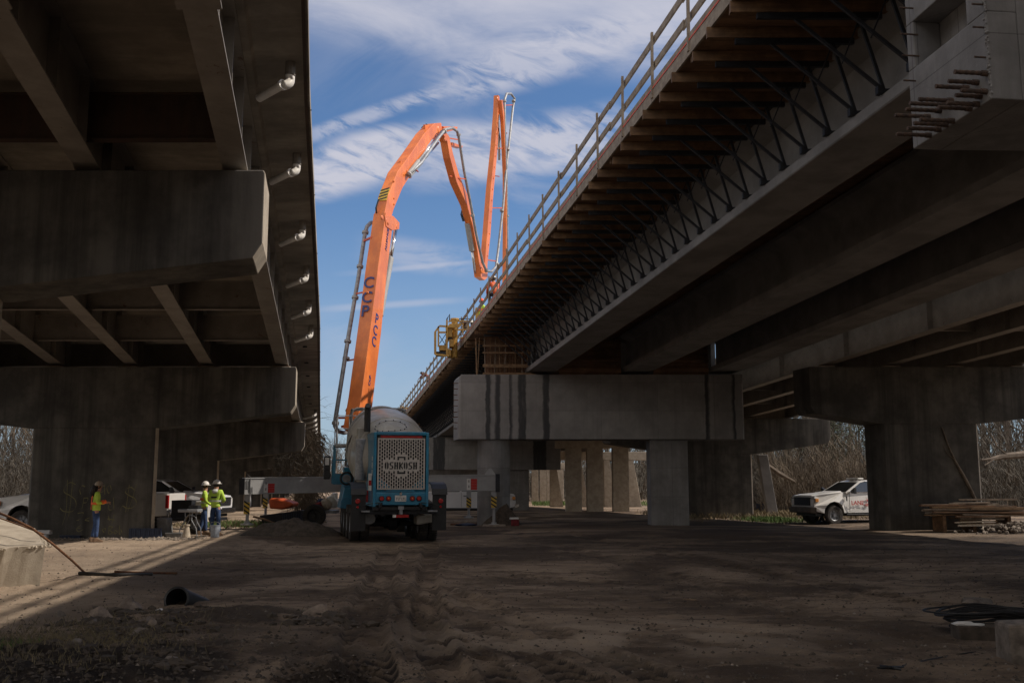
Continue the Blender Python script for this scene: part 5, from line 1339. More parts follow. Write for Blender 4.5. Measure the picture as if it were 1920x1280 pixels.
for k, (x_, zz) in enumerate(((.06, -.06), (.12, -.06), (.18, -.06))):
    p = A+ux*x_-nn*.02; q = p+ux*.12
    m.tube([p+Vector((0, 0, zt1-.10)), p+Vector((0, 0, zt1-.40+.02*k)), q+Vector((0, 0, zt1-.40+.02*k)), q+Vector((0, 0, zb1+.01))], .009, 5)
m.tube([A+ux*.04+Vector((0, 0, zt1)), A+ux*.10+Vector((0, 0, zt1+.12)), A+ux*.2+Vector((0, 0, zt1+.02))], .012, 6)
m.build('hose_run', M['black'], oa)
g1 = leg(463, 984, 38.2, zt1-.02); g2 = leg(926, 985, 41.9, zt4-.02)
# front outriggers further off, swung forward
m = MB(); A3 = at(497, 900, 46.5); arm(497, 660, 46.5, 46.0, 2.02, 1.45, 2.05, 1.45, name='outrigger_arm'); arm(700, 884, 46.2, 47.5, 2.0, 1.45, 2.0, 1.45)
g3 = leg(497.5, 970, 46.6, 1.95); g4 = leg(879, 971, 47.6, 1.95)
m = MB(); e_ = B2+Vector((-.25, .1, zt4)); m.prism([e_+Vector((-.22, 0, .0)), e_+Vector((.22, 0, 0)), e_+Vector((.05, 0, .26)), e_+Vector((-.05, 0, .26))], (0, .06, 0)); m.build('lifting_eye', M['grey_box'], PT)
m = MB(); m.bx(B2.x-.02, B2.x+.16, 41.7, 42.15, zb4-.05, zt4+.02); m.bx(A.x-.22, A.x-.01, 38.02, 38.3, zb1, zt1-.03); m.build('end_plate', M['dark_steel'], PT)
# ---------------------------------------------------------------- people
BASEJ = dict(pelvis=(0, 0, .96), waist=(0, 0, 1.08), chest=(0, 0, 1.30), neck=(0, 0, 1.47), head=(0, .01, 1.56), crown=(0, .01, 1.73),
             sh=(.185, 0, 1.42), el=(.25, -.03, 1.14), wr=(.25, .10, .90), hip=(.095, 0, .92), kn=(.11, .02, .50), an=(.12, -.02, .09), toe=(.14, .16, .035))
def skin_obj(name, verts, edges, radii, mat, parent, sub=1, root=0):
    me = bpy.data.meshes.new(name); me.from_pydata([tuple(v) for v in verts], edges, []); o = bpy.data.objects.new(name, me); COL.objects.link(o); o.parent = parent
    me.materials.append(mat)
    md = o.modifiers.new('Skin', 'SKIN'); md.use_smooth_shade = True
    sv = me.skin_vertices[0].data
    for i, r in enumerate(radii):
        rr = r if hasattr(r, '__len__') else (r, r); sv[i].radius = rr; sv[i].use_root = (i == root)
    if sub: s = o.modifiers.new('Sub', 'SUBSURF'); s.levels = sub; s.render_levels = sub
    return o
def person(label, loc, facing, joints=None, top='hivis', vest=None, legs='denim', hat='hat_white', scale=1., longhair=False, extras=None, group=None):
    """facing: z rotation, figure looks along its local +y"""
    root = thing('person', label, 'person', (0, 0, 0), group)
    J = {}
    for k, v in BASEJ.items():
        if k in ('sh', 'el', 'wr', 'hip', 'kn', 'an', 'toe'):
            J['r'+k] = Vector(v); J['l'+k] = Vector((-v[0], v[1], v[2]))
        else: J[k] = Vector(v)
    for k, v in (joints or {}).items(): J[k] = Vector(v)
    V = []; E = []; Rr = []
    def add(p, r, prev=None):
        V.append(p); Rr.append(r); i = len(V)-1
        if prev is not None: E.append((prev, i))
        return i
    ip = add(J['pelvis'], (.11, .085)); iw = add(J['waist'], (.11, .085), ip); ic = add(J['chest'], (.14, .10), iw); inn = add(J['neck'], .058, ic)
    ih = add(J['head'], (.072, .085), inn); im = add((J['head']+J['crown'])/2, (.080, .098), ih); icr = add(J['crown'], (.055, .07), im)
    hands = []
    for s in 'lr':
        a = add(J[s+'sh'], .062, ic); b = add((J[s+'sh']+J[s+'el'])/2, .052, a); c = add(J[s+'el'], .042, b); d = add(J[s+'wr'], .028, c)
        dr = (J[s+'wr']-J[s+'el']).normalized(); palm = add(J[s+'wr']+dr*.05, (.040, .020), d)
        sx = 1 if s == 'r' else -1
        side = dr.cross(Vector((0, 0, 1)));
        side = side.normalized() if side.length > .2 else Vector((0, 1, 0)); nn_ = side.cross(dr).normalized()
        for k, L_ in enumerate((.062, .070, .066, .052)):
            r0 = J[s+'wr']+dr*.085+side*(.030-.020*k); f1 = add(r0, .0095, palm); f2 = add(r0+dr*L_*.55-nn_*.012, .0088, f1); add(r0+dr*L_*.85-nn_*.035, .007, f2)
        t1 = add(J[s+'wr']+dr*.045+side*.045, .011, palm); add(J[s+'wr']+dr*.085+side*.06-nn_*.02, .009, t1)
        e = add(J[s+'hip'], .075, ip); f = add((J[s+'hip']+J[s+'kn'])/2, .066, e); g = add(J[s+'kn'], .052, f); g2 = add(J[s+'kn']*.6+J[s+'an']*.4, .050, g); h = add(J[s+'an'], .036, g2); add(J[s+'toe'], (.035, .025), h)
    skin_obj('body', V, E, Rr, M['skin'], root)
    # face: nose, eyes, ears
    hd = (J['head']+J['crown'])/2; fd = Vector((0, 1, 0)); 
    if 'look' in J: fd = J['look'].normalized()
    sd_ = fd.cross(Vector((0, 0, 1))).normalized()
    m = MB(); m.loft([[hd+fd*.085+sd_*a+Vector((0, 0, b)) for a, b in ((-.006, .015), (.006, .015), (.008, .0), (-.008, 0))], [hd+fd*.112+sd_*a+Vector((0, 0, b)) for a, b in ((-.008, -.018), (.008, -.018), (.014, -.028), (-.014, -.028))]])
    for s_ in (-1, 1): m.loft([[hd+sd_*s_*.078+fd*a+Vector((0, 0, b)) for a, b in ((-.015, -.03), (.012, -.03), (.018, .025), (-.018, .025))], [hd+sd_*s_*.095+fd*(a-.008)+Vector((0, 0, b)) for a, b in ((-.015, -.02), (.008, -.02), (.012, .02), (-.015, .02))]])
    m.build('nose_and_ears', M['skin'], root, smooth=True)
    for s_ in (-1, 1):
        m = MB(); lump(m, hd+fd*.088+sd_*s_*.032+Vector((0, 0, .012)), .012, amp=0, n=1); m.build('eye', M['black'], root, smooth=True)
    m = MB(); m.box(hd+fd*.092+Vector((0, 0, -.052)), (.04, .012, .009)); m.build('mouth', M['red_cloth'], root)
    # hair
    m = MB(); lump(m, hd-fd*.022+Vector((0, 0, .0)), .10, seed=3, amp=.12, n=2, squash=(.92, 1.0, 1.0)); m.build('hair', M['hair'], root, smooth=True)
    if longhair:
        m = MB(); b0 = hd-fd*.07
        m.tube([b0+Vector((0, 0, .02)), b0+Vector((0, -.05, -.10)), b0+Vector((-.01, -.08, -.20)), b0+Vector((.0, -.07, -.30))], [.10, .105, .10, .04], 10); m.build('long_hair', M['hair'], root, smooth=True)
    # shirt or jacket
    V = []; E = []; Rr = []
    ip0 = add(J['pelvis']-Vector((0, 0, .07)), (.178, .135)); ip = add(J['pelvis']+Vector((0, 0, .02)), (.182, .14), ip0); iw = add(J['waist'], (.165, .128), ip); ic = add(J['chest'], (.185, .135), iw); inn = add(J['neck']-Vector((0, 0, .015)), .072, ic)
    for s in 'lr':
        a = add(J[s+'sh'], .080, ic); b = add((J[s+'sh']+J[s+'el'])/2, .070, a); c = add(J[s+'el'], .060, b); add(J[s+'wr']*.93+J[s+'el']*.07, .045, c)
    skin_obj('jacket', V, E, Rr, M[top], root)
    V = []; E = []; Rr = []
    ip = add(J['pelvis'], (.158, .12))
    add(J['pelvis']+Vector((0, 0, .06)), (.150, .115), ip)
    for s in 'lr':
        e = add(J[s+'hip']-Vector((0, 0, .03)), (.105, .10), ip); f = add((J[s+'hip']+J[s+'kn'])/2, .090, e); g = add(J[s+'kn'], .072, f); g2 = add(J[s+'kn']*.5+J[s+'an']*.5, .068, g); add(J[s+'an']+Vector((0, 0, .03)), .062, g2)
    skin_obj('trousers', V, E, Rr, M[legs], root)
    for s in 'lr':
        a = J[s+'an']; t_ = J[s+'toe']; d_ = (Vector((t_.x, t_.y, 0))-Vector((a.x, a.y, 0))).normalized(); q_ = d_.cross(Vector((0, 0, 1)))
        m = MB(); base = a.z-.09
        rings = []
        for k, (u_, w_, h_) in enumerate(((-.09, .040, .10), (-.05, .052, .15), (.02, .052, .15), (.08, .050, .105), (.15, .050, .075), (.20, .032, .055))):
            c0 = Vector((a.x, a.y, base))+d_*u_; rings.append([c0-q_*w_, c0+q_*w_, c0+q_*w_*.9+Vector((0, 0, h_*.7)), c0+q_*w_*.5+Vector((0, 0, h_)), c0-q_*w_*.5+Vector((0, 0, h_)), c0-q_*w_*.9+Vector((0, 0, h_*.7))])
        m.loft(rings); m.build('boot', M['boot'], root, bevel=.01)
    # hard hat
    if hat:
        upv = (J['crown']-J['head']).normalized(); hb = J['crown']-upv*.055
        m = MB(); m.lathe([(.0, .118), (.03, .120), (.07, .110), (.10, .085), (.122, .045), (.128, .01)], hb, upv, 24)
        hh = m.build('hard_hat', M[hat], root, smooth=True)
        m = MB(); m.lathe([(-.008, .135), (.0, .165), (.008, .160), (.012, .118)], hb+fd*.018, upv, 28); m.build('hat_brim', M[hat], hh, smooth=True)
        m = MB(); m.tube([hb+fd*(.118*math.cos(t))+upv*(.125*math.sin(t)+.01) for t in [R(10+16*i) for i in range(11)]], .010, 6); m.build('hat_ridge', M[hat], hh, smooth=True)
    if vest:
        for spec in vest:
            nm, mt, bands = spec
            for (c_, rx, ry, z0, z1) in bands:
                c_ = Vector(c_); m = MB(); n = 20
                rings = [[c_+Vector((rx*math.cos(2*math.pi*k/n), ry*math.sin(2*math.pi*k/n), z)) for k in range(n)] for z in (z0, z1)]
                m.loft(rings, caps=False); m.build(nm, M[mt], root, smooth=True)
    if extras: extras(root, J)
    root.location = loc; root.rotation_euler = (0, 0, facing); root.scale = (scale,)*3
    return root
# worker by the graffiti pier: faces right, forearms raised in front
p = at(177, 1016, 30.2); zg = gz(p.x, 30.2)
def x_tape(root, J):
    for s in (-1, 1):
        m = MB()
        pts = [(s*.10, -.138, 1.36), (s*.04, -.150, 1.20), (s*-.00, -.152, 1.08), (s*.02, -.155, .95)]
        m.loft([[Vector(q)+Vector((dx, dy, 0)) for dx, dy in ((-.035, 0), (.035, 0), (.035, .012), (-.035, .012))] for q in pts]); m.build('orange_stripe', M['hivis_orange'], root)
    m = MB()
    for k in range(1): m.tube([(.26, .12, 1.17), (.20, .22, 1.19)], .058, 10)
    m.build('orange_cuff', M['hivis_orange'], root)
person('person in lime vest with orange back stripes and a tan hat, facing the graffiti', (p.x, 30.2, zg), R(-62),
       joints=dict(rel=(.27, .0, 1.14), rwr=(.16, .24, 1.17), lel=(-.26, .02, 1.14), lwr=(-.12, .27, 1.14), ran=(.13, .02, .09), lan=(-.11, -.06, .09), rkn=(.11, .03, .5), head=(0, .03, 1.555), crown=(0, .035, 1.715), toe=(0, 0, 0)),
       hat='hat_tan', longhair=True, extras=x_tape,
       vest=[('orange_band', 'hivis_orange', [((0, 0, 0), .208, .160, 1.10, 1.17)])])
# two workers talking further right
p = at(402, 1003, 33.6); zg = gz(p.x, 33.6)
def badge(root, J):
    m = MB(); m.add([(-.10, -.150, 1.27), (.12, -.150, 1.27), (.10, -.152, 1.22), (-.08, -.152, 1.21)], [(0, 1, 2, 3)]); m.build('back_print', M['dark_cloth'], root, recalc=False)
    m = MB(); m.lathe([(0, .09), (.08, .10), (.1, .06)], (0, -.06, 1.40), (0, -.4, 1), 14); m.build('hood', M['reflective'], root, smooth=True)
person('person in long sleeved lime jacket and white hard hat with back to us', (p.x, 33.6, zg), R(-12),
       joints=dict(rel=(.27, .04, 1.14), rwr=(.12, .26, 1.10), lel=(-.27, .04, 1.13), lwr=(-.14, .24, 1.06), ran=(.13, .05, .09)), extras=badge, scale=1.03,
       vest=[('silver_band', 'reflective', [((0, 0, 0), .207, .160, 1.10, 1.15)])])
p = at(381, 998, 34.6); zg = gz(p.x, 34.6)
person('person in lime and orange shirt and white hard hat, left of the lime jacket', (p.x, 34.6, zg), R(-75),
       joints=dict(rel=(.24, .05, 1.13), rwr=(.16, .26, .98), lel=(-.24, .04, 1.13), lwr=(-.13, .26, .98), rkn=(.11, .06, .5), ran=(.12, .08, .09), lan=(-.12, -.14, .09), lkn=(-.11, -.03, .5)), scale=1.0,
       vest=[('orange_band', 'hivis_orange', [((0, 0, 0), .200, .155, 1.16, 1.24)]), ('silver_band', 'reflective', [((0, 0, 0), .198, .150, 1.06, 1.10)])])
# workers on the new deck
def deck_xy(px, Y, inn):
    x = rbx(Y)+EO+inn; return Vector((x, Y, rbz(Y)+GDP+.36))
v = deck_xy(905, 46.0, .55); v.x = at(903, 600, 46).x
person('person in orange hard hat and lime vest behind the deck railing', v, R(-60), hat='hat_orange', joints=dict(rel=(.25, .1, 1.16), rwr=(.15, .3, 1.1), lel=(-.25, .1, 1.16), lwr=(-.12, .32, 1.12)), legs='dark_cloth', vest=[('orange_band', 'hivis_orange', [((0, 0, 0), .205, .158, 1.20, 1.30)])])
v = deck_xy(0, 51.2, .6); v.x = at(885, 620, 51.2).x
person('person in dark shirt and orange trousers beside the yellow machine', v, R(40), top='dark_cloth', legs='orange_dull', hat='hat_white', joints=dict(rel=(.25, .12, 1.16), rwr=(.2, .32, 1.0), lel=(-.25, .12, 1.16), lwr=(-.2, .32, 1.0)))
v = deck_xy(0, 67, .75)
v.x = at(803, 712, 67).x
person('person in maroon top bending over the far railing', v, R(75), top='red_cloth', legs='dark_cloth', hat=None,
       joints=dict(chest=(0, .18, 1.24), neck=(0, .36, 1.30), head=(0, .44, 1.32), crown=(0, .58, 1.38), rsh=(.185, .26, 1.30), lsh=(-.185, .26, 1.30), rel=(.22, .42, 1.08), rwr=(.2, .56, .98), lel=(-.22, .42, 1.08), lwr=(-.2, .56, .98)))
v = deck_xy(0, 39.0, .7); v.x = at(931, 560, 39).x
person('person kneeling in orange behind the deck edge under the boom tip', v, R(30), top='orange_dull', legs='dark_cloth', hat='hat_white',
       joints=dict(pelvis=(0, 0, .42), waist=(0, .05, .54), chest=(0, .14, .74), neck=(0, .22, .90), head=(0, .26, .98), crown=(0, .30, 1.14), rsh=(.185, .18, .86), lsh=(-.185, .18, .86), rel=(.25, .30, .62), rwr=(.18, .46, .45), lel=(-.25, .30, .62), lwr=(-.18, .46, .45), rhip=(.095, 0, .38), lhip=(-.095, 0, .38), rkn=(.13, .36, .10), lkn=(-.13, .38, .42), ran=(.12, -.06, .10), lan=(-.13, .30, .09), rtoe=(.12, -.20, .04), ltoe=(-.13, .46, .035)))

# ---------------------------------------------------------------- yellow deck machine
v = deck_xy(0, 46.5, 0)
FM = thing('deck_finishing_machine', 'yellow deck finishing machine with an open cage reaching over the deck edge', 'finishing machine', (v.x+1.5, 46.5, v.z))
def q(px, py, Y=46.4): return at(px, py, Y)
def ybar(a, b, w, name='frame_bar', mat='yellow', Ya=46.4, Yb=None):
    m = MB(); m.bar(q(*a, Ya), q(*b, Yb or Ya), w); m.build(name, M[mat], FM)
for Yk in (46.0, 47.1):
    for a, b, w in (((816, 622), (816, 664), .10), ((822, 612), (822, 650), .07), ((837, 612), (837, 618), .07), ((816, 622), (824, 611), .07), ((824, 611), (838, 612), .08), ((822, 623), (838, 623), .08), ((816, 664), (842, 667), .09), ((838, 600), (838, 668), .08), ((838, 612), (862, 612), .09), ((842, 602), (878, 602), .07), ((842, 609), (864, 609), .10), ((858, 618), (890, 618), .07), ((857, 598), (857, 640), .05), ((878, 602), (878, 632), .08), ((868, 605), (868, 628), .06), ((860, 635), (880, 628), .05)):
        ybar(a, b, w, Ya=Yk)
for a in ((816, 624), (816, 662), (824, 612), (838, 612), (838, 664), (842, 603), (878, 603)): ybar(a, a, .06, Ya=46.0, Yb=47.1, name='cross_bar')
for a, b in (((822, 626), (836, 648)), ((836, 626), (824, 644)), ((842, 632), (834, 650)), ((866, 612), (876, 628)), ((876, 612), (866, 628))): ybar(a, b, .03, mat='dark_steel', name='cable')
m = MB(); m.lathe([(0, .15), (1.78, .15)], q(852, 670, 46.6), (0, 0, 1), 16); m.lathe([(1.78, .2), (1.86, .2)], q(852, 670, 46.6), (0, 0, 1), 16); m.build('lifting_column', M['yellow'], FM)
for (xa, xb, ya, yb, nm, mt) in ((838, 848, 610, 632, 'engine_box', 'yellow'), (823, 837, 647, 657, 'counterweight_box', 'yellow'), (840, 847, 633, 636, 'motor', 'dark_steel'), (866, 876, 604, 609, 'drive_unit', 'rusty'), (838, 846, 655, 668, 'lower_box', 'yellow'), (842, 851, 636, 650, 'winch_box', 'yellow'), (816, 838, 659, 665, 'tray', 'dark_steel')):
    m = MB(); A_ = q(xa, yb, 46.2); B_ = q(xb, ya, 46.2); m.bx(A_.x, B_.x, 46.15, 46.9, A_.z, B_.z); m.build(nm, M[mt], FM, bevel=.02)
m = MB(); m.tube([q(837, 634, 46.1), q(837, 612, 46.1), q(838, 598, 46.1), q(843, 589, 46.1), q(843, 602, 46.1)], .03, 8); m.tube([q(860, 600, 46.1), q(862, 597.5, 46.1), q(884, 597.5, 46.1)], .022, 6); m.build('hose_loop', M['black'], FM)
m = MB()
for s in range(9):
    x0 = v.x+.6+s*1.1; 
m.bx(v.x+.6, v.x+9.4, 46.1, 46.2, v.z+.5, v.z+.6); m.bx(v.x+.6, v.x+9.4, 47.0, 47.1, v.z+.5, v.z+.6); m.bx(v.x+.6, v.x+9.4, 46.1, 46.2, v.z+1.25, v.z+1.35)
m.build('truss_beam', M['yellow'], FM)
for s in (.7, 9.3):
    m = MB(); m.bx(v.x+s-.08, v.x+s+.08, 46.05, 46.2, v.z+.1, v.z+1.4); m.lathe([(-.06, .18), (.06, .18)], (v.x+s, 46.1, v.z+.19), (0, 1, 0), 16); m.build('wheel_leg', M['yellow'], FM)
# second yellow machine far down the deck
FA = thing('deck_finishing_machine', 'small yellow frame far along the new deck, just right of the mixer drum', 'finishing machine', deck_xy(0, 84, .5))
zz = deck_xy(0, 84, .5); x0 = at(768, 760, 84).x
for dx in (-.7, .1, .8):
    m = MB(); m.bar((x0+dx, 84, zz.z-.8), (x0+dx+.1, 84, zz.z+.9), .16); m.build('frame_bar', M['yellow'], FA)
m = MB(); m.bar((x0-.8, 84, zz.z+.7), (x0+1.2, 84, zz.z+.8), .16); m.bar((x0-.8, 84, zz.z-.2), (x0+1.2, 84, zz.z+.0), .14); m.build('cross_bar', M['yellow'], FA)

# ---------------------------------------------------------------- things round the workers
def simple(name, label, cat, mb, mat, **k): return mb.build(name, M[mat], label=label, cat=cat, **k)
bk = at(403, 1003, 32.6); g_ = gz(bk.x, 32.6)
t = thing('bucket', 'pale blue plastic bucket on the ground at the feet of the workers', 'bucket', (bk.x, 32.6, g_))
m = MB(); m.lathe([(0, .125), (.02, .13), (.34, .155), (.36, .165), (.38, .165), (.38, .15), (.06, .12)], (bk.x, 32.6, g_), (0, 0, 1), 24); m.build('pail', M['bucket'], t, smooth=False)
m = MB(); m.tube([(bk.x-.16, 32.6, g_+.36), (bk.x-.13, 32.55, g_+.46), (bk.x, 32.52, g_+.50), (bk.x+.13, 32.55, g_+.46), (bk.x+.16, 32.6, g_+.36)], .008, 6); m.build('handle', M['galv'], t)
bk = at(356, 1000, 33); g_ = gz(bk.x, 33)
t = thing('saw_stand', 'portable saw bench on thin bent legs beside the pickup tail', 'saw bench', (bk.x, 33, g_))
m = MB(); m.bx(bk.x-.35, bk.x+.30, 32.75, 33.3, g_+.80, g_+.90); m.build('table_top', M['galv'], t, bevel=.02)
m = MB(); m.bx(bk.x-.02, bk.x+.28, 32.8, 33.2, g_+.90, g_+1.02); m.lathe([(-.01, .13), (.01, .13)], (bk.x+.1, 33, g_+.92), (1, 0, 0), 20); m.build('saw_body', M['dark_steel'], t)
for sx in (-1, 1):
    for y_ in (32.8, 33.25):
        m = MB(); m.tube([(bk.x+sx*.12, y_, g_+.80), (bk.x+sx*.10, y_, g_+.55), (bk.x+sx*.26, y_, g_+.28), (bk.x+sx*.30, y_, g_)], .016, 6); m.build('leg', M['galv'], t)
m = MB(); m.lathe([(-.012, .22), (.012, .22), (.012, .20), (-.012, .20)], (bk.x+.08, 32.74, g_+.5), (0, 1, 0), 24, caps=False); m.build('hoop', M['galv'], t)
m = MB(); m.lathe([(0, .13), (.05, .13), (.30, .085), (.36, .07), (.37, .10), (.42, .10)], (bk.x+.05, 32.5, gz(bk.x, 32.5)), (0, 0, 1), 18); simple('water_jug', 'dusty tan jug standing under the saw bench', 'jug', m, 'tan_plastic')
bn = at(309, 1000, 33.2); g_ = gz(bn.x, 33.2)
m = MB(); m.loft([[(bn.x-.20, 33.0, g_), (bn.x+.22, 33.0, g_), (bn.x+.22, 33.4, g_), (bn.x-.20, 33.4, g_)], [(bn.x-.22, 32.95, g_+.62), (bn.x+.14, 32.95, g_+.62), (bn.x+.14, 33.45, g_+.62), (bn.x-.22, 33.45, g_+.62)]]); simple('plastic_bin', 'dark grey bin against the sunlit corner of the graffiti pier', 'bin', m, 'grey_plastic', bevel=.04)
tr = at(328, 999, 32.9); g_ = gz(tr.x, 32.9)
m = MB(); m.loft([[(tr.x-.22, 32.7, g_), (tr.x+.25, 32.7, g_), (tr.x+.25, 33.1, g_), (tr.x-.22, 33.1, g_)], [(tr.x-.26, 32.66, g_+.17), (tr.x+.30, 32.66, g_+.17), (tr.x+.30, 33.14, g_+.17), (tr.x-.26, 33.14, g_+.17)]]); simple('tool_case', 'low grey tool case on the ground beside the dark bin', 'case', m, 'grey_plastic', bevel=.02)
gn = at(373, 990, 35.4); g_ = gz(gn.x, 35.4)
t = thing('utility_trailer', 'small dark trailer with a curved mudguard behind the saw bench', 'trailer', (gn.x, 35.4, g_))
m = MB(); m.bx(gn.x-1.0, gn.x+.75, 35.0, 36.2, g_+.45, g_+.55); m.bx(gn.x-.9, gn.x-.2, 35.1, 36.1, g_+.551, g_+1.15); m.build('bed', M['dark_steel'], t)
m = MB(); m.prism([(gn.x+.05+.42*math.cos(a), 34.86, g_+.35+.42*math.sin(a)) for a in [R(170-20*i) for i in range(9)]]+[(gn.x+.05+.38*math.cos(a), 34.86, g_+.35+.38*math.sin(a)) for a in [R(10+20*i) for i in range(9)]], (0, .25, 0)); m.build('mudguard', M['tan_plastic'], t)
wheel(t, (gn.x+.05, 35.0, g_+.33), .33, .2)
m = MB(); m.bx(gn.x-.1, gn.x+.35, 35.2, 35.9, g_+.56, g_+1.12); m.build('tool_box', M['white_paint'], t, bevel=.02)
# barrier block, lower left
BBx = at(84, 1095, 13.2); 
zt_ = at(85, 1015, 14.6).z; tl = at(-60, 966, 15.5)
t = thing('concrete_block', 'big pale broken-edged concrete barrier block at the left, sun on its sloping top', 'concrete block', (BBx.x-1, 13.8, 0))
g_ = gz(-6.3, 13)
B_ = at(85, 1021, 17.5); A_ = at(-120, 1036, 17.3); C_ = at(66, 990, 19.3); D_ = at(-120, 938, 20.2)
fb = [Vector((A_.x, 17.15, -.15)), Vector((at(73, 1095, 17.35).x, 17.35, -.15)), Vector((C_.x-.05, 19.4, -.1)), Vector((D_.x, 20.3, -.1))]
m = MB(); n = 16; bot = []; top = []
import itertools
def edge(a, b, n, amp, sd):
    o_ = []
    for i in range(n): 
        tt = i/n; p_ = a.lerp(b, tt); k = noise.noise(Vector((i*.7, sd, 3)))*amp; o_.append(p_+Vector((k*.5, k, k*.6)))
    return o_
topr = edge(A_, B_, 14, .05, 1)+edge(B_, C_, 8, .05, 2)+edge(C_, D_, 6, .04, 3)+edge(D_, A_, 4, .0, 4)
botr = [fb[0].lerp(fb[1], i/14) for i in range(14)]+[fb[1].lerp(fb[2], i/8) for i in range(8)]+[fb[2].lerp(fb[3], i/6) for i in range(6)]+[fb[3].lerp(fb[0], i/4) for i in range(4)]
m.loft([botr, topr], caps=False); m.f.append(tuple(range(len(botr), 2*len(botr)))); m.build('block', M['pedestal'], t)
m = MB()
for i in range(200):
    s_ = i/200; p_ = (A_.lerp(B_, s_*1.3) if s_ < .77 else B_.lerp(C_, (s_-.77)*2.2)); lump(m, p_+Vector((random.uniform(-.05, .05), random.uniform(-.02, .10), -.03)), random.uniform(.010, .034), seed=i, n=1, amp=.8)
m.build('broken_edge', M['pedestal'], t)
# thin rods across the block
def rod(label, pts, r, mat='rusty', name='bent_rod'):
    m = MB(); m.tube(pts, r, 7); simple(name, label, 'rod', m, mat, smooth=True)
rod('longer rusty rod bowed over the block down to the black pipe', [at(*q_) for q_ in ((-30, 950, 18.0), (20, 970, 17.7), (60, 990, 17.6), (100, 1020, 17.6), (135, 1050, 18.3), (160, 1074, 19.8))], .022)
rod('thin rusty rod lying along the sunlit top of the block', [at(*q_) for q_ in ((-30, 963, 18.4), (0, 971, 18.3), (40, 985, 18.2), (82, 1001, 17.9))], .013)
a_ = at(150, 1073, 13.9); b_ = at(300, 1076, 13.7)
def ong(px, py, lift=0.):
    r_ = ray(px, py); o_ = Vector((0, 0, CAMZ)); t_ = 5.
    for _ in range(30):
        p_ = o_+r_*t_; h = gz(p_.x, p_.y)
        t_ -= (p_.z-h-lift)/(r_.z) if abs(r_.z) > 1e-6 else 0
    return o_+r_*t_
m = MB(); m.tube([ong(148, 1074, .03), ong(200, 1077, .03), ong(286, 1076, .03)], .035, 10); simple('black_pipe', 'straight black pipe lying on the clay at the shadow edge', 'pipe', m, 'black', smooth=True)
m = MB(); m.tube([ong(215, 1071, .02), ong(260, 1073, .02), ong(332, 1074, .02)], .022, 8); simple('rusty_pipe', 'dark rusty bar lying just behind the black pipe', 'bar', m, 'rusty', smooth=True)
# culvert pipe stub
c_ = ong(330, 1135, .0); dr_ = Vector((.10, 1, -.28)).normalized()
m = MB(); o_ = c_+Vector((0, 0, .09)); n = 28
m.lathe([(0, .155), (0, .185), (.05, .19), (.10, .18), (.5, .18), (.9, .18)], o_, dr_, n, caps=False); m.lathe([(0, .155), (.9, .15), (.9, .01)], o_, dr_, n, caps=False)
simple('pipe_stub', 'open end of a short black drain pipe half buried in churned soil', 'drain pipe', m, 'black', smooth=True)
# rocks
def rock(label, px, py, r, sq, seed, mat='rock', grp=None):
    c0 = ong(px, py); r *= .86; m = MB(); lump(m, c0+Vector((0, 0, r*sq[2]*.10)), r, seed=seed, amp=.5, n=3, squash=sq)
    # facet it: snap towards a few planes
    rnd = random.Random(seed)
    for k in range(7):
        nrm = Vector((rnd.uniform(-1, 1), rnd.uniform(-1, 1), rnd.uniform(-.2, 1))).normalized(); lim = r*rnd.uniform(.55, .8)*max(.5, abs(nrm.dot(Vector(sq))))
        for i, p_ in enumerate(m.v):
            d_ = (p_-c0).dot(nrm)
            if d_ > lim: m.v[i] = p_-nrm*(d_-lim)*.9
    simple('rock', label, 'rock', m, mat, group=grp)
M['rubble'] = surf('pale_rubble', (.36, .285, .225), (.13, .10, .08), 4, rough=.95, bump=.9, bscale=14)
rock('largest pale angular rock in the rubble at the lower left', 229, 1144, .25, (1.1, .9, .95), 3, 'rubble')
rock('flat tan rock left of the largest pale rock', 187, 1160, .19, (1.2, .9, .8), 5, 'rubble')
rock('small upright stone between the flat tan rock and the rubble', 172, 1170, .10, (.7, .8, 1.2), 9)
rock('rounded pale stone right of the rubble, near the drain pipe', 266, 1166, .13, (1.0, .9, 1.0), 12, 'rubble')
rock('narrow pale stone at the right end of the rubble', 285, 1174, .10, (.8, .8, 1.1), 15, 'rubble')
rock('low stone in front of the rubble', 262, 1186, .13, (1.5, .8, .6), 17)
rock('wide brown rock alone in the middle of the lower left ground', 582, 1152, .23, (1.5, .8, .85), 21, 'rubble')
rock('muddy clod touching the right side of the wide brown rock', 620, 1158, .14, (1.3, .9, .8), 23, 'mudrock')
rock('pale stone just right of the drain pipe mouth', 300, 1148, .09, (1.4, .8, .7), 27, 'white_plain')
rock('dirty pale stone low down left, alone in the dark churned soil', 135, 1210, .12, (1.1, .9, .9), 31)
rock('white stone among dark clods near the bottom left of centre', 320, 1240, .10, (1.1, .9, .7), 33)
rock('small pale pebble near the left edge by the grass', 112, 1152, .07, (1.2, .8, .8), 35)
rock('flat grey slab lying behind the cable coil at the right', 1835, 1131, .27, (1.7, 1.0, .35), 41)
RC = [ong(a, b) for a, b in ((229, 1150), (190, 1166), (268, 1172), (287, 1180), (585, 1162), (622, 1164), (335, 1146), (140, 1214), (322, 1243), (250, 1180))]
_r = random.Random(21); m = MB()
for i in range(900):
    c_ = _r.choice(RC); a = _r.uniform(0, 6.28); d_ = abs(_r.gauss(.16, .16)); x_, y_ = c_.x+d_*1.5*math.cos(a), c_.y+d_*math.sin(a)-.05; r_ = _r.uniform(.012, .05)*(1 if _r.random() < .8 else 1.6)
    lump(m, (x_, y_, gz(x_, y_)+r_*.15), r_, seed=i, n=1, amp=.7, squash=(1.2, 1, .7))
simple('mud_rubble', None, None, m, 'mudrock', kind='stuff', recalc=False)
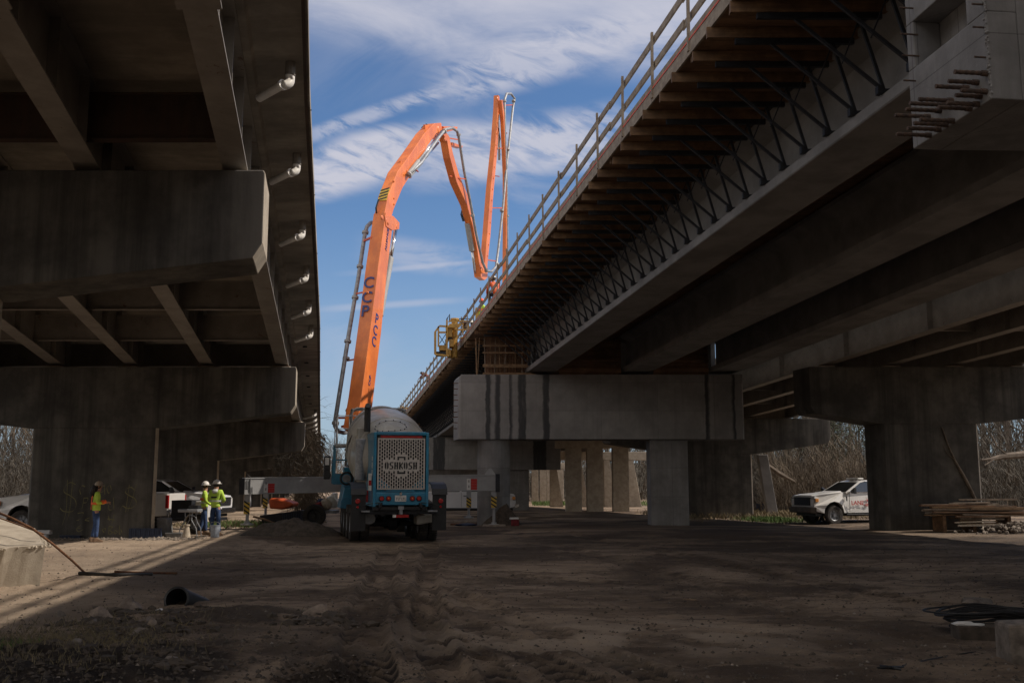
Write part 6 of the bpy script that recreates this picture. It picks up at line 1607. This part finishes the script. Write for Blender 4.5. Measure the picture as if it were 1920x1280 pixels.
# cable coil and blocks, lower right
cb = ong(1850, 1186); 
m = MB(); c0 = ong(1822, 1197); m.loft([[c0+Vector(v_) for v_ in ((-.17, -.10, -.03), (.34, -.13, -.03), (.36, .16, -.03), (-.16, .18, -.03))], [c0+Vector(v_) for v_ in ((-.18, -.10, .155), (.33, -.13, .15), (.35, .15, .16), (-.16, .18, .165))]]); simple('dark_block', 'dark flat-faced block with white residue under the cable coil', 'block', m, 'mudrock', bevel=.012)
m = MB(); lump(m, c0+Vector((-.08, .0, .165)), .10, seed=4, amp=.5, n=2, squash=(1.3, .9, .28)); lump(m, c0+Vector((.05, -.02, .16)), .07, seed=8, amp=.5, n=2, squash=(1.4, .9, .28)); simple('plaster_residue', 'smear of white residue on top of the dark block', 'residue', m, 'white_plain', smooth=True)
cc_ = at(1868, 1172, 8.6)
cc_ = ong(1865, 1195)+Vector((.05, .25, .12))
t = thing('cable_coil', 'flattened coil of black cable lying on blocks at the right edge', 'cable', cc_)
for k in range(13):
    m = MB(); rx = .40+.022*k*random.uniform(.6, 1.2); ry = .24+.012*k; ph = random.uniform(0, 6); dx = random.uniform(-.03, .03)
    pts = [cc_+Vector((dx+rx*math.cos(a)+.03*math.sin(3*a+ph), ry*math.sin(a)+.02*math.cos(2*a+ph), .02+.012*k*.8+.10*(1-abs(math.cos(a)))*.6+.015*math.sin(2*a+ph))) for a in [2*math.pi*i/40 for i in range(41)]]
    m.tube(pts, .011, 6, caps=False); m.build('loop', M['black'], t, smooth=True)
m = MB(); m.tube([cc_+Vector((-.42, -.05, .05)), cc_+Vector((-.52, -.15, .0)), cc_+Vector((-.46, -.25, -.08)), cc_+Vector((-.36, -.3, -.1))], .010, 6); m.build('loose_end', M['black'], t, smooth=True)
m = MB(); m.box(cc_+Vector((.0, -.27, .13)), (.03, .012, .022)); m.build('cable_tag', M['warn_yellow'], t)
m = MB(); e0 = ong(1908, 1236); m.loft([[e0+Vector(v_) for v_ in ((-.13, -.16, -.05), (.5, -.2, -.05), (.5, .25, -.05), (-.12, .22, -.05))], [e0+Vector(v_) for v_ in ((-.14, -.15, .36), (.5, -.19, .38), (.5, .24, .38), (-.12, .21, .36))]]); simple('concrete_block', 'square grey block at the right edge, in front of the cable coil', 'concrete block', m, 'rock', bevel=.03)
m = MB(); m.tube([ong(1645, 1252, .012), ong(1665, 1250, .02), ong(1690, 1254, .015)], .014, 6); m.tube([ong(1650, 1247, .02), ong(1672, 1249, .03), ong(1694, 1249, .02)], .010, 5); simple('cable_scrap', 'short scrap of dark cable on the clay at the lower right', 'cable', m, 'black')
m = MB(); m.tube([ong(x_, y_, .004) for x_, y_ in ((1692, 1247), (1730, 1238), (1780, 1228), (1830, 1221))], .007, 5); simple('thin_wire', 'thin wire lying from the cable scrap towards the cable coil', 'wire', m, 'black')
m = MB(); m.bar(ong(1282, 1122, .01), ong(1306, 1124, .012), .04, .012); simple('wood_scrap', 'tiny pale wood chip on the clay right of centre', 'wood chip', m, 'timber')
# lumber pile at the right
lp_ = at(1850, 985, 36.2); LPz = gz(lp_.x, 36.2)
rnd = random.Random(5)
rows_ = [(1742, 1895, 949, 36.2, 4), (1740, 1925, 958, 36.1, 5), (1745, 1990, 963, 36.0, 4), (1755, 1885, 955, 36.3, 3), (1800, 2000, 967, 35.9, 3), (1785, 1875, 947, 36.3, 4), (1790, 1860, 942, 36.4, 2), (1795, 1860, 976, 35.9, 2), (1800, 1875, 982, 35.8, 2), (1735, 1800, 946, 36.2, 2), (1820, 1930, 952, 36.0, 3), (1790, 1880, 970, 35.9, 3), (1800, 1905, 936, 36.5, 1)]
cnt = 0
names_ = ['topmost', 'upper', 'middle', 'lower', 'lowest']
for (xa_, xb_, y_, Yk, nb) in rows_:
    for b_i in range(nb):
        A_ = at(xa_+rnd.uniform(-12, 12), y_+rnd.uniform(-3.5, 3.5), Yk+b_i*.22); B_ = at(xb_+rnd.uniform(-14, 14), y_+rnd.uniform(-2.5, 2.5), Yk+b_i*.22)
        m = MB(); m.bar(A_, B_, rnd.choice((.09, .14, .19)), rnd.choice((.035, .045, .06)))
        mt = rnd.choice(('timber', 'grey_timber', 'grey_timber', 'plywood')) if y_ > 942 else 'grey_timber'
        if y_ > 974: mt = rnd.choice(('red_text', 'pedestal', 'timber'))
        simple('lumber_board', 'loose board in the untidy lumber pile beside the wide dark pier', 'board', m, mt, group='boards in the lumber pile at the right'); cnt += 1
for px2 in (1760, 1815, 1880):
    m = MB(); A_ = at(px2, 975, 36.6); m.bx(A_.x-.06, A_.x+.06, 36.1, 37.0, LPz-.05, at(px2, 966, 36.2).z); simple('timber_bearer', 'short timber bearer under the lumber pile', 'bearer', m, 'joist', group='bearers under the lumber pile')
# rubble pile in the sun right of the lumber
m = MB(); rnd = random.Random(11); G0 = at(1925, 990, 35.3)
for i in range(420):
    a = rnd.uniform(0, 6.28); r_ = abs(rnd.gauss(0, .5)); x_ = G0.x+r_*1.9*math.cos(a); y_ = 35.6+r_*1.0*math.sin(a); h = max(0, .36*math.exp(-(r_/.75)**2)); lump(m, (x_, y_, gz(x_, y_)+h*rnd.uniform(.6, 1)), rnd.uniform(.03, .09), seed=i, n=1, amp=.5)
simple('gravel_pile', 'sunlit heap of broken rubble at the right edge', 'rubble heap', m, 'rock', kind='stuff', recalc=False)
# dirt mounds
def mound(label, x_, y_, rx, ry, h, seed, mat='mudrock'):
    m = MB(); n = 40; vs = []; k = 26
    for j in range(k+1):
        for i in range(n):
            a = 2*math.pi*i/n; r_ = j/k; q_ = max(0, 1-r_*r_)**1.3
            xx = x_+rx*r_*math.cos(a); yy = y_+ry*r_*math.sin(a)
            nz_ = noise.noise(Vector((xx*2.2, yy*2.2, seed)))*.3+noise.noise(Vector((xx*7, yy*7, seed)))*.12
            vs.append((xx, yy, gz(xx, yy)-.03+h*q_*(1+nz_)+abs(noise.noise(Vector((xx*14, yy*14, seed))))*.05*(1 if q_ > 0 else 0)))
    fs = [(j*n+i, j*n+(i+1) % n, (j+1)*n+(i+1) % n, (j+1)*n+i) for j in range(k) for i in range(n)]
    m.add(vs, fs); simple('dirt_mound', label, 'dirt mound', m, mat, smooth=True)
p_ = at(540, 1008, 33.5); mound('low brown dirt mound between the standing workers and the mixer truck', p_.x, 34.2, 1.9, 1.3, .52, 3, 'mudrock')
p_ = at(925, 985, 41); mound('dark soil heap round the foot of the round column', p_.x+.3, 43.3, .9, .7, 1.0, 8)
# wire-fenced skip / equipment seen under the left outrigger
p_ = at(530, 990, 41); t = thing('compactor', 'orange hooded machine low behind the left outrigger beam', 'road machine', (p_.x, 41.5, 0))
m = MB(); prof = [(505, 953), (503, 937), (508, 933), (520, 934), (537, 938), (550, 943), (548, 949), (528, 955)]
m.prism([at(a, b, 42.2) for a, b in prof], (0, 1.2, 0)); m.build('hood', M['orange_dull'], t, bevel=.08)
m = MB(); a_ = at(497, 985, 41.2); b_ = at(566, 956, 41.2); m.loft([[(a_.x, 41.0, a_.z+.0), (b_.x, 41.0, a_.z), (b_.x, 42.6, a_.z), (a_.x, 42.6, a_.z)], [(a_.x-.2, 41.0, at(500, 966, 41).z), (b_.x, 41.0, b_.z), (b_.x, 42.6, b_.z), (a_.x-.2, 42.6, at(500, 966, 41).z)]]); m.build('bucket', M['dark_steel'], t, bevel=.03)
for k in range(12):
    m = MB(); x_ = a_.x+.75+k*.07; m.bx(x_, x_+.02, 40.97, 40.995, a_.z+.05, b_.z-.12); m.build('grille_slat', M['tarp_blue'], t)
m = MB(); m.tube([at(475, 968, 41.1), at(496, 973, 41.0), at(520, 983, 40.8)], .045, 8); m.build('boom_tube', M['boot'], t)
t = thing('site_cart', 'cart of white sacks and red and dark gear behind the mixer fender', 'cart', (at(610, 980, 40).x, 41, 0))
xx0 = at(590, 950, 40.5).x; xx1 = at(628, 950, 40.5).x
m = MB(); m.bx(xx0, xx1, 40.5, 41.6, .55, .66); m.build('cart_deck', M['galv'], t)
wheel(t, (xx0+.0, 40.5, .45), .45, .25, axis=(0, 1, 0), rimmat='black')
for k, (dx, s_, mt) in enumerate(((.15, .22, 'red_cloth'), (.4, .25, 'tan_plastic'), (.62, .3, 'white_plain'), (.3, .18, 'dark_cloth'), (.1, .2, 'tarp_blue'), (.5, .16, 'hivis_orange'))):
    m = MB(); lump(m, (xx0+dx, 40.8+.1*k, .78+.12*(k % 3)), s_, seed=k, n=2, amp=.5, squash=(1, .8, 1)); m.build('sack', M[mt], t)
# boards, cooler, blue sheet round the right outrigger feet
for i, (xa_, xb_, y_, Yk) in enumerate(((905, 948, 983.5, 41.6), (850, 895, 973, 46.5), (845, 893, 979, 43.2))):
    A_ = at(xa_, y_, Yk); B_ = at(xb_, y_, Yk); m = MB(); zg_ = gz(A_.x, Yk)
    m.bx(A_.x, B_.x, Yk-.25, Yk+.45, zg_-.02, zg_+.07)
    simple('support_mat', ('pale plank mat under the rightmost outrigger foot', 'timber mat under the further right outrigger foot', 'rusty brown mat between the mud flap and the round column')[i], 'timber mat', m, ('grey_timber', 'grey_timber', 'rusty')[i], bevel=.01)
A_ = at(875, 983, 42.4); m = MB(); lump(m, (A_.x, 42.4, gz(A_.x, 42.4)+.03), .35, seed=9, n=2, amp=.6, squash=(1.2, .6, .25)); simple('blue_sheet', 'crumpled dark blue sheet on the ground left of the round column', 'sheet', m, 'tarp_blue')
A_ = at(966, 983, 42.2); t = thing('cooler_box', 'small dark red cooler with a white lid right of the round column', 'cooler', (A_.x, 42.2, gz(A_.x, 42.2)))
zc = gz(A_.x, 42.2)
m = MB(); m.bx(A_.x-.17, A_.x+.16, 42.0, 42.4, zc, zc+.26); m.build('box', M['red_cloth'], t, bevel=.02)
m = MB(); m.bx(A_.x-.24, A_.x+.15, 41.98, 42.42, zc+.265, zc+.34); m.build('lid', M['white_plain'], t, bevel=.02)
# silt fence right, orange netting left
t = thing('silt_fence', 'low dark blue silt fence with pale stakes right of the leaning post', 'fence', (at(1465, 950, 66).x, 66, gz0(0, 66)))
xa_, xb_ = at(1418, 950, 66).x, at(1560, 950, 66).x; zf = gz0(0, 66)
m = MB(); m.bx(xa_, xb_, 66, 66.03, zf-.1, zf+.62); m.build('fabric', M['tarp_blue'], t)
x_ = xa_+.3
while x_ < xb_:
    m = MB(); m.bx(x_-.03, x_+.03, 65.93, 65.99, zf, zf+.95); m.build('stake', M['grey_timber'], t); x_ += 1.5
t = thing('silt_fence', 'low dark blue silt fence with pale stakes beyond the lumber pile', 'fence', (at(1890, 950, 60).x, 60, gz0(0, 60)))
xa_, xb_ = at(1845, 950, 60).x, at(2010, 950, 60).x; zf = gz0(0, 60)
m = MB(); m.bx(xa_, xb_, 60, 60.03, zf-.1, zf+.55); m.build('fabric', M['tarp_blue'], t)
x_ = xa_+.2
while x_ < xb_:
    m = MB(); m.bx(x_-.03, x_+.03, 59.93, 59.99, zf, zf+.9); m.build('stake', M['grey_timber'], t); x_ += 1.2
t = thing('safety_netting', 'strip of fallen orange safety netting at the foot of the left woods', 'safety net', (-38, 75, gz0(-38, 75)))
m = MB(); pts = []
for i in range(30):
    x_ = -48+i*.55; zz_ = gz0(x_, 74)+.25+.22*noise.noise(Vector((i*.5, 1, 1))); pts.append((x_, 74+.4*noise.noise(Vector((i*.4, 5, 1))), zz_))
m.loft([[Vector((x_, y_, gz0(x_, 74)-.1)), Vector((x_, y_+.05, gz0(x_, 74)-.1)), Vector((x_, y_+.05, z_)), Vector((x_, y_, z_))] for x_, y_, z_ in pts]); m.build('netting', M['safety_net'], t)
x_ = at(63, 905, 72).x
m = MB(); m.lathe([(0, .3), (.05, .3), (.3, .18), (.95, .14), (1.0, .06)], (x_, 72, gz0(x_, 72)), (0, 0, 1), 14); m.build('barrel', M['safety_net'], t)
m = MB(); m.bx(at(72, 1005, 33.8).x, at(94, 1005, 33.8).x, 32.0, 32.25, .0, .0+.0)
A_ = at(83, 998, 31.5); m = MB(); m.box((A_.x, 31.5, .24), (.42, .2, .12)); m.bx(A_.x-.1, A_.x+.1, 31.45, 31.6, -.02, .18); simple('marker_block', 'small pale block on edge at the left foot of the graffiti pier', 'block', m, 'white_shade', bevel=.01)
# small gravel and clods near the camera
m = MB(); rnd = random.Random(3)
ico = [(0, 0, 1), (.9, 0, .1), (-.3, .85, .1), (-.7, -.6, .0), (.3, -.8, .1), (0, 0, -.7)]; icf = [(0, 1, 2), (0, 2, 3), (0, 3, 4), (0, 4, 1), (5, 2, 1), (5, 3, 2), (5, 4, 3), (5, 1, 4)]
def pebbles(n, fn, r0, r1):
    mb = MB()
    for i in range(n):
        x_, y_ = fn(); r_ = r0+(r1-r0)*rnd.random()**3; a = rnd.uniform(0, 6.28); ca, sa = math.cos(a), math.sin(a); z_ = gz(x_, y_)
        mb.add([(x_+r_*(p_[0]*ca-p_[1]*sa)*rnd.uniform(.7, 1.3), y_+r_*(p_[0]*sa+p_[1]*ca)*rnd.uniform(.7, 1.3), z_+r_*p_[2]*rnd.uniform(.5, .9)+r_*.05) for p_ in ico], icf)
    return mb
def anywhere():
    y_ = 7.4*math.exp(rnd.random()**1.2*1.35); return rnd.uniform(-.56, .56)*y_, y_
def bank():
    return rnd.gauss(-4.4, 1.2), rnd.gauss(9.8, 1.2)
pebbles(3800, anywhere, .006, .028).build('gravel', M['rock'], kind='stuff', base='none', recalc=False)
pebbles(7500, anywhere, .008, .034).build('mud_clods', M['mudrock'], kind='stuff', base='none', recalc=False)
pebbles(3600, bank, .008, .05).build('mud_clods', M['mudrock'], kind='stuff', base='none', recalc=False)
def piercurb(): return rnd.uniform(-15.8, -9.6), rnd.gauss(31.6, .22)
pebbles(1500, piercurb, .02, .09).build('gravel', M['rock'], kind='stuff', base='none', recalc=False)
def churned(): return rnd.gauss(-1.65, .3), rnd.gauss(8.9, .8)
pebbles(900, churned, .01, .04).build('mud_clods', M['mudrock'], kind='stuff', base='none', recalc=False)
# ---------------------------------------------------------------- vegetation
def tree_mesh(seed, H=13, spread=1., brush=False, r0=.16, levels=4):
    rnd = random.Random(seed); trunk = MB(); crown = MB()
    def grow(p, d, L, r, lv, mb):
        n = 3 if lv < levels else 2; pts = [p]; q_ = p; dd = d
        for i in range(n):
            dd = (dd+Vector((rnd.gauss(0, .16), rnd.gauss(0, .16), rnd.gauss(.05, .08)))).normalized(); q_ = q_+dd*(L/n); pts.append(q_)
        rs = [r*(1-.45*i/n) for i in range(n+1)]
        mb.tube(pts, rs, 6 if lv == 0 else (4 if lv < 3 else 3), caps=False)
        if lv >= levels: return
        kids = (7, 6, 5, 5, 4)[lv]
        for k in range(kids):
            t = (.35 if lv == 0 else .2)+(.65 if lv == 0 else .8)*(k+rnd.random())/kids; i = min(n-1, int(t*n)); b = pts[i].lerp(pts[i+1], t*n-i)
            a = rnd.uniform(0, 6.28); el = rnd.uniform(.35, .95)
            side = Vector((math.cos(a), math.sin(a), 0)); nd_ = (dd*math.cos(el)+side*math.sin(el)*spread+Vector((0, 0, .25))).normalized()
            grow(b, nd_, L*rnd.uniform(.42, .62), r*(1-.5*t)*.5, lv+1, crown)
    grow(Vector((0, 0, -.2)), Vector((rnd.gauss(0, .06), rnd.gauss(0, .06), 1)), H*.62, r0, 0, trunk)
    return trunk, crown
def mesh_of(mb, name, mat):
    me = bpy.data.meshes.new(name); me.from_pydata([tuple(v) for v in mb.v], [], mb.f); me.materials.append(mat); return me
TM = []
for sd_ in range(5):
    tr_, cr_ = tree_mesh(40+sd_, H=(14, 16, 12, 15, 11)[sd_], r0=(.17, .22, .13, .2, .12)[sd_])
    mt = (M['bark'], M['twig_grey'])
    TM.append((mesh_of(tr_, 'trunk', M['bark']), mesh_of(cr_, 'crown', M['twig_grey'] if sd_ % 2 else M['twig'])))
rt_ = random.Random(77)
def put_tree(x, y, k, s, label, group=None, z=None):
    t = thing('bare_tree', label, 'tree', (x, y, gz0(x, y) if z is None else z), group)
    for me, nm in zip(TM[k], ('trunk', 'crown')):
        o = bpy.data.objects.new(nm, me); COL.objects.link(o); o.parent = t
    t.rotation_euler = (0, 0, rt_.uniform(0, 6.28)); t.scale = (s, s, s); return t
GL = 'bare trees of the left woods'; GR_ = 'bare trees of the right woods'; GC = 'bare trees seen between far columns'
for i in range(26):
    y_ = rt_.uniform(80, 125); u = rt_.uniform(-.56, -.44); put_tree(u*y_, y_, rt_.randrange(5), rt_.uniform(.8, 1.25), 'bare grey tree in the woods at the far left edge beyond the pickup', GL)
for i in range(34):
    y_ = rt_.uniform(70, 115); u = rt_.uniform(.235, .40); put_tree(u*y_, y_, rt_.randrange(5), rt_.uniform(.8, 1.2), 'bare grey tree in the woods behind the pickup with red lettering', GR_)
for i in range(20):
    y_ = rt_.uniform(62, 100); u = rt_.uniform(.44, .60); put_tree(u*y_, y_, rt_.randrange(5), rt_.uniform(.8, 1.2), 'bare tree in the dark woods beyond the lumber pile', 'bare trees beyond the lumber pile')
for i in range(16):
    y_ = rt_.uniform(125, 170); u = rt_.uniform(.02, .20); put_tree(u*y_, y_, rt_.randrange(5), rt_.uniform(.8, 1.2), 'bare tree glimpsed between the far columns under the right bridges', GC)
for i in range(14):
    y_ = rt_.uniform(230, 330); u = rt_.uniform(-.21, -.155); put_tree(u*y_, y_, rt_.randrange(5), rt_.uniform(.7, 1.0), 'small distant bare tree in the gap between the two bridges', 'distant trees between the bridges')
# nearer individual trees
fl = at(1900, 870, 46)
m = MB(); P_ = [at(*q_) for q_ in ((1990, 845, 50), (1930, 851, 49.5), (1880, 855, 49), (1855, 861, 48.6), (1840, 862, 48.5))]; m.tube(P_, [.22, .2, .15, .08, .04], 7)
for a_, b_ in (((1890, 854, 49), (1868, 835, 48.8)), ((1868, 835, 48.8), (1858, 812, 48.6)), ((1858, 858, 48.8), (1848, 842, 48.5)), ((1868, 858, 48.7), (1846, 872, 48.4))): m.tube([at(*a_), at(*b_)], [.05, .02], 5)
m.build('leaning_tree', M['bark'], label='leaning bare trunk reaching in from the right edge above the lumber pile', cat='tree trunk')
m = MB(); m.tube([at(*q_) for q_ in ((1440, 872, 62), (1462, 888, 62), (1490, 903, 62))], [.12, .16, .10], 6); m.build('fallen_tree', M['bark'], label='broken slanting trunk caught in the brush right of the leaning post', cat='tree trunk')
# thicket masses (twigs nobody could count)
def thicket(name, n, xf, hmin, hmax, mat, seed, w=.02, lean=.5, clump=None):
    rnd = random.Random(seed); vs = []; fs = []
    for i in range(n):
        x, y = xf(rnd); z = gz0(x, y); h = rnd.uniform(hmin, hmax)*(.6+.8*abs(noise.noise(Vector((x*.22, y*.22, seed)))))
        b = Vector((x, y, z+h*rnd.random()**1.3*.85)); L = rnd.uniform(.5, 1.7); a = rnd.uniform(0, 6.28); el = rnd.gauss(0, lean)*1.7
        d = Vector((math.cos(a)*math.sin(el), math.sin(a)*math.sin(el), math.cos(el)))
        mid = b+d*L*.5+Vector((rnd.gauss(0, .1), rnd.gauss(0, .1), 0)); e = b+d*L+Vector((rnd.gauss(0, .25), rnd.gauss(0, .25), rnd.gauss(0, .1)))
        s = Vector((math.cos(a+1.3), math.sin(a+1.3)*.4, 0))*w*rnd.uniform(.5, 1.3); k = len(vs)
        vs += [b-s, b+s, mid+s*.8, mid-s*.8, e]; fs += [(k, k+1, k+2, k+3), (k+3, k+2, k+4)]
    me = bpy.data.meshes.new(name); me.from_pydata([tuple(v) for v in vs], [], fs); me.materials.append(M[mat])
    o = bpy.data.objects.new(name, me); COL.objects.link(o); tag(o, kind='stuff'); return o
thicket('woods_undergrowth', 26000, lambda r: ((lambda y: (r.uniform(-.60, -.42)*y, y))(r.uniform(78, 130))), 4, 11, 'twig_grey', 1, .035)
thicket('woods_undergrowth', 32000, lambda r: ((lambda y: (r.uniform(.225, .41)*y, y))(r.uniform(67, 105))), 4, 10, 'twig_grey', 2, .022)
thicket('vine_thicket', 16000, lambda r: ((lambda y: (r.uniform(.25, .375)*y, y))(r.uniform(62, 72))), 2.5, 6.5, 'twig', 6, .015, .5)
thicket('woods_undergrowth', 24000, lambda r: ((lambda y: (r.uniform(.43, .62)*y, y))(r.uniform(58, 95))), 4, 10, 'twig_grey', 3, .03)
thicket('woods_undergrowth', 22000, lambda r: ((lambda y: (r.uniform(.0, .22)*y, y))(r.uniform(125, 175))), 5, 12, 'twig_grey', 4, .05)
thicket('woods_undergrowth', 12000, lambda r: ((lambda y: (r.uniform(-.25, -.06)*y, y))(r.uniform(240, 340))), 5, 15, 'twig', 5, .09)
def evergreen(n, xf, seed):
    rnd = random.Random(seed); vs = []; fs = []
    for i in range(n):
        x, y, z, r = xf(rnd); k = len(vs); a = rnd.uniform(0, 6.28); d = Vector((math.cos(a), math.sin(a), rnd.uniform(-.5, .5)))*r; e = Vector((-d.y, d.x, rnd.uniform(-.5, .5)*r))*.5
        c = Vector((x, y, z)); vs += [c-d, c+e, c+d, c-e]; fs.append((k, k+1, k+2, k+3))
    return vs, fs
def ev1(rnd):
    c = rnd.choice(((22.5, 70, 5.2, 1.6), (20.5, 74, 4.2, 1.5), (25.5, 73, 5.0, 2.0), (19, 78, 4.4, 1.8))); r = c[3]*rnd.random()**.4; a = rnd.uniform(0, 6.28); b = rnd.uniform(-1.5, 1.5)
    return c[0]+r*math.cos(a)*math.cos(b), c[1]+r*math.sin(a)*math.cos(b), c[2]+r*math.sin(b)*1.3, .09
vs, fs = evergreen(7000, ev1, 5); me = bpy.data.meshes.new('evergreen_ivy'); me.from_pydata([tuple(v) for v in vs], [], fs); me.materials.append(M['evergreen']); o = bpy.data.objects.new('evergreen_ivy', me); COL.objects.link(o); tag(o, kind='stuff')
# woodland floor rise behind, so that no sky shows under the crowns
def ridge(name, pts, h, mat):
    m = MB(); top = []
    n = len(pts)
    vs = []; fs = []
    for i, (x, y) in enumerate(pts):
        hh = h*(.75+.5*noise.noise(Vector((x*.05, y*.05, 3)))); z = gz0(x, y)
        d = Vector((x, y, 0)).normalized()
        for k, (o_, f_) in enumerate(((0, 0), (4, .55), (9, .9), (16, 1.0), (40, .8))): vs.append((x+d.x*o_, y+d.y*o_, z-.3+hh*f_))
    for i in range(n-1):
        for k in range(4): fs.append((i*5+k, (i+1)*5+k, (i+1)*5+k+1, i*5+k+1))
    me = bpy.data.meshes.new(name); me.from_pydata(vs, [], fs); me.materials.append(M[mat]); me.shade_smooth(); o = bpy.data.objects.new(name, me); COL.objects.link(o); tag(o, kind='structure')
M['leaf_floor'] = surf('woodland_floor', (.10, .085, .06), (.035, .03, .022), .6, rough=1, bump=.8, bscale=3)
ridge('hill_screen', [(u*150, 150-20*abs(u)) for u in [-.9+.03*i for i in range(18)]], 7.5, 'leaf_floor')
ridge('hill_screen', [(u*118, 118) for u in [.18+.03*i for i in range(30)]], 6.5, 'leaf_floor')
ridge('hill_screen', [(u*190, 190) for u in [-.02+.02*i for i in range(13)]], 8, 'leaf_floor')
ridge('hill_screen', [(u*380, 380) for u in [-.6+.03*i for i in range(30)]], 9, 'leaf_floor')
# unseen rises added behind and beside the viewpoint to block low sky light
ridge('hill_screen', [(x, -75) for x in range(-120, 121, 12)][::-1], 15, 'leaf_floor')
ridge('hill_screen', [(62, y) for y in range(-70, 60, 10)], 12, 'leaf_floor')
ridge('hill_screen', [(-58, y) for y in range(-70, 50, 10)], 10, 'leaf_floor')
# dry vines hanging over the fourth left pier
VT = thing('dry_vine_tangle', 'tan tangle of dry vines hanging on the left piers beside the far drain pipes', 'climbing plant', (at(578, 900, 60).x, 60, 0))
rnd = random.Random(9)
def vine(mb, x0, y0, z0, n, sx, sy, sz, L=.55, w=.012):
    for i in range(n):
        b = Vector((x0+rnd.gauss(0, sx), y0+rnd.gauss(0, sy), max(.2, z0+rnd.uniform(-sz, sz)))); a = rnd.uniform(0, 6.28); d = Vector((math.cos(a)*.8, math.sin(a)*.5, rnd.gauss(-.4, .6))).normalized()
        mid = b+d*L*.5; e = b+d*L+Vector((rnd.gauss(0, .15), 0, rnd.gauss(-.1, .1))); s = Vector((w, 0, w*.5)); k = len(mb.v)
        mb.v += [b-s, b+s, mid+s, mid-s, e]; mb.f += [(k, k+1, k+2, k+3), (k+3, k+2, k+4)]
mb = MB(); c0 = at(577, 860, 62); vine(mb, c0.x, 62, 2.6, 5200, .42, 1.2, 2.3, w=.016); mb.build('dense_vines', M['twig'], VT, recalc=False)
mb = MB(); c0 = at(545, 862, 57); vine(mb, c0.x, 57, 2.6, 500, .5, .6, 1.1, .7, .014); mb.build('loose_vines', M['twig_grey'], VT, recalc=False)
mb = MB()
for k in range(7):
    x_ = at(533+k*6, 850, 56.5).x; mb.tube([(x_+.1*math.sin(i+k), 56.5, 3.6-.45*i) for i in range(6)], .018, 4, caps=False)
mb.build('hanging_stems', M['twig'], VT)
# twigs poking into the sky beside the left bridge
mb = MB(); a0 = at(600, 800, 80)
for k in range(26):
    b = Vector((a0.x+rnd.uniform(-.6, .2), 80+rnd.uniform(-3, 3), rnd.uniform(3.5, 8.4))); d = Vector((1, rnd.uniform(-.3, .3), rnd.uniform(-.5, .5))).normalized(); L_ = rnd.uniform(.6, 1.6)
    mb.tube([b, b+d*L_*.5+Vector((0, 0, .1)), b+d*L_], [.016, .011, .005], 3, caps=False)
    mb.tube([b+d*L_*.5, b+d*L_*.7+Vector((.1, 0, rnd.uniform(-.4, .4)))], [.008, .004], 3, caps=False)
mb.build('twigs', M['twig_grey'], label='sparse twigs poking out past the old bridge edge into the sky', cat='branches')
# grass
def grass(n, xf, h, mat, seed):
    rnd = random.Random(seed); vs = []; fs = []
    for i in range(n):
        x, y = xf(rnd); z = gz(x, y) if y < 40 else gz0(x, y); a = rnd.uniform(0, 6.28); hh = h*rnd.uniform(.4, 1.1); w = .006*(1 if y < 20 else 3); s = Vector((math.cos(a), math.sin(a), 0))*w; l = Vector((rnd.gauss(0, .35), rnd.gauss(0, .35), 0))*hh; k = len(vs)
        b = Vector((x, y, z-.01)); vs += [b-s, b+s, b+l*.4+Vector((0, 0, hh*.6)), b+l+Vector((0, 0, hh))]; fs += [(k, k+1, k+2), (k, k+2, k+3)]
    me = bpy.data.meshes.new('grass'); me.from_pydata([tuple(v) for v in vs], [], fs); me.materials.append(M[mat]); o = bpy.data.objects.new('grass', me); COL.objects.link(o); tag(o, kind='stuff')
grass(320, lambda r: (r.gauss(-5.35, .25), r.gauss(10.4, .2)), .10, 'grass', 1)
grass(2600, lambda r: (r.gauss(-5.0, .8), r.gauss(10.8, 1.3)), .11, 'drygrass', 2)
gx_ = at(1462, 968, 48).x
grass(2600, lambda r: (gx_+r.gauss(0, .6), r.gauss(49.5, 1.4)), .22, 'grass', 3)
grass(7000, lambda r: (r.uniform(8, 24), r.gauss(57, 3.5)), .35, 'drygrass', 4)
grass(3500, lambda r: (r.uniform(-14, -8.5), r.gauss(43, 1.6)), .22, 'drygrass', 5)
grass(1500, lambda r: (r.uniform(-13, -9.5), r.gauss(42, 1.0)), .25, 'grass', 6)
grass(4000, lambda r: ((lambda y: (r.uniform(.02, .2)*y, y))(r.uniform(98, 112))), .5, 'grass', 7)
m = MB()
for k in range(9):
    x_ = rnd.uniform(-13.0, -9.0); m.tube([(x_, 43.5, -.05), (x_+.02, 43.5, 1.6+rnd.uniform(0, .5))], .025, 4)
bpy.context.scene.cycles.max_bounces = 6; bpy.context.scene.cycles.diffuse_bounces = 4; bpy.context.scene.cycles.glossy_bounces = 3
bpy.context.scene.cycles.transmission_bounces = 2; bpy.context.scene.cycles.use_denoising = True
